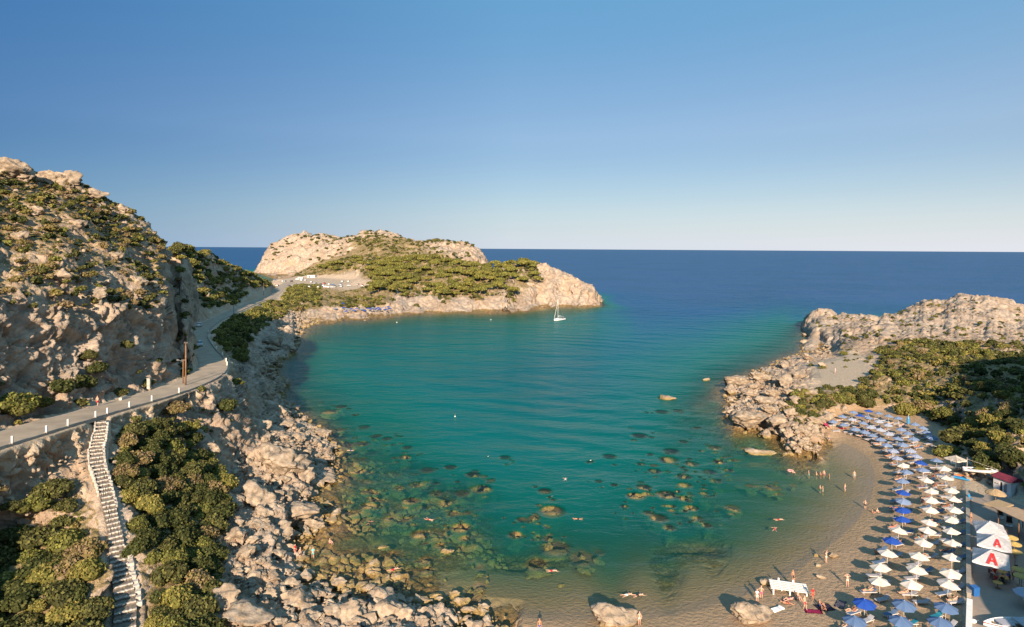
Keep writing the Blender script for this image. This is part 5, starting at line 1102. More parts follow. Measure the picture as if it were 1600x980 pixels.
for u in UW:
    k, px, py, X, Y, g, R, txt, c = u; o = umb(k, R); o.location = (X, Y, g - .05); o.rotation_euler = (ur.uniform(-.10, .10), ur.uniform(-.10, .10), ur.uniform(0, 1)); o.scale = (1, 1, ur.uniform(.95, 1.05))
    tag(o, '%s umbrella, %s' % (KN[k], txt), 'beach umbrella', 'beach umbrellas on the sand')
    # two sunbeds under each umbrella, headrests to the landward side
    for s in (-1, 1):
        if ur.random() < .06: continue
        kb = 't' if k == 'N' and ur.random() < .5 else ('b' if ur.random() < .3 else 'w'); ang = ur.uniform(-.25, .25) + (.15 if c != 'front' else .25)
        bxx = X + .35 - .2 * s + ur.uniform(-.3, .3) - (1.0 if c in ('shore', 'front') else .4); byy = Y + s * (.95 + ur.uniform(-.1, .15)) - .3
        if bxx / byy > .706 and byy < 112: bxx = .70 * byy - .9
        bed(kb, bxx, byy, ang, 'sunbed on the %s side of the %s umbrella %s' % ('far' if s > 0 else 'near', KN[k].split()[0] if k != 'S' else 'striped', txt.replace('from left in the ', 'in ').replace(' of the ', ' of ').replace('in the column ', 'in column ')), 'sunbeds under the beach umbrellas')
# square white parasols of the terrace; two carry a red letter A
M_CANV = cloth('white_canvas', (.80, .79, .80)); M_RED = simple('red_print', (.55, .03, .03), .8)
def square_parasol(name, cx, cy, z, sx, sy, rise, rz, label, letter=False, group=None, cat='parasol', n=4, fab=None):
    t = empty(name, (cx, cy, z), rz); H_ = 2.75; fab = fab or M_CANV
    bm = bmesh.new(); g_ = 8; top = {}
    for i in range(-g_, g_ + 1):
        for j in range(-g_, g_ + 1):
            x, y = i / g_, j / g_; m_ = max(abs(x), abs(y)); sag = -.07 * (m_ ** 2) * (1 - abs(abs(x) - abs(y)) / max(m_, .01)) * 0 - .10 * math.sin(math.pi * min(1, abs(abs(x) - abs(y)))) * m_
            top[i, j] = bm.verts.new((x * sx / 2, y * sy / 2, H_ + rise * (1 - m_) + sag))
    for i in range(-g_, g_):
        for j in range(-g_, g_): bm.faces.new((top[i, j], top[i + 1, j], top[i + 1, j + 1], top[i, j + 1]))
    r = bmesh.ops.solidify(bm, geom=list(bm.faces), thickness=.02)
    rim = [(-g_, k) for k in range(-g_, g_)] + [(k, g_) for k in range(-g_, g_)] + [(g_, -k) for k in range(-g_, g_)] + [(-k, -g_) for k in range(-g_, g_)]
    lo = [bm.verts.new((top[q].co.x * 1.004, top[q].co.y * 1.004, top[q].co.z - .2)) for q in rim]
    for q in range(len(rim)): bm.faces.new((top[rim[q]], top[rim[(q + 1) % len(rim)]], lo[(q + 1) % len(rim)], lo[q]))
    c = bm_obj('canopy', bm, fab, t)
    bm = bmesh.new(); tube(bm, (0, 0, 0), (0, 0, H_ + rise + .1), .045, n=10); bm_obj('pole', bm, M_METAL, t, True)
    bm = bmesh.new(); bx(bm, (0, 0, .05), (.7, .7, .1), bevel=.02); bm_obj('base_plate', bm, M_CONC, t)
    bm = bmesh.new()
    for a, b in ((-1, -1), (1, -1), (-1, 1), (1, 1)): tube(bm, (0, 0, H_ + rise - .06), (a * sx / 2 * .98, b * sy / 2 * .98, H_ - .05), .02, n=5)
    bm_obj('ribs', bm, M_METAL, t)
    if letter:   # on the near slope of the canopy
        sl = math.atan2(rise, sy / 2); bm = bmesh.new()
        def bar(p, q, w):
            p = Vector(p); q = Vector(q); d = (q - p).normalized(); nn = Vector((-d.y, d.x)) * w / 2
            b_ = [bm.verts.new((v.x, v.y, 0)) for v in (p - nn, q - nn, q + nn, p + nn)]; t_ = [bm.verts.new((v.co.x, v.co.y, .012)) for v in b_]
            bm.faces.new(t_); bm.faces.new(b_[::-1])
            for k in range(4): bm.faces.new((b_[k], b_[(k + 1) % 4], t_[(k + 1) % 4], t_[k]))
        h2 = .62; bar((-.42, -h2), (-.02, h2), .26); bar((.42, -h2), (.02, h2), .26); bar((-.25, -.22), (.25, -.22), .2)
        lo_ = bm_obj('letter_mark', bm, M_RED, c); fr = .62; lo_.location = (.15 if letter == 1 else .35, -sy / 2 * fr, H_ + rise * (1 - fr) + (.045 if letter else 0)); lo_.rotation_euler = (sl, 0, 0); lo_.scale = (1.1, 1.5, 1) if letter == 1 else (.8, 1.1, 1)
    tag(t, label, cat, group); return t
def pos_canopy(px, py, hh):
    a, b = ray(px, py); Y = (CAMH - pz - hh) / b; return a * Y, Y
X, Y = pos_canopy(1547, 822, 3.1); square_parasol('square_parasol', X, Y, pz, 3.7, 4.3, 1.1, -.50, 'plain white square parasol, farthest of the three on the terrace', group='white square parasols on the terrace')
X, Y = pos_canopy(1553, 843, 3.1); square_parasol('square_parasol', X, Y, pz, 3.8, 4.4, 1.05, -.62, 'white square parasol with small red letter, middle of the three', letter=2, group='white square parasols on the terrace')
Y2 = Y - 4.6; X2 = X - 2.55; square_parasol('square_parasol', pos_canopy(1555, 872, 3.1)[0], Y2, pz, 3.9, 4.7, 1.1, -.64, 'white square parasol with large red letter A, nearest of the three', letter=1, group='white square parasols on the terrace')
X, Y = pos_canopy(1493.5, 715, 2.8); square_parasol('square_parasol', X, Y, gh(X, Y), 2.7, 2.7, .7, .3, 'small white square parasol standing alone where scrub meets sand', fab=CL['W'])
# thatched parasol
M_THATCH = simple('straw_thatch', (.34, .24, .135), .95, var=.35, scale=9, bump=.6)
def thatch(px, py):
    X, Y, _ = on(px, py, pz); t = empty('thatched_parasol', (X, Y, pz)); bm = bmesh.new(); r_ = random.Random(2); n = 40; prev = None
    for rr, zz in ((.05, 3.0), (.5, 2.82), (1.0, 2.6), (1.45, 2.36), (1.5, 2.2)):
        cur = [bm.verts.new((rr * math.cos(6.283 * k / n) * r_.uniform(.95, 1.05), rr * math.sin(6.283 * k / n) * r_.uniform(.95, 1.05), zz + r_.uniform(-.04, .04))) for k in range(n)]
        if prev:
            for k in range(n): bm.faces.new((prev[k], cur[k], cur[(k + 1) % n], prev[(k + 1) % n]))
        else: bm.faces.new(cur)
        prev = cur
    ctr = bm.verts.new((0, 0, 2.75))
    for k in range(n): bm.faces.new((prev[k], ctr, prev[(k + 1) % n]))
    bm_obj('straw_roof', bm, M_THATCH, t); bm = bmesh.new(); tube(bm, (0, 0, 0), (0, 0, 2.75), .07, .06, 8); bm_obj('post', bm, M_WOOD, t, True)
    bm = bmesh.new(); tube(bm, (0, 0, 0), (0, 0, .16), .42, .38, 18); bm_obj('base', bm, M_WHITEW, t); tag(t, 'round straw thatched parasol in front of the white hut', 'parasol')
thatch(1555.5, 792)
# white hut with a maroon roof
M_HUT = simple('white_render', (.70, .67, .64), .8, var=.06, scale=.8, bump=.1); M_ROOF = simple('maroon_roof', (.16, .02, .035), .7, var=.25, scale=2, bump=.2); M_DARK = simple('dark_interior', (.035, .03, .028), .8); M_GLASS = simple('window_glass', (.10, .14, .17), .1, spec=.8)
def hut():
    A = Vector(on(1552, 766, 2.15)); B = Vector(on(1580, 776.5, 2.15)); d = (B - A); L_ = d.length; ang = math.atan2(d.y, d.x); dep = 2.6
    t = empty('white_hut', (A.x, A.y, 2.05), ang); Hh = 2.55
    def wall(name, c, s):
        bm = bmesh.new(); bx(bm, c, s); return bm_obj(name, bm, M_HUT, t)
    doors = [(L_ * .36, L_ * .50), (L_ * .60, L_ * .76)]; xs = [0] + [v for dd in doors for v in dd] + [L_]
    bm = bmesh.new()
    for i in range(0, len(xs), 2): bx(bm, ((xs[i] + xs[i + 1]) / 2, .1, Hh / 2), (xs[i + 1] - xs[i], .2, Hh))
    for a, b in doors: bx(bm, ((a + b) / 2, .1, Hh - .25), (b - a - .004, .196, .5))
    bx(bm, ((doors[1][0] + doors[1][1]) / 2, .1, .2), (doors[1][1] - doors[1][0] - .004, .19, .4)); bm_obj('front_wall', bm, M_HUT, t)
    wall('side_wall', (.1, dep / 2, Hh / 2 - .003), (.2, dep - .42, Hh)); wall('side_wall', (L_ - .1, dep / 2, Hh / 2 - .003), (.2, dep - .42, Hh)); wall('rear_wall', (L_ / 2, dep - .1, Hh / 2), (L_, .2, Hh))
    bm = bmesh.new(); bx(bm, ((doors[0][0] + doors[0][1]) / 2, .16, 1.02), (doors[0][1] - doors[0][0] - .06, .05, 2.0)); d1 = bm_obj('door', bm, M_DARK, t)  # near-black panel fills the opening, interior shade put into its colour
    bm = bmesh.new(); bx(bm, ((doors[1][0] + doors[1][1]) / 2, .16, 1.22), (doors[1][1] - doors[1][0] - .06, .04, 1.6)); w_ = bm_obj('window', bm, M_GLASS, t)
    bm = bmesh.new(); m_ = (doors[1][0] + doors[1][1]) / 2; bx(bm, (m_, .12, 1.22), (.05, .05, 1.6)); bx(bm, (m_, .12, .44), (.8, .06, .05)); bm_obj('window_frame', bm, M_WHITE, w_)
    bm = bmesh.new(); q = [(-.2, -.25), (L_ + .2, -.25), (L_ + .2, dep + .25), (-.2, dep + .25)]
    lo = [bm.verts.new((x, y, Hh + .004)) for x, y in q]; hi = [bm.verts.new((x, y, Hh + .12)) for x, y in q]; r1 = bm.verts.new((-.2, dep / 2, Hh + .75)); r2 = bm.verts.new((L_ + .2, dep / 2, Hh + .75))
    bm.faces.new(lo[::-1]); bm.faces.new((lo[0], lo[1], hi[1], hi[0])); bm.faces.new((lo[2], lo[3], hi[3], hi[2])); bm.faces.new((hi[0], hi[1], r2, r1)); bm.faces.new((hi[2], hi[3], r1, r2)); bm.faces.new((lo[1], lo[2], hi[2], r2, hi[1])); bm.faces.new((lo[3], lo[0], hi[0], r1, hi[3]))
    bm_obj('roof', bm, M_ROOF, t)
    bm = bmesh.new(); bx(bm, (L_ / 2, -.5, .06), (L_ + .8, .96, .16), bevel=.02); bm_obj('plinth', bm, M_WHITEW, t)
    for x, w2 in ((L_ * .12, .22), (L_ * .23, .14)):
        bm = bmesh.new(); bx(bm, (x, -.015, 1.55), (w2, .03, .14)); bm_obj('wall_sign', bm, M_DARK, t)
    tag(t, 'small white hut with maroon roof and two dark openings', 'hut')
hut()
# shelter roof at the right edge (beige awning with thatch edge)
X, Y, _ = on(1612, 850, pz); t = empty('shade_shelter', (X, Y, pz)); M_AWN = cloth('beige_awning', (.50, .36, .24))
bm = bmesh.new(); bx(bm, (1.1, 1.5, 3.0), (4.2, 9.0, .08), Euler((0, .06, .12))); bm_obj('awning', bm, M_AWN, t)
bm = bmesh.new(); bx(bm, (.6, 7.2, 2.9), (4.6, 2.2, .22), Euler((.05, .05, .5)), bevel=.06); bm_obj('thatch_edge', bm, M_THATCH, t)
for dx, dy in ((-.8, -2.7), (-.8, 5.4), (3.0, -2.7), (3.0, 5.4), (-.7, 1.5)):
    bm = bmesh.new(); tube(bm, (dx, dy, 0), (dx, dy, 2.95), .07, n=8); bm_obj('post', bm, M_WOOD, t)
tag(t, 'beige awning shelter with straw edge at the right edge of the terrace', 'shelter')
# round straw tables and chairs
M_STRAW = simple('yellow_straw', (.42, .29, .09), .9, var=.3, scale=6, bump=.4); M_CHAIR = simple('brown_chair', (.10, .065, .045), .7)
def make_table(r, mt):
    t = empty('round_table'); bm = bmesh.new(); tube(bm, (0, 0, .70), (0, 0, .75), r, n=28); bm_obj('table_top', bm, mt, t); bm = bmesh.new(); tube(bm, (0, 0, 0), (0, 0, .7), .05, n=8); tube(bm, (0, 0, 0), (0, 0, .05), .3, n=16); bm_obj('pedestal', bm, M_WOOD, t); return t
def make_straw_shade(r):
    t = empty('straw_shade'); bm = bmesh.new(); n = 24
    ring = [bm.verts.new((r * math.cos(6.283 * k / n), r * math.sin(6.283 * k / n), 2.05)) for k in range(n)]; mid = [bm.verts.new((.18 * r * math.cos(6.283 * k / n), .18 * r * math.sin(6.283 * k / n), 2.32)) for k in range(n)]; lo = [bm.verts.new((v.co.x, v.co.y, 1.95)) for v in ring]
    bm.faces.new(mid)
    for k in range(n): bm.faces.new((ring[k], ring[(k + 1) % n], mid[(k + 1) % n], mid[k])); bm.faces.new((lo[k], lo[(k + 1) % n], ring[(k + 1) % n], ring[k]))
    bm_obj('straw_disc', bm, M_STRAW, t); bm = bmesh.new(); tube(bm, (0, 0, 0), (0, 0, 2.35), .035, n=8); bm_obj('pole', bm, M_WOOD, t); bm = bmesh.new(); tube(bm, (0, 0, 0), (0, 0, .08), .25, n=14); bm_obj('foot', bm, M_CONC, t); return t
def make_chair(mt):
    t = empty('terrace_chair'); bm = bmesh.new(); bx(bm, (0, 0, .45), (.46, .46, .05), bevel=.015); bm_obj('seat', bm, mt, t); bm = bmesh.new(); bx(bm, (0, .22, .72), (.44, .04, .5), Euler((-.12, 0, 0)), bevel=.015); bm_obj('backrest', bm, mt, t)
    for a in (-.19, .19):
        for b in (-.19, .19):
            bm = bmesh.new(); tube(bm, (a, b, 0), (a, b, .44), .02, n=6); bm_obj('leg', bm, mt, t)
    return t
T0 = make_table(.55, M_STRAW); S0 = make_straw_shade(.85); C0 = {'r': make_chair(simple('red_chair', (.40, .02, .02), .6)), 'b': make_chair(M_CHAIR), 'k': make_chair(simple('black_chair', (.03, .03, .03), .6))}; CU = set(); first = True
for i, (px, py) in enumerate([(1566, 893), (1568.5, 902), (1559, 910)]):
    X, Y, _ = on(px, py, pz + .75); o = T0 if i == 0 else copy_tree(T0); o.location = (X, Y, pz); tag(o, 'round straw-topped table, %s of the crowded terrace tables' % ['farthest', 'middle', 'nearest'][i], 'table', 'round tables on the terrace')
shp = [(1580, 838, 'farthest'), (1585, 848, 'second farthest'), (1586, 860, 'third farthest'), (1593, 888, 'fourth farthest'), (1596, 898, 'nearest')]
for i, (px, py, w) in enumerate(shp):
    a, b = ray(px, py); Y = (CAMH - pz - 2.2) / b; o = S0 if i == 0 else copy_tree(S0); o.location = (a * Y, Y, pz); tag(o, 'small round straw sunshade, %s in the row under the shelter edge' % w, 'sunshade', 'straw sunshades on the terrace')
chairs = [(1553, 896, 'r', 2.6), (1557, 892, 'r', 2.2), (1548, 897, 'b', 1.5), (1551, 903, 'b', 1.9), (1556, 909, 'b', 1.2), (1565, 909, 'k', 3.5), (1573, 898, 'b', 4.5), (1575, 905, 'b', 4.3), (1572, 889, 'k', 5), (1586, 889, 'k', 3), (1588, 864, 'k', .2), (1571, 829, 'b', 1)]
for i, (px, py, k, rz) in enumerate(chairs):
    X, Y, _ = on(px, py, pz + .3); o = C0[k] if k not in CU else copy_tree(C0[k]); CU.add(k); o.location = (X, Y, pz); o.rotation_euler = (0, 0, rz)
    tag(o, '%s terrace chair, %s from the left edge of the dining group' % ({'r': 'red', 'b': 'brown', 'k': 'black'}[k], ordw(i)), 'chair', 'chairs around the terrace tables')
# hanging egg chairs
def egg(px, py, label):
    X, Y, _ = on(px, py, pz); t = empty('egg_chair', (X, Y, pz), -.6); bm = bmesh.new(); n = 18
    for k in range(0, n):
        a = math.pi * k / (n - 1); prev = None
        for j in range(15):
            b = 6.283 * j / 14; rr = math.sin(a); p = Vector((.62 * rr * math.cos(b), .5 * rr * math.sin(b), 1.15 + .85 * math.cos(a)))
            if p.y < -.18: prev = None; continue
            if prev: tube(bm, prev, p, .014, n=4, caps=False)
            prev = p
    bm_obj('wicker_shell', bm, M_WHITEW, t); bm = bmesh.new(); bx(bm, (0, .05, .75), (.8, .6, .18), bevel=.06); bx(bm, (0, .3, 1.15), (.7, .16, .7), bevel=.06); bm_obj('cushion', bm, M_DARK, t)
    bm = bmesh.new(); tube(bm, (0, .5, .05), (0, .75, 2.2), .035, n=6); tube(bm, (0, .75, 2.2), (0, 0, 2.3), .03, n=6); tube(bm, (0, 0, 2.3), (0, 0, 2.0), .012, n=5); tube(bm, (0, .4, 0), (0, .4, .06), .5, n=20); bm_obj('stand', bm, M_METAL, t); tag(t, label, 'chair', 'hanging egg chairs')
egg(1563, 811, 'round wicker egg chair, farther of the two beside the white parasols'); egg(1577, 823, 'round wicker egg chair, nearer of the two beside the straw sunshades')
X, Y, _ = on(1577, 806, pz); o = empty('side_table', (X, Y, pz)); bm = bmesh.new(); bx(bm, (0, 0, .7), (.9, .7, .06), bevel=.02); bm_obj('table_top', bm, M_WHITE, o)
for a in (-.35, .35):
    for b in (-.25, .25): bm = bmesh.new(); tube(bm, (a, b, 0), (a, b, .68), .025, n=6); bm_obj('leg', bm, M_WHITE, o)
tag(o, 'small white table behind the far egg chair', 'table')
# blue items
M_BLUE = simple('blue_plastic', (.02, .10, .30), .45); M_ORANGE = simple('orange_plastic', (.75, .22, .03), .5); M_SKYB = simple('sky_blue_plastic', (.03, .22, .45), .45)
def bin_(px, py):
    X, Y, _ = on(px, py, pz); t = empty('waste_bin', (X, Y, pz), .1); bm = bmesh.new(); vs = bx(bm, (0, 0, .5), (.8, .7, 1.0), bevel=.04); bm_obj('bin_body', bm, M_BLUE, t); bm = bmesh.new(); bx(bm, (0, 0, 1.05), (.86, .76, .1), Euler((.08, 0, 0)), bevel=.03); bm_obj('lid', bm, M_BLUE, t)
    for s in (-.3, .3): bm = bmesh.new(); tube(bm, (s - .04, .34, .1), (s + .04, .34, .1), .1, n=12); bm_obj('wheel', bm, M_BLACK, t)
    tag(t, 'blue wheeled bin at the end of the low terrace wall', 'bin')
bin_(1523, 930)
X, Y, _ = on(1517, 783, pz); t = empty('folding_chair', (X, Y, pz), .4); bm = bmesh.new(); bx(bm, (0, 0, .42), (.5, .5, .05), bevel=.02); bm_obj('seat', bm, M_SKYB, t); bm = bmesh.new(); bx(bm, (0, .26, .75), (.5, .05, .65), Euler((-.2, 0, 0)), bevel=.02); bm_obj('backrest', bm, M_SKYB, t)
for a in (-.2, .2): bm = bmesh.new(); tube(bm, (a, -.25, 0), (a, .2, .42), .02, n=5); tube(bm, (a, .25, 0), (a, -.2, .42), .02, n=5); bm_obj('leg', bm, M_METAL, t)
tag(t, 'blue folding chair behind the far end of the terrace wall', 'chair')
def pedal(px, py):
    X, Y, h = hit(px, py); t = empty('board_rack', (X, Y, h), -.75); o = []
    for k, m_ in enumerate((M_SKYB, M_ORANGE)):
        bm = bmesh.new(); bx(bm, (0, -.62 + k * 1.24, .28), (2.7, 1.16, .30), Euler((0, 0, 0)), bevel=.13); bm_obj('float', bm, m_, t)
    tag(t, 'blue and orange float lying on sand beside the rock heap', 'float')
pedal(1503, 748)
X, Y, h = hit(1419, 664); t = empty('folded_umbrella', (X, Y, h)); bm = bmesh.new(); tube(bm, (0, 0, .3), (0, 0, 1.6), .34, .30, 12); tube(bm, (0, 0, 1.6), (0, 0, 2.3), .30, .05, 12); bm_obj('folded_canopy', bm, M_SKYB, t); bm = bmesh.new(); tube(bm, (0, 0, -.1), (0, 0, 2.5), .035, n=8); bm_obj('pole', bm, M_POLE, t); tag(t, 'sky blue folded umbrella upright at the back of the far corner', 'umbrella')
# white plastic stack below the lone parasol
X, Y, h = hit(1489, 727); t = empty('beach_chair', (X, Y, h), .8)
bm = bmesh.new(); bx(bm, (0, 0, .42), (.6, .6, .06), bevel=.02); bm_obj('seat', bm, M_WHITE, t); bm = bmesh.new(); bx(bm, (0, .3, .8), (.6, .06, .75), Euler((-.15, 0, 0)), bevel=.02); bm_obj('backrest', bm, M_WHITE, t)
for a in (-.25, .25):
    for b in (-.25, .25): bm = bmesh.new(); tube(bm, (a, b, 0), (a, b, .42), .03, n=6); bm_obj('leg', bm, M_WHITE, t)
tag(t, 'white plastic chair under the lone small square parasol', 'chair')
# white timber platform at the water edge
def platform():
    A = Vector(on(1203, 913, .9)); B = Vector(on(1262, 921, .9)); d = B - A; L_ = d.length; t = empty('timber_platform', (*((A + B) / 2)[:2], .15), math.atan2(d.y, d.x)); W_ = 2.5
    bm = bmesh.new()
    for k in range(6): bx(bm, (0, -W_ / 2 + .18 + k * .43, .82), (L_, .26, .05), bevel=.01)
    bm_obj('deck_boards', bm, M_WHITE, t); bm = bmesh.new()
    for x in np.linspace(-L_ / 2 + .3, L_ / 2 - .3, 5): bx(bm, (x, 0, .74), (.12, W_, .10))
    bm_obj('cross_beams', bm, M_WHITE, t)
    for x in (-L_ / 2 + .3, 0, L_ / 2 - .3):
        for y in (-W_ / 2 + .1, W_ / 2 - .1): bm = bmesh.new(); bx(bm, (x, y, .30), (.16, .16, .9)); bm_obj('leg', bm, M_WHITE, t)
    for x in (-L_ / 2 + 1.2, -L_ / 2 + 3.0): bm = bmesh.new(); bx(bm, (x, W_ / 2 - .1, 1.0), (.2, .2, .4), bevel=.02); bm_obj('mooring_post', bm, M_WHITE, t)
    tag(t, 'white slatted timber platform standing on legs at the water edge', 'platform'); return t
platform()
# boats
def hull_bm(L_, W_, D_, n=22, sheer=.25, thick=.05, transom=.55):
    bm = bmesh.new(); rows = []
    for i in range(n + 1):
        s = i / n; x = -L_ / 2 + L_ * s; wv = W_ / 2 * (transom + (1 - transom) * math.sin(min(1, s / .45) * math.pi / 2)) * (1 - max(0, (s - .45) / .55) ** 2.2); wv = max(wv, .015); zt = D_ + sheer * (s ** 2); row = []
        for j in range(13):
            a = math.pi * (j / 12); yy = -math.cos(a) * wv; zz = zt - (math.sin(a) ** .65) * (D_ * (1 - .45 * max(0, (s - .75) / .25) ** 2) + sheer * s * s * .5); row.append(bm.verts.new((x, yy, zz)))
        rows.append(row)
    for i in range(n):
        for j in range(12): bm.faces.new((rows[i][j], rows[i + 1][j], rows[i + 1][j + 1], rows[i][j + 1]))
    bm.faces.new(rows[0]); bmesh.ops.recalc_face_normals(bm, faces=bm.faces); bmesh.ops.solidify(bm, geom=list(bm.faces), thickness=thick); return bm
M_HULLW = simple('white_gelcoat', (.75, .75, .74), .35, var=.05); M_HULLR = simple('red_boat_paint', (.30, .02, .03), .5); M_TEAK = simple('boat_wood', (.28, .17, .09), .7, var=.25, scale=4)
def rowboat(name, loc, rz, L_, W_, label, cat='boat', mast=False, red=True):
    t = empty(name, loc, rz); bm = hull_bm(L_, W_, .62); bm_obj('hull', bm, M_HULLW, t, True)
    bm = bmesh.new()
    for i in range(20):
        s0, s1 = i / 20, (i + 1) / 20
        def e(s): return W_ / 2 * (.55 + .45 * math.sin(min(1, s / .45) * math.pi / 2)) * (1 - max(0, (s - .45) / .55) ** 2.2) + .03, .62 + .25 * s * s
        for sg in (-1, 1):
            a, za = e(s0); b, zb = e(s1); tube(bm, (-L_ / 2 + L_ * s0, sg * a, za - .1), (-L_ / 2 + L_ * s1, sg * b, zb - .1), .055, n=6, caps=False)
    bm_obj('rubbing_strake', bm, M_HULLR if red else M_BLUE, t)
    bm = bmesh.new()
    for x in (-.3, .05, .3): bx(bm, (x * L_, 0, .5), (.28, W_ * .92, .05))
    bm_obj('thwarts', bm, M_TEAK, t)
    bm = bmesh.new(); bx(bm, (-.02 * L_, 0, .16), (L_ * .7, W_ * .55, .05)); bm_obj('floor_boards', bm, M_TEAK, t)
    if mast: bm = bmesh.new(); tube(bm, (-L_ * .38, 0, .2), (-L_ * .38, 0, 2.6), .05, n=7); bm_obj('mast', bm, M_WHITEW, t); bm = bmesh.new(); tube(bm, (-L_ * .38, 0, 2.3), (L_ * .46, 0, .9), .02, n=5); bm_obj('stay_rope', bm, M_WHITEW, t)
    tag(t, label, cat); return t
X, Y, _ = on(1578, 978, pz + .4); bt = rowboat('rowing_boat', (X + .6, Y, pz + .1), math.pi + .03, 7.4, 2.3, 'white wooden boat with red strake lying on the terrace at bottom right')
bm = bmesh.new(); bx(bm, (0, 0, .06), (3.2, .5, .3), bevel=.03); bm_obj('cradle', bm, M_WOOD, bt)
bm = bmesh.new(); bx(bm, (-1.1, 0, .78), (1.8, 1.7, .1), bevel=.04); bx(bm, (1.2, 0, .72), (1.5, 1.3, .1), bevel=.04); bm_obj('deck_panel', bm, M_BEDL, bt)
X, Y, _ = on(1514, 974, pz); o = empty('boat_fender', (X + .5, Y, pz)); bm = bmesh.new(); bmesh.ops.create_uvsphere(bm, u_segments=14, v_segments=8, radius=.3); bmesh.ops.scale(bm, vec=(1.3, .8, .8), verts=bm.verts); bmesh.ops.translate(bm, vec=(0, 0, .24), verts=bm.verts); bm_obj('fender_body', bm, M_HULLW, o, True); bm = bmesh.new(); tube(bm, (.35, 0, .26), (.7, .1, .3), .04, n=6); bm_obj('rope_eye', bm, M_HULLW, o); tag(o, 'rounded white fender lying at the bow of the beached boat', 'fender')
X, Y, _ = on(1532, 731, 4.3); Z_ = max(gh(X, Y) + .6, 3.4); bt2 = rowboat('planted_boat', (X, Y, Z_), -.35, 5.6, 1.7, 'old rowing boat used as a planter on the stone heap', mast=True, red=False)
plant_me = BUSH[(2, 0)]; o = bpy.data.objects.new('potted_shrub', plant_me); COL.objects.link(o); o.location = (X, Y, Z_ + .3); o.scale = (1.6, .75, .8); o.rotation_euler = (0, 0, -.35); tag(o, 'bright green plant growing inside the old rowing boat', 'shrub')
# box / hatch at right edge, white sunshade edge
X, Y, _ = on(1605, 938, pz); o = empty('menu_board', (X, Y, pz), .1); bm = bmesh.new(); bx(bm, (0, 0, .75), (1.3, .08, 1.3), Euler((-.25, 0, 0)), bevel=.01); bm_obj('board_frame', bm, M_WHITE, o); bm = bmesh.new(); bx(bm, (0, -.052, .75), (1.05, .02, 1.05), Euler((-.25, 0, 0))); bm_obj('board_face', bm, M_DARK, o); tag(o, 'white framed dark board leaning at the right edge of the terrace', 'sign')
X, Y = pos_canopy(1606, 918, 2.4); o = make_umbrella('G', 1.5, 8); o.location = (X, Y, pz); tag(o, 'pale umbrella cut by the right edge of the picture above the board', 'beach umbrella')
# towels, floats on the sand
def towel(px, py, w, l, rz, col, label, name='towel'):
    X, Y, h = hit(px, py); bm = bmesh.new(); g_ = 8; vs = {}
    for i in range(g_ + 1):
        for j in range(g_ + 1):
            x, y = (i / g_ - .5) * l, (j / g_ - .5) * w; c_, s_ = math.cos(rz), math.sin(rz); xx, yy = x * c_ - y * s_, x * s_ + y * c_; vs[i, j] = bm.verts.new((xx, yy, gh(X + xx, Y + yy) - h + .05 + .015 * math.sin(i * 1.7 + j)))
    for i in range(g_):
        for j in range(g_): bm.faces.new((vs[i, j], vs[i + 1, j], vs[i + 1, j + 1], vs[i, j + 1]))
    bmesh.ops.solidify(bm, geom=list(bm.faces), thickness=.02); o = bm_obj(name, bm, simple('towel_cloth', col, .95, var=.2, scale=5), smooth=True); o.location = (X, Y, h); tag(o, label, 'towel', 'towels on the sand'); return o
towel(1271, 956, 1.0, 2.0, -.2, (.45, .03, .12), 'pink and red towel spread on sand in front of the platform')
towel(1288, 950, 1.6, 2.0, .1, (.06, .05, .09), 'dark towel under the pair sitting right of the red-shirted bather')
towel(1233, 937, .9, 1.9, .3, (.45, .30, .30), 'pale pink towel under the sunbather just below the platform')
towel(1313, 945, 1.1, 2.0, .9, (.16, .15, .19), 'narrow grey towel near the royal blue umbrella')
towel(1291, 664, 1.0, 1.8, .4, (.55, .06, .14), 'pink towel at the left end of the far corner of umbrellas')
towel(1316, 670, 1.0, 2.0, .2, (.45, .02, .03), 'red towel in front of the far corner umbrellas')
towel(602, 926, 1.4, 1.8, .5, (.55, .01, .03), 'bright red towel on the pale foreground rocks')
towel(583, 938, .8, 1.2, .4, (.30, .20, .40), 'small violet towel on the foreground rocks below the red towel')
towel(599, 933, .5, .9, .2, (.02, .35, .22), 'small green towel beside the red towel on the rocks')
towel(513, 970, .5, .8, .2, (.02, .25, .45), 'small blue cloth on the rocks at the bottom edge')
def lilo(px, py, z, rz, label, c=(.75, .75, .75)):
    X, Y, _ = on(px, py, z); t = empty('air_mattress', (X, Y, z), rz); m_ = simple('inflatable', c, .4); bm = bmesh.new()
    for k in range(5): tube(bm, (-.85, -.3 + k * .15, .08), (.55, -.3 + k * .15, .08), .085, n=10)
    bm_obj('tubes', bm, m_, t, True); bm = bmesh.new(); bx(bm, (.75, 0, .12), (.35, .78, .2), bevel=.08); bm_obj('pillow', bm, m_, t); tag(t, label, 'air mattress')
lilo(1214, 953, gh(*on(1214, 953, .6)[:2]) + .02, .45, 'white air mattress lying on sand below the platform')
# buoys
for px, py, lb in [(711, 651, 'small pale buoy floating in the middle of the bay'), (620, 504, 'pair of white buoys off the far rocky beach'), (767, 500, 'single white buoy left of the sailboat')]:
    X, Y, _ = on(px, py, 0); t = empty('buoy', (X, Y, 0)); bm = bmesh.new(); bmesh.ops.create_uvsphere(bm, u_segments=14, v_segments=10, radius=.22 if Y < 250 else .38); bm_obj('float_ball', bm, simple('buoy_white', (.7, .68, .6), .5), t, True); bm = bmesh.new(); tube(bm, (0, 0, .2), (0, 0, .75), .05, n=6); bm_obj('mooring_eye', bm, M_METAL, t); tag(t, lb, 'buoy', 'buoys in the bay')
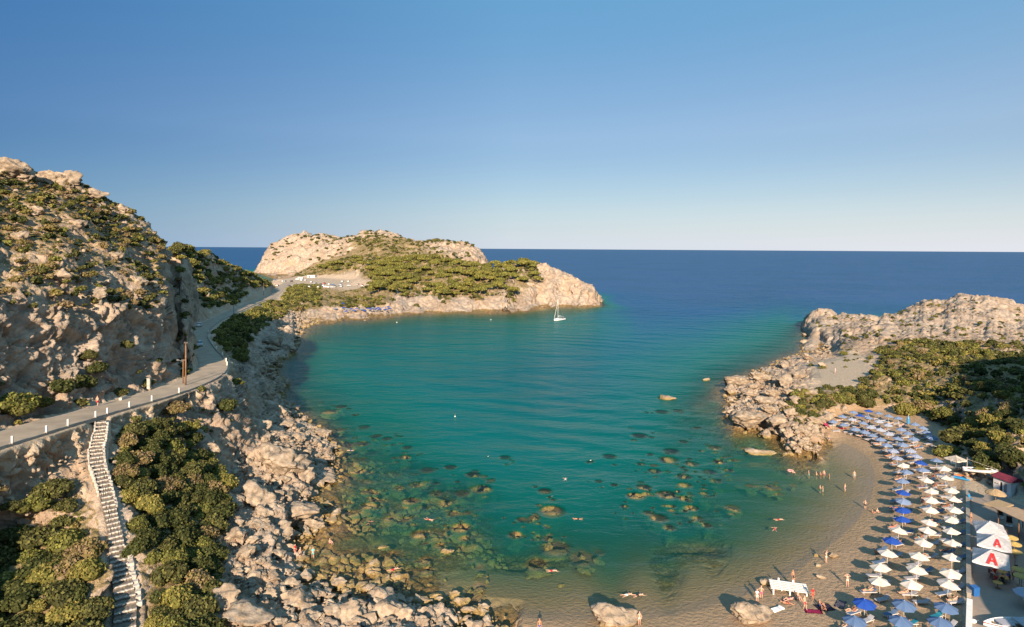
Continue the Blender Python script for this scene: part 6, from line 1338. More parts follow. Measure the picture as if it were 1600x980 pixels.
# ------------------------------------------------------------------ people
SKINS = [simple('skin_light', (.56, .33, .23), .6, var=.06), simple('skin_tan', (.42, .21, .125), .6, var=.06), simple('skin_brown', (.27, .125, .07), .6, var=.06)]
HAIRS = [simple('hair_dark', (.035, .022, .015), .7), simple('hair_brown', (.12, .07, .035), .7), simple('hair_blond', (.36, .26, .13), .7), simple('hair_grey', (.35, .34, .33), .7)]
WEAR = {n: simple('swimwear_' + n, c, .8, var=.1) for n, c in dict(red=(.42, .02, .03), blue=(.03, .08, .30), black=(.02, .02, .025), white=(.62, .60, .58), pink=(.55, .12, .22), green=(.05, .22, .12), cyan=(.16, .48, .50)).items()}
BASEJ = {'pelvis': (0, 0, .95, .125), 'belly': (0, 0, 1.09, .112), 'chest': (0, 0, 1.28, .13), 'neckbase': (0, .01, 1.44, .07), 'neck': (0, 0, 1.51, .05), 'jaw': (0, -.015, 1.575, .068), 'head': (0, -.01, 1.64, .088), 'crown': (0, .005, 1.695, .066), 'nose': (0, -.112, 1.62, .012)}
for s, n in ((-1, 'l'), (1, 'r')):
    BASEJ.update({n + 'sh': (s * .15, .01, 1.40, .062), n + 'up': (s * .195, .01, 1.33, .05), n + 'el': (s * .235, .02, 1.12, .037), n + 'wr': (s * .25, -.03, .88, .025), n + 'pa': (s * .255, -.05, .81, .027),
                  n + 'hip': (s * .09, 0, .87, .095), n + 'th': (s * .10, -.005, .68, .077), n + 'kn': (s * .10, -.01, .49, .053), n + 'ca': (s * .10, .015, .34, .052), n + 'an': (s * .10, .02, .08, .034), n + 'to': (s * .115, -.14, .03, .03), n + 'ea': (s * .092, .0, 1.63, .014)})
BE = [('pelvis', 'belly'), ('belly', 'chest'), ('chest', 'neckbase'), ('neckbase', 'neck'), ('neck', 'jaw'), ('jaw', 'head'), ('head', 'crown'), ('head', 'nose')]
for n in 'lr': BE += [('neckbase' if 0 else 'chest', n + 'sh'), (n + 'sh', n + 'up'), (n + 'up', n + 'el'), (n + 'el', n + 'wr'), (n + 'wr', n + 'pa'), ('pelvis', n + 'hip'), (n + 'hip', n + 'th'), (n + 'th', n + 'kn'), (n + 'kn', n + 'ca'), (n + 'ca', n + 'an'), (n + 'an', n + 'to'), ('head', n + 'ea')]
def pose(**kw):
    J = {k: list(v) for k, v in BASEJ.items()}
    for k, v in kw.items(): J[k][:3] = v
    return J
def build_body(name, J):
    J = {k: tuple(v) for k, v in J.items()}; names = list(J); E_ = list(BE)
    for s, n in ((-1, 'l'), (1, 'r')):   # five fingers grown from the palm
        w, p = Vector(J[n + 'wr'][:3]), Vector(J[n + 'pa'][:3]); d = (p - w).normalized(); side = d.cross(Vector((0, 1, 0)) if abs(d.y) < .8 else Vector((1, 0, 0))).normalized(); bend = side.cross(d)
        for f in range(4):
            o_ = (f - 1.5) * .019; Lf = (.075, .088, .082, .062)[f]; b = p + d * .035 + side * o_; J[n + 'f%da' % f] = (*b, .0095); J[n + 'f%db' % f] = (*(b + d * Lf * .55 + bend * .008), .0085); J[n + 'f%dc' % f] = (*(b + d * Lf + bend * .026), .0075)
            E_ += [(n + 'pa', n + 'f%da' % f), (n + 'f%da' % f, n + 'f%db' % f), (n + 'f%db' % f, n + 'f%dc' % f)]
        b = p - side * .035; J[n + 'ta'] = (*b, .011); J[n + 'tb'] = (*(b + d * .04 - side * .018 + bend * .01), .009); E_ += [(n + 'pa', n + 'ta'), (n + 'ta', n + 'tb')]
    names = list(J); ix = {k: i for i, k in enumerate(names)}; me = bpy.data.meshes.new('b'); me.from_pydata([J[k][:3] for k in names], [(ix[a], ix[b]) for a, b in E_], [])
    o = bpy.data.objects.new('b', me); COL.objects.link(o); m = o.modifiers.new('s', 'SKIN'); m.use_smooth_shade = True
    for k in names: v = me.skin_vertices[0].data[ix[k]]; v.radius = (J[k][3], J[k][3]); v.use_root = (k == 'pelvis')
    su = o.modifiers.new('u', 'SUBSURF'); su.levels = 1; dg = bpy.context.evaluated_depsgraph_get(); dg.update(); ev = bpy.data.meshes.new_from_object(o.evaluated_get(dg)); bpy.data.objects.remove(o)
    ev.name = name; V = np.array([v.co[:] for v in ev.vertices]); K = np.array([J[k][:3] for k in names]); near = np.argmin(((V[:, None] - K[None]) ** 2).sum(-1) / 1.0, axis=1); lab = [names[i] for i in near]
    for p in ev.polygons: p.use_smooth = True
    fd = (Vector(J['nose'][:3]) - Vector(J['head'][:3])).normalized(); hc = Vector(J['head'][:3]); up = (Vector(J['crown'][:3]) - hc).normalized()
    def cut(nm, ok, d):
        bm = bmesh.new(); bm.from_mesh(ev); bm.verts.ensure_lookup_table(); bad = [f for f in bm.faces if not all(ok(v.index, v.co) for v in f.verts)]; bmesh.ops.delete(bm, geom=bad, context='FACES')
        for v in bm.verts: v.co += v.normal * d
        m_ = bpy.data.meshes.new(nm); bm.to_mesh(m_); bm.free(); return m_
    trunks = cut('swim_trunks', lambda i, c: lab[i] in ('pelvis', 'lhip', 'rhip', 'lth', 'rth'), .012)
    briefs = cut('swim_briefs', lambda i, c: lab[i] in ('pelvis', 'lhip', 'rhip'), .008)
    shirt = cut('shirt', lambda i, c: lab[i] in ('belly', 'chest', 'lsh', 'rsh', 'lup', 'rup', 'neckbase'), .014)
    top = cut('swim_top', lambda i, c: lab[i] in ('chest',), .008)
    hair = cut('hair', lambda i, c: lab[i] in ('head', 'crown') and ((Vector(c) - hc).normalized().dot(fd) < .35 or (Vector(c) - hc).dot(up) > .05) and (Vector(c) - hc).dot(up) > -.07, .018)
    return dict(body=ev, trunks=trunks, briefs=briefs, shirt=shirt, top=top, hair=hair)
def lay(J, tilt=0.0, lift=.12):
    """standing joints laid on the back, head towards +X"""
    out = {}
    for k, (x, y, z, r) in J.items():
        X, Y, Z = z - .95, x, -y + lift
        if X > 0 and tilt: X, Z = X * math.cos(tilt) - (Z - lift) * math.sin(tilt), lift + X * math.sin(tilt) + (Z - lift) * math.cos(tilt)
        out[k] = (X, Y, Z, r)
    return out
PO = {}
PO['stand'] = pose()
PO['walk'] = pose(lkn=(-.10, -.10, .50), lca=(-.10, .0, .36), lan=(-.10, .10, .12), lto=(-.11, -.03, .04), rth=(.10, -.08, .69), rkn=(.10, -.17, .50), rca=(.10, -.17, .35), ran=(.10, -.2, .09), rto=(.11, -.35, .04), lel=(-.24, .08, 1.13), lwr=(-.25, -.08, .92), lpa=(-.25, -.13, .87), rel=(.24, .05, 1.13))
PO['raised'] = pose(lel=(-.38, -.05, 1.42), lwr=(-.22, -.10, 1.60), lpa=(-.15, -.10, 1.66), lup=(-.22, 0, 1.39), rel=(.38, -.05, 1.44), rwr=(.22, -.10, 1.62), rpa=(.15, -.10, 1.68), rup=(.22, 0, 1.39))
PO['akimbo'] = pose(lel=(-.36, .08, 1.18), lwr=(-.17, -.06, 1.02), lpa=(-.11, -.09, .99), rel=(.36, .08, 1.18), rwr=(.17, -.06, 1.02), rpa=(.11, -.09, .99))
LY = pose(lkn=(-.12, -.02, .49), rkn=(.12, -.16, .52), rca=(.12, -.08, .36), ran=(.12, .0, .16), rto=(.12, -.10, .10), rth=(.10, -.09, .70))
PO['lie'] = lay(LY, 0, .12); PO['recline'] = lay(pose(lel=(-.30, -.02, 1.14), lwr=(-.25, -.1, .96), lpa=(-.2, -.11, .9), rel=(.32, .0, 1.16), rwr=(.24, -.12, 1.3), rpa=(.18, -.13, 1.36)), .50, .12)
PO['sit'] = pose(**{k: (v[0], v[1] + .06 * (v[2] - .95), v[2] - .83) for k, v in BASEJ.items() if v[2] > .93 or k[1:] in ('wr', 'pa', 'sh', 'up', 'el')})
for s, n in ((-1, 'l'), (1, 'r')):
    for k, p in (('hip', (s * .09, -.03, .12)), ('th', (s * .12, -.22, .27)), ('kn', (s * .14, -.40, .44)), ('ca', (s * .13, -.48, .30)), ('an', (s * .12, -.60, .08)), ('to', (s * .13, -.76, .03)), ('el', (s * .26, -.14, .33)), ('wr', (s * .19, -.33, .45)), ('pa', (s * .14, -.38, .47))): PO['sit'][n + k][:3] = p
def chairpose():
    J = pose(**{k: (v[0], v[1], v[2] - .42) for k, v in BASEJ.items() if v[2] > .93 or k[1:] in ('wr', 'pa', 'sh', 'up', 'el')})
    for s, n in ((-1, 'l'), (1, 'r')):
        for k, p in (('hip', (s * .09, -.03, .53)), ('th', (s * .11, -.22, .54)), ('kn', (s * .12, -.42, .53)), ('ca', (s * .12, -.42, .35)), ('an', (s * .11, -.40, .08)), ('to', (s * .12, -.55, .03)), ('el', (s * .25, -.12, .74)), ('wr', (s * .18, -.34, .70)), ('pa', (s * .15, -.41, .71))): J[n + k][:3] = p
    return J
PO['chair'] = chairpose()
SW = pose(lup=(-.22, 0, 1.44), lel=(-.45, -.02, 1.50), lwr=(-.66, -.06, 1.58), lpa=(-.73, -.07, 1.60), rup=(.20, 0, 1.46), rel=(.34, -.02, 1.66), rwr=(.36, -.05, 1.90), rpa=(.36, -.06, 1.98), lkn=(-.22, -.02, .52), lca=(-.26, .0, .38), lan=(-.32, .0, .14), lto=(-.34, .02, .02), rkn=(.16, -.02, .49), rca=(.2, .0, .36), ran=(.24, .02, .10), rto=(.25, .04, -.04))
PO['swim'] = {k: (z - .95, -x, y * 1.0, r) for k, (x, y, z, r) in SW.items()}
BODY = {k: build_body('body', J) for k, J in PO.items()}
HEADS = {'stand', 'walk'}
np_ = [0]
def person(x, y, z, rz, ps, label, skin=0, hair=0, wear='blue', kind='trunks', shirt=None, group=None):
    t = empty('person', (x, y, z), rz); P_ = BODY[ps]
    def part(nm, me, m):
        o = bpy.data.objects.new(nm, me)
        if not me.materials: me.materials.append(m)
        COL.objects.link(o); o.parent = t; o.material_slots[0].link = 'OBJECT'; o.material_slots[0].material = m; return o
    b = part('body', P_['body'], SKINS[skin]); part('hair', P_['hair'], HAIRS[hair])
    if kind == 'trunks': part('swim_trunks', P_['trunks'], WEAR[wear])
    else: part('swim_briefs', P_['briefs'], WEAR[wear]); part('swim_top', P_['top'], WEAR[wear])
    if shirt: part('shirt', P_['shirt'], WEAR[shirt])
    s = .94 + .1 * ((np_[0] * 37) % 10) / 10; np_[0] += 1; t.scale = (s, s, s); tag(t, label, 'person', group); return t
def onsand(px, py, **k): X, Y, h = hit(px, py); return X, Y, h
PP = random.Random(5)
WN = list(WEAR)
def pp(px, py, ps, rz, label, water=None, **k):
    """feet (or middle of a lying figure) at a photo pixel; water: depth of the feet below the surface there"""
    if water is not None: X, Y, _ = on(px, py, 0); z = -water
    else: X, Y, h = hit(px, py); z = h + .02
    return person(X, Y, z, rz, ps, label, **k)
F = 0.0  # facing the camera
pp(1352, 796, 'akimbo', 2.2, 'person standing on wet sand left of the royal blue umbrellas', skin=0, wear='black')
pp(1291, 880, 'raised', .6, 'person with raised arms standing beside the small wet rock', skin=0, wear='white', kind='bikini', hair=1)
pp(1324, 917, 'raised', -.4, 'person in white with raised arms on sand below the water edge', skin=0, wear='white', kind='bikini', hair=2)
pp(1270, 939, 'stand', .2, 'person in red shirt standing right of the platform', skin=1, wear='red', shirt='red')
pp(1257, 953, 'walk', .5, 'person bending forward on sand left of the pink towel', skin=0, wear='red')
pp(1189.5, 936, 'akimbo', 2.6, 'person with pink skin standing behind the pair at the water edge', skin=0, wear='pink')
pp(1183, 941, 'stand', 2.6, 'person in a white shirt standing at the water edge near the rock', skin=0, wear='white', shirt='white', hair=3)
pp(1233, 938, 'lie', .4, 'person sunbathing on a pale pink towel below the platform', skin=0, wear='pink', kind='bikini')
pp(1246, 936, 'sit', .3, 'person sitting with bent knees below the right end of the platform', skin=0, wear='white', hair=2)
pp(1281, 947, 'sit', .9, 'person sitting upright on the dark towel, farther of two', skin=1, wear='blue')
pp(1284, 955, 'sit', 1.1, 'person sitting upright on the dark towel, nearer of two', skin=2, wear='black')
pp(1229, 944, 'lie', 2.6, 'person lying on sand just below the platform shadow', skin=1, wear='red')
pl_ = on(1239, 911, .9); person(pl_[0], pl_[1], 1.0, .4, 'walk', 'person with tanned skin walking on the white platform', skin=1, wear='black')
pp(999, 977, 'stand', .3, 'person standing in ankle-deep water right of the big rock', skin=0, wear='white', kind='bikini', hair=1)
pp(843, 990, 'stand', .3, 'person standing at the bottom edge by the brown reef', skin=1, wear='blue')
wade = [(1263.5, 741, .9), (1275.5, 742, .95), (1287.5, 741, .9), (1295.5, 745, 1.1), (1335, 746, .35), (1320.5, 766, .35), (1285.5, 768, .7), (1281.5, 763, 1.1), (1363, 803, .05), (1371, 802, .05), (1282, 741.5, 1.15)]
wl = ['leftmost of the chatting waders in the far shallows', 'second wader in the group in the far shallows', 'third wader in the group in the far shallows', 'rightmost and deepest wader of the far group', 'lone wader closest to the curved far sand edge', 'lone wader with long shadow in mid shallows', 'nearer of two waders left of the umbrella columns', 'farther of two waders left of the umbrella columns', 'left one of a pair crouching at the water edge', 'right one of a pair crouching at the water edge', 'short wader in the middle of the far group']
for i, (px, py, d) in enumerate(wade):
    pp(px, py + (d * 0), 'sit' if 'crouch' in wl[i] else PP.choice(['stand', 'akimbo', 'walk']), PP.uniform(0, 6.2), 'person, ' + wl[i], skin=PP.choice([0, 0, 1]), hair=PP.randrange(3), wear=PP.choice(WN), kind=PP.choice(['trunks', 'bikini']), water=d)
swim = [(1217, 812, .3, 'swimmer with spread arms right of the submerged rocks, farther of two'), (1210.5, 827, 1.2, 'swimmer right of the submerged rocks, nearer of two'), (883.5, 749, 1.5, 'swimmer in the deep teal middle of the bay'), (902, 811, 3.1, 'swimmer floating stretched out above the sandy ledge'), (863, 892, .2, 'swimmer over the dark reef patch near the beach'), (980, 929.5, .5, 'left swimmer of a pair in the shallows above the big rock'), (997.5, 930, .4, 'right swimmer of a pair in the shallows above the big rock'), (547, 704, 3.1, 'pale swimmer off the left rocks'), (578, 817, 1.4, 'swimmer with raised legs above the left reef'), (671, 812, -.5, 'swimmer on the back above the big left reef'), (617, 903, .3, 'swimmer at the edge of the foreground rocks'), (615, 890, .8, 'bather crouching in the reef near the foreground rocks'), (570, 500.5, 0, 'far swimmer off the distant rocky beach'), (1189, 746, .2, 'x')]
for px, py, rz, lb in swim:
    if lb == 'x': continue
    X, Y, _ = on(px, py, 0); person(X, Y, .02, rz, 'swim', 'person, ' + lb, skin=PP.choice([0, 0, 1]), hair=PP.randrange(3), wear=PP.choice(['black', 'blue', 'red', 'white']))
pp(489, 872, 'walk', 3.6, 'person in a cyan shirt walking in the brown shallow reef', skin=0, wear='cyan', shirt='cyan', water=.1)
pp(461, 868, 'stand', 1.0, 'person with red towel standing on the shaded left rocks', skin=0, wear='red', shirt='red')
pp(469, 874, 'akimbo', 1.2, 'person standing on a flat stone beside the red-clad bather', skin=0, wear='black')
pp(515.5, 848, 'sit', 1.0, 'person sitting in the shallow reef facing the sun', skin=0, wear='pink', water=.2)
pp(590, 932, 'sit', .8, 'person sitting on the pale foreground rocks beside the red towel', skin=1, wear='red')
pp(1198.5, 676, 'sit', .5, 'person in red sitting on the low right shore rock', skin=1, wear='red', shirt='red')
pp(1285, 698, 'akimbo', 1, 'person standing in shallow water where the far sand begins, left one', skin=1, wear='black', water=.1); pp(1295, 690, 'walk', 1, 'person standing on sand where the far beach begins, right one', skin=0, wear='blue')
pp(1238, 738, 'sit', 1, 'person holding on to a pink swim ring', skin=0, wear='pink', water=.35)
X, Y, _ = on(1235, 736, 0); t = empty('swim_ring', (X, Y, .05)); bm = bmesh.new(); R_, r_ = .5, .15
vs = [[bm.verts.new(((R_ + r_ * math.cos(b * .6283)) * math.cos(a * .2618), (R_ + r_ * math.cos(b * .6283)) * math.sin(a * .2618), r_ * math.sin(b * .6283))) for b in range(10)] for a in range(24)]
for a in range(24):
    for b in range(10): bm.faces.new((vs[a][b], vs[(a + 1) % 24][b], vs[(a + 1) % 24][(b + 1) % 10], vs[a][(b + 1) % 10]))
bm_obj('ring_tube', bm, simple('pink_vinyl', (.62, .30, .30), .4), t, True); tag(t, 'pink swim ring floating off the far shallows', 'swim ring')
bm = bmesh.new(); tube(bm, (R_ + r_, 0, .05), (R_ + r_ + .05, 0, .1), .02, n=6); bm_obj('valve', bm, M_WHITE, t)
# road walker in red
e = Vector(on(152, 633, 19.0)); person(e.x, e.y, gh(e.x, e.y) + .09, 3.0, 'walk', 'person with bare back and red shorts walking on the road', skin=0, wear='red')
pp(1517.5, 817, 'stand', .4, 'person with bare chest standing behind the farthest square parasol', skin=1, wear='black')
for px, py, rz, w in [(1548, 897, 1.8, 'farthest left'), (1551, 903, 2.0, 'left'), (1556, 909, 2.8, 'nearest left'), (1565, 909, 3.4, 'nearest middle'), (1573, 898, 4.5, 'right'), (1575, 905, 4.4, 'nearest right'), (1565, 886, .2, 'farthest')]:
    X, Y, _ = on(px, py, pz + .3); person(X, Y, pz, rz, 'chair', 'person seated at the crowded terrace tables, %s seat' % w, skin=PP.choice([0, 1]), hair=PP.randrange(3), wear=PP.choice(WN), shirt=PP.choice(['white', 'black', 'red', 'blue']))
X, Y, _ = on(1583, 907, pz); person(X, Y, pz, 1.6, 'stand', 'person in a white shirt standing right of the terrace tables', skin=1, wear='black', shirt='white')
# sunbathers: on beds and beside umbrellas
k = 0
for u in UW:
    kd, px, py, X, Y, g, R, txt, c = u
    n = 0 if PP.random() < (.45 if c == 'cove' else .25) else (1 if PP.random() < .6 else 2)
    for q in range(n):
        s = (-1, 1)[(q + k) % 2]; bxx = X - .2 * s - (1.1 if c in ('shore', 'front') else .5) + .3; byy = Y + s * .95 - .3; rz = .15
        if bxx / byy > .704: bxx = .70 * byy - .9
        ps = PP.choice(['recline', 'recline', 'lie', 'sit']); z = gh(bxx, byy) + (.42 if ps != 'sit' else .02)
        if ps == 'sit': bxx -= 1.3; byy -= .5
        person(bxx - (.1 if ps != 'sit' else 0), byy, z, rz if ps != 'sit' else PP.uniform(0, 6), ps, 'person %s by the %s umbrella %s' % ({'recline': 'reclining', 'lie': 'lying', 'sit': 'sitting on sand'}[ps], KN[kd].split()[0] if kd != 'S' else 'striped', txt.replace('from left in the ', 'in ').replace(' of the ', ' of ').replace('in the column ', 'in column ')), skin=PP.choice([0, 1, 1, 2]), hair=PP.randrange(4), wear=PP.choice(WN), kind=PP.choice(['trunks', 'bikini']), group='sunbathers among the umbrellas')
        k += 1
print('people', np_[0])

# ------------------------------------------------------------------ cars
CARC = {n: simple('car_paint_' + n, c, .25, var=.03, spec=.6) for n, c in dict(white=(.72, .72, .72), silver=(.38, .40, .42), black=(.025, .025, .03), blue=(.04, .09, .22), red=(.42, .02, .02), grey=(.14, .15, .16)).items()}
M_CARG = simple('car_glass', (.02, .03, .035), .08, spec=.8); M_LAMP = simple('headlight_glass', (.75, .75, .70), .15); M_TAIL = simple('tail_light', (.35, .01, .01), .25)
def car_meshes():
    P_ = [(-2.0, .30), (-2.05, .62), (-1.98, .92), (-1.80, 1.06), (-1.45, 1.42), (-.9, 1.50), (.1, 1.48), (.45, 1.36), (1.0, 1.0), (1.65, .88), (2.0, .70), (2.06, .45), (2.0, .28)]
    bm = bmesh.new(); L_, R_ = [], []
    for x, z in P_:
        w = .84 if z < 1.0 else .84 - (z - 1.0) * .36; L_.append(bm.verts.new((x, -w, z))); R_.append(bm.verts.new((x, w, z)))
    bm.faces.new(L_); bm.faces.new(R_[::-1])
    for i in range(len(P_)): j = (i + 1) % len(P_); bm.faces.new((L_[i], R_[i], R_[j], L_[j]))
    bmesh.ops.recalc_face_normals(bm, faces=bm.faces); bmesh.ops.bevel(bm, geom=list(bm.edges), offset=.06, segments=2, affect='EDGES'); body = bm
    g = bmesh.new()
    def quad(*p): g.faces.new([g.verts.new(v) for v in p])
    for s in (-1, 1):
        quad((-1.45, s * .80, 1.06), (-.35, s * .80, 1.06), (-.35, s * .712, 1.40), (-1.30, s * .712, 1.38)); quad((-.27, s * .80, 1.06), (.82, s * .80, 1.05), (.36, s * .725, 1.34), (-.27, s * .712, 1.40))
    quad((.52, -.66, 1.355), (.52, .66, 1.355), (1.04, .74, 1.035), (1.04, -.74, 1.035)); quad((-1.49, -.64, 1.41), (-1.49, .64, 1.41), (-1.85, .74, 1.10), (-1.85, -.74, 1.10))
    for f in list(g.faces): pass
    g.normal_update(); bmesh.ops.recalc_face_normals(g, faces=g.faces)
    for v in g.verts: v.co.z += .012; v.co.y *= 1.03
    bmesh.ops.solidify(g, geom=list(g.faces), thickness=.02); return body, g
CB, CG = car_meshes()
def make_car():
    t = empty('parked_car'); me = bpy.data.meshes.new('body'); CB.to_mesh(me); me.materials.append(CARC['white']); o = bpy.data.objects.new('body', me); COL.objects.link(o); o.parent = t
    me = bpy.data.meshes.new('windows'); CG.to_mesh(me); me.materials.append(M_CARG); g = bpy.data.objects.new('windows', me); COL.objects.link(g); g.parent = t
    for x in (-1.28, 1.30):
        for s in (-1, 1):
            bm = bmesh.new(); tube(bm, (x, s * .66, .31), (x, s * .87, .31), .31, n=18); w = bm_obj('wheel', bm, M_BLACK, t); bm = bmesh.new(); tube(bm, (x, s * .86, .31), (x, s * .885, .31), .19, n=12); bm_obj('rim', bm, M_METAL, w)
    for s in (-1, 1):
        bm = bmesh.new(); bx(bm, (2.0, s * .6, .66), (.14, .32, .14), bevel=.03); bm_obj('headlight', bm, M_LAMP, t); bm = bmesh.new(); bx(bm, (-2.02, s * .66, .84), (.08, .22, .24), bevel=.02); bm_obj('tail_light', bm, M_TAIL, t)
        bm = bmesh.new(); bx(bm, (.72, s * .93, 1.03), (.12, .18, .12), bevel=.03); bm_obj('mirror', bm, M_BLACK, t)
    return t
CAR = make_car(); CARU = [0]
def car(x, y, z, rz, col, label, group=None, ry=0.0):
    o = CAR if CARU[0] == 0 else copy_tree(CAR); CARU[0] += 1; o.location = (x, y, z); o.rotation_euler = (0, ry, rz)
    ch = [c for c in o.children if c.name.startswith('body')][0]; ch.material_slots[0].link = 'OBJECT'; ch.material_slots[0].material = CARC[col]; tag(o, label, 'car', group); return o
def road_at(Y, side=0.0):
    k = int(np.argmin(np.abs(RPf[:, 1] - Y))); p = offset_poly(RPf, side * np.ones(len(RPf)))[k]; d = RPf[min(k + 1, len(RPf) - 1)] - RPf[k - 1]; return p, math.atan2(d[1], d[0])
p, a = road_at(180, -.6); car(p[0], p[1], p[2] + .07, a + math.pi, 'silver', 'silver car driving towards the viewer on the shaded bend')
p, a = road_at(236, -2.0); car(p[0], p[1], p[2] + .07, a + .1, 'white', 'white car parked against the cliff at the far road bend')
pc = [(160, 205, 'blue'), (225, 215, 'white'), (297, 217, 'black'), (345, 200, 'white'), (178, 252, 'red'), (345, 245, 'white'), (275, 257, 'grey'), (415, 262, 'silver'), (446, 263, 'white'), (413, 207, 'white'), (462, 222, 'white'), (540, 243, 'black'), (548, 262, 'black'), (570, 235, 'red'), (580, 264, 'white'), (608, 242, 'black'), (606, 264, 'white'), (640, 245, 'blue'), (636, 266, 'silver'), (690, 252, 'grey'), (708, 242, 'blue'), (713, 260, 'white'), (720, 217, 'white'), (770, 217, 'grey'), (775, 255, 'silver'), (850, 243, 'silver'), (885, 251, 'red'), (520, 266, 'white'), (495, 232, 'silver'), (380, 207, 'white'), (330, 266, 'white'), (242, 215, 'silver'), (660, 262, 'black'), (560, 252, 'white'), (480, 244, 'white'), (392, 247, 'silver')]
pc.sort(key=lambda q: q[0])
for i, (x, y, c) in enumerate(pc):
    X, Y, h = hit(400 + x / 5.333, 400 + y / 5.333); car(X, Y, gh(X, Y) + .15, PP.choice([1.57, 1.45, 1.7, 0.1, -1.5]), c, '%s car on the headland car park, %s from its left end' % (c, ordw(i)), 'cars on the headland car park')
CB.free(); CG.free()
# kiosks by the car park
def kiosk(px, py, w, d, h, roofc, label):
    X, Y, g = hit(px, py); t = empty('kiosk', (X, Y, g - .2)); bm = bmesh.new(); bx(bm, (0, 0, h / 2), (w, d, h)); bm_obj('wall', bm, M_HUT, t)
    bm = bmesh.new(); bx(bm, (0, 0, h + .12), (w + 1, d + 1, .22), Euler((.04, 0, 0)), bevel=.04); bm_obj('roof', bm, roofc, t); bm = bmesh.new(); bx(bm, (-w * .2, -d / 2 - .03, 1.1), (1.1, .06, 2.1)); bm_obj('door', bm, M_DARK, t); bm = bmesh.new(); bx(bm, (w * .22, -d / 2 - .03, 1.6), (w * .35, .06, 1.0)); bm_obj('window', bm, M_GLASS, t); tag(t, label, 'kiosk')
kiosk(487, 433.5, 9, 5, 3.0, M_AWN, 'low kiosk with beige roof behind the parked cars'); kiosk(470, 437, 5, 4, 2.6, M_WHITE, 'small white kiosk left of the beige-roofed one')
# blue umbrellas of the far beach
fu = [(665, 440), (725, 392), (730, 430), (758, 441), (795, 440), (840, 438), (880, 446), (905, 456), (935, 436), (960, 442), (975, 432), (1000, 441), (1017, 430), (1032, 441), (1060, 432), (1080, 446), (1102, 420), (1112, 436), (750, 460), (820, 456)]
fu.sort()
for i, (x, y) in enumerate(fu):
    X, Y, h = hit(400 + x / 5.333, 400 + y / 5.333 + 4.5); o = umb('B' if i % 4 else 'L', 1.4); o.location = (X, Y, gh(X, Y)); o.rotation_euler = (0, 0, i); tag(o, 'blue umbrella on the distant rocky beach, %s from its left end' % ordw(i), 'beach umbrella', 'blue umbrellas on the distant beach')
    if i % 2 == 0: bed('w', X + 2, Y - 1.2, PP.uniform(-.3, .3), 'pale sunbed on the distant rocky beach, beside umbrella %s from its left end' % ordw(i), 'sunbeds on the distant beach')
for i, (x, y) in enumerate([(640, 450), (700, 470), (870, 480), (905, 510), (1040, 455)]):
    X, Y, h = hit(400 + x / 5.333, 400 + y / 5.333); person(X, Y, gh(X, Y), 1.0, 'stand', 'person standing on the distant rocky beach, %s from the left' % ordw(i), skin=1, wear=PP.choice(WN))
# people and a sign on the flat ground of the right headland
X, Y, h = hit(1305, 583); person(X, Y, gh(X, Y), 2.0, 'stand', 'person standing alone on the pale flat ground of the right headland', skin=0, wear='white', shirt='white')
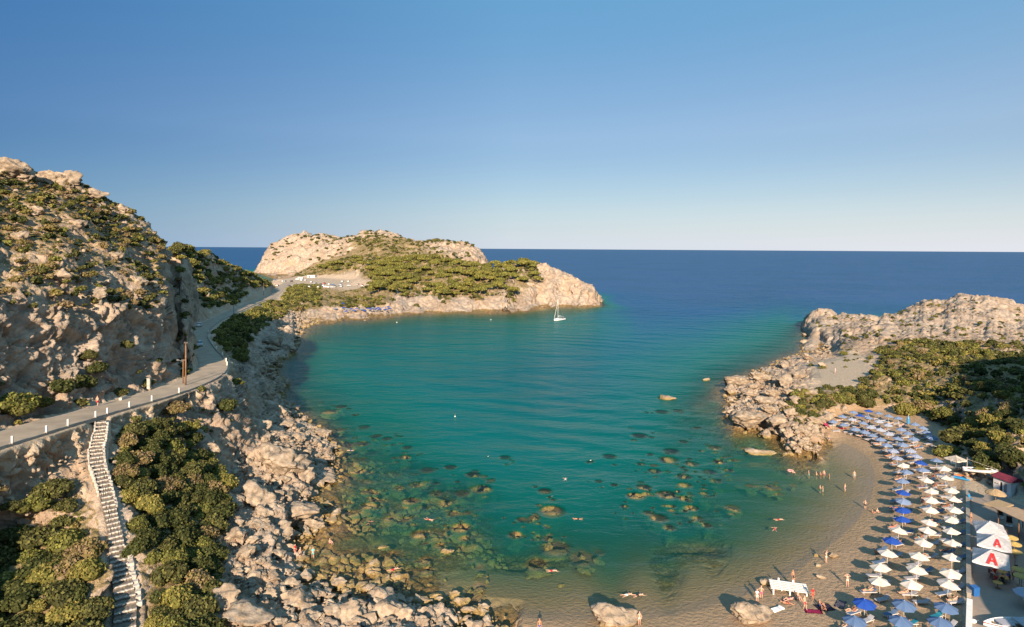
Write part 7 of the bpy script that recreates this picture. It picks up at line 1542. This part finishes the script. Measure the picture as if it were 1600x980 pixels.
# sailing boat
def sailboat():
    X, Y, _ = on(873.5, 501, 0); ang = math.atan2(-.80, -.60); t = empty('sailing_boat', (X, Y, 0), ang); L_, W_ = 11.5, 3.5
    bm = hull_bm(L_, W_, 1.25, n=28, sheer=.35, thick=.06, transom=.8); bmesh.ops.translate(bm, vec=(0, 0, -.25), verts=bm.verts); bm_obj('hull', bm, M_HULLW, t, True)
    def e(s): return W_ / 2 * (.8 + .2 * math.sin(min(1, s / .45) * math.pi / 2)) * (1 - max(0, (s - .45) / .55) ** 2.2)
    bm = bmesh.new(); n = 20; vs = []
    for i in range(n + 1): s = i / n; x = -L_ / 2 + L_ * s; z = .96 + .35 * s * s; vs.append((bm.verts.new((x, -e(s) * .97, z)), bm.verts.new((x, e(s) * .97, z))))
    for i in range(n): bm.faces.new((vs[i][0], vs[i + 1][0], vs[i + 1][1], vs[i][1]))
    bmesh.ops.solidify(bm, geom=list(bm.faces), thickness=.04); bm_obj('deck', bm, M_HULLW, t)
    bm = bmesh.new(); bx(bm, (.6, 0, 1.3), (4.2, 1.9, .5), bevel=.16); cb = bm_obj('cabin', bm, M_HULLW, t); bm = bmesh.new()
    for s in (-1, 1): bx(bm, (.6, s * .965, 1.34), (2.8, .03, .18))
    bm_obj('cabin_window', bm, M_CARG, cb); bm = bmesh.new(); bx(bm, (-3.3, 0, 1.03), (2.6, 1.7, .12), bevel=.03); bm_obj('cockpit', bm, M_TEAK, t)
    bm = bmesh.new(); bx(bm, (-2.6, 0, 2.3), (2.2, 2.3, .08), bevel=.03)
    for a in (-3.6, -1.6):
        for s in (-1.1, 1.1): tube(bm, (a, s, 1.0), (a, s, 2.3), .03, n=5)
    bm_obj('bimini', bm, M_BEDL, t); bm = bmesh.new(); tube(bm, (1.3, 0, 1.2), (1.3, 0, 13.4), .11, .08, 8); bm_obj('mast', bm, M_WHITE, t, True)
    bm = bmesh.new(); tube(bm, (1.3, 0, 2.6), (-2.9, 0, 2.75), .07, n=7); bo = bm_obj('boom', bm, M_METAL, t); bm = bmesh.new(); tube(bm, (1.1, 0, 2.8), (-2.7, 0, 2.9), .2, .13, 8); bm_obj('furled_sail', bm, M_CANV, bo, True)
    bm = bmesh.new()
    for p_ in ((5.6, 0, 1.3), (-5.6, 0, 1.0), (1.2, 1.6, 1.1), (1.2, -1.6, 1.1)): tube(bm, p_, (1.3, 0, 13.2), .03 if p_[1] else .06, n=5)
    for s in (-.9, .9): tube(bm, (1.3, s * .1, 9), (1.3, s, 9), .03, n=5)
    bm_obj('rigging', bm, M_METAL, t); bm = bmesh.new(); tube(bm, (-4.4, 0, 1.1), (-4.4, 0, 1.9), .05, n=6)
    for k in range(12): a0, a1 = k * .5236, (k + 1) * .5236; tube(bm, (-4.5, .45 * math.cos(a0), 1.75 + .45 * math.sin(a0)), (-4.5, .45 * math.cos(a1), 1.75 + .45 * math.sin(a1)), .025, n=4)
    bm_obj('steering_wheel', bm, M_METAL, t); tag(t, 'white sailing boat with bare mast anchored off the headland', 'sailing boat')
sailboat()
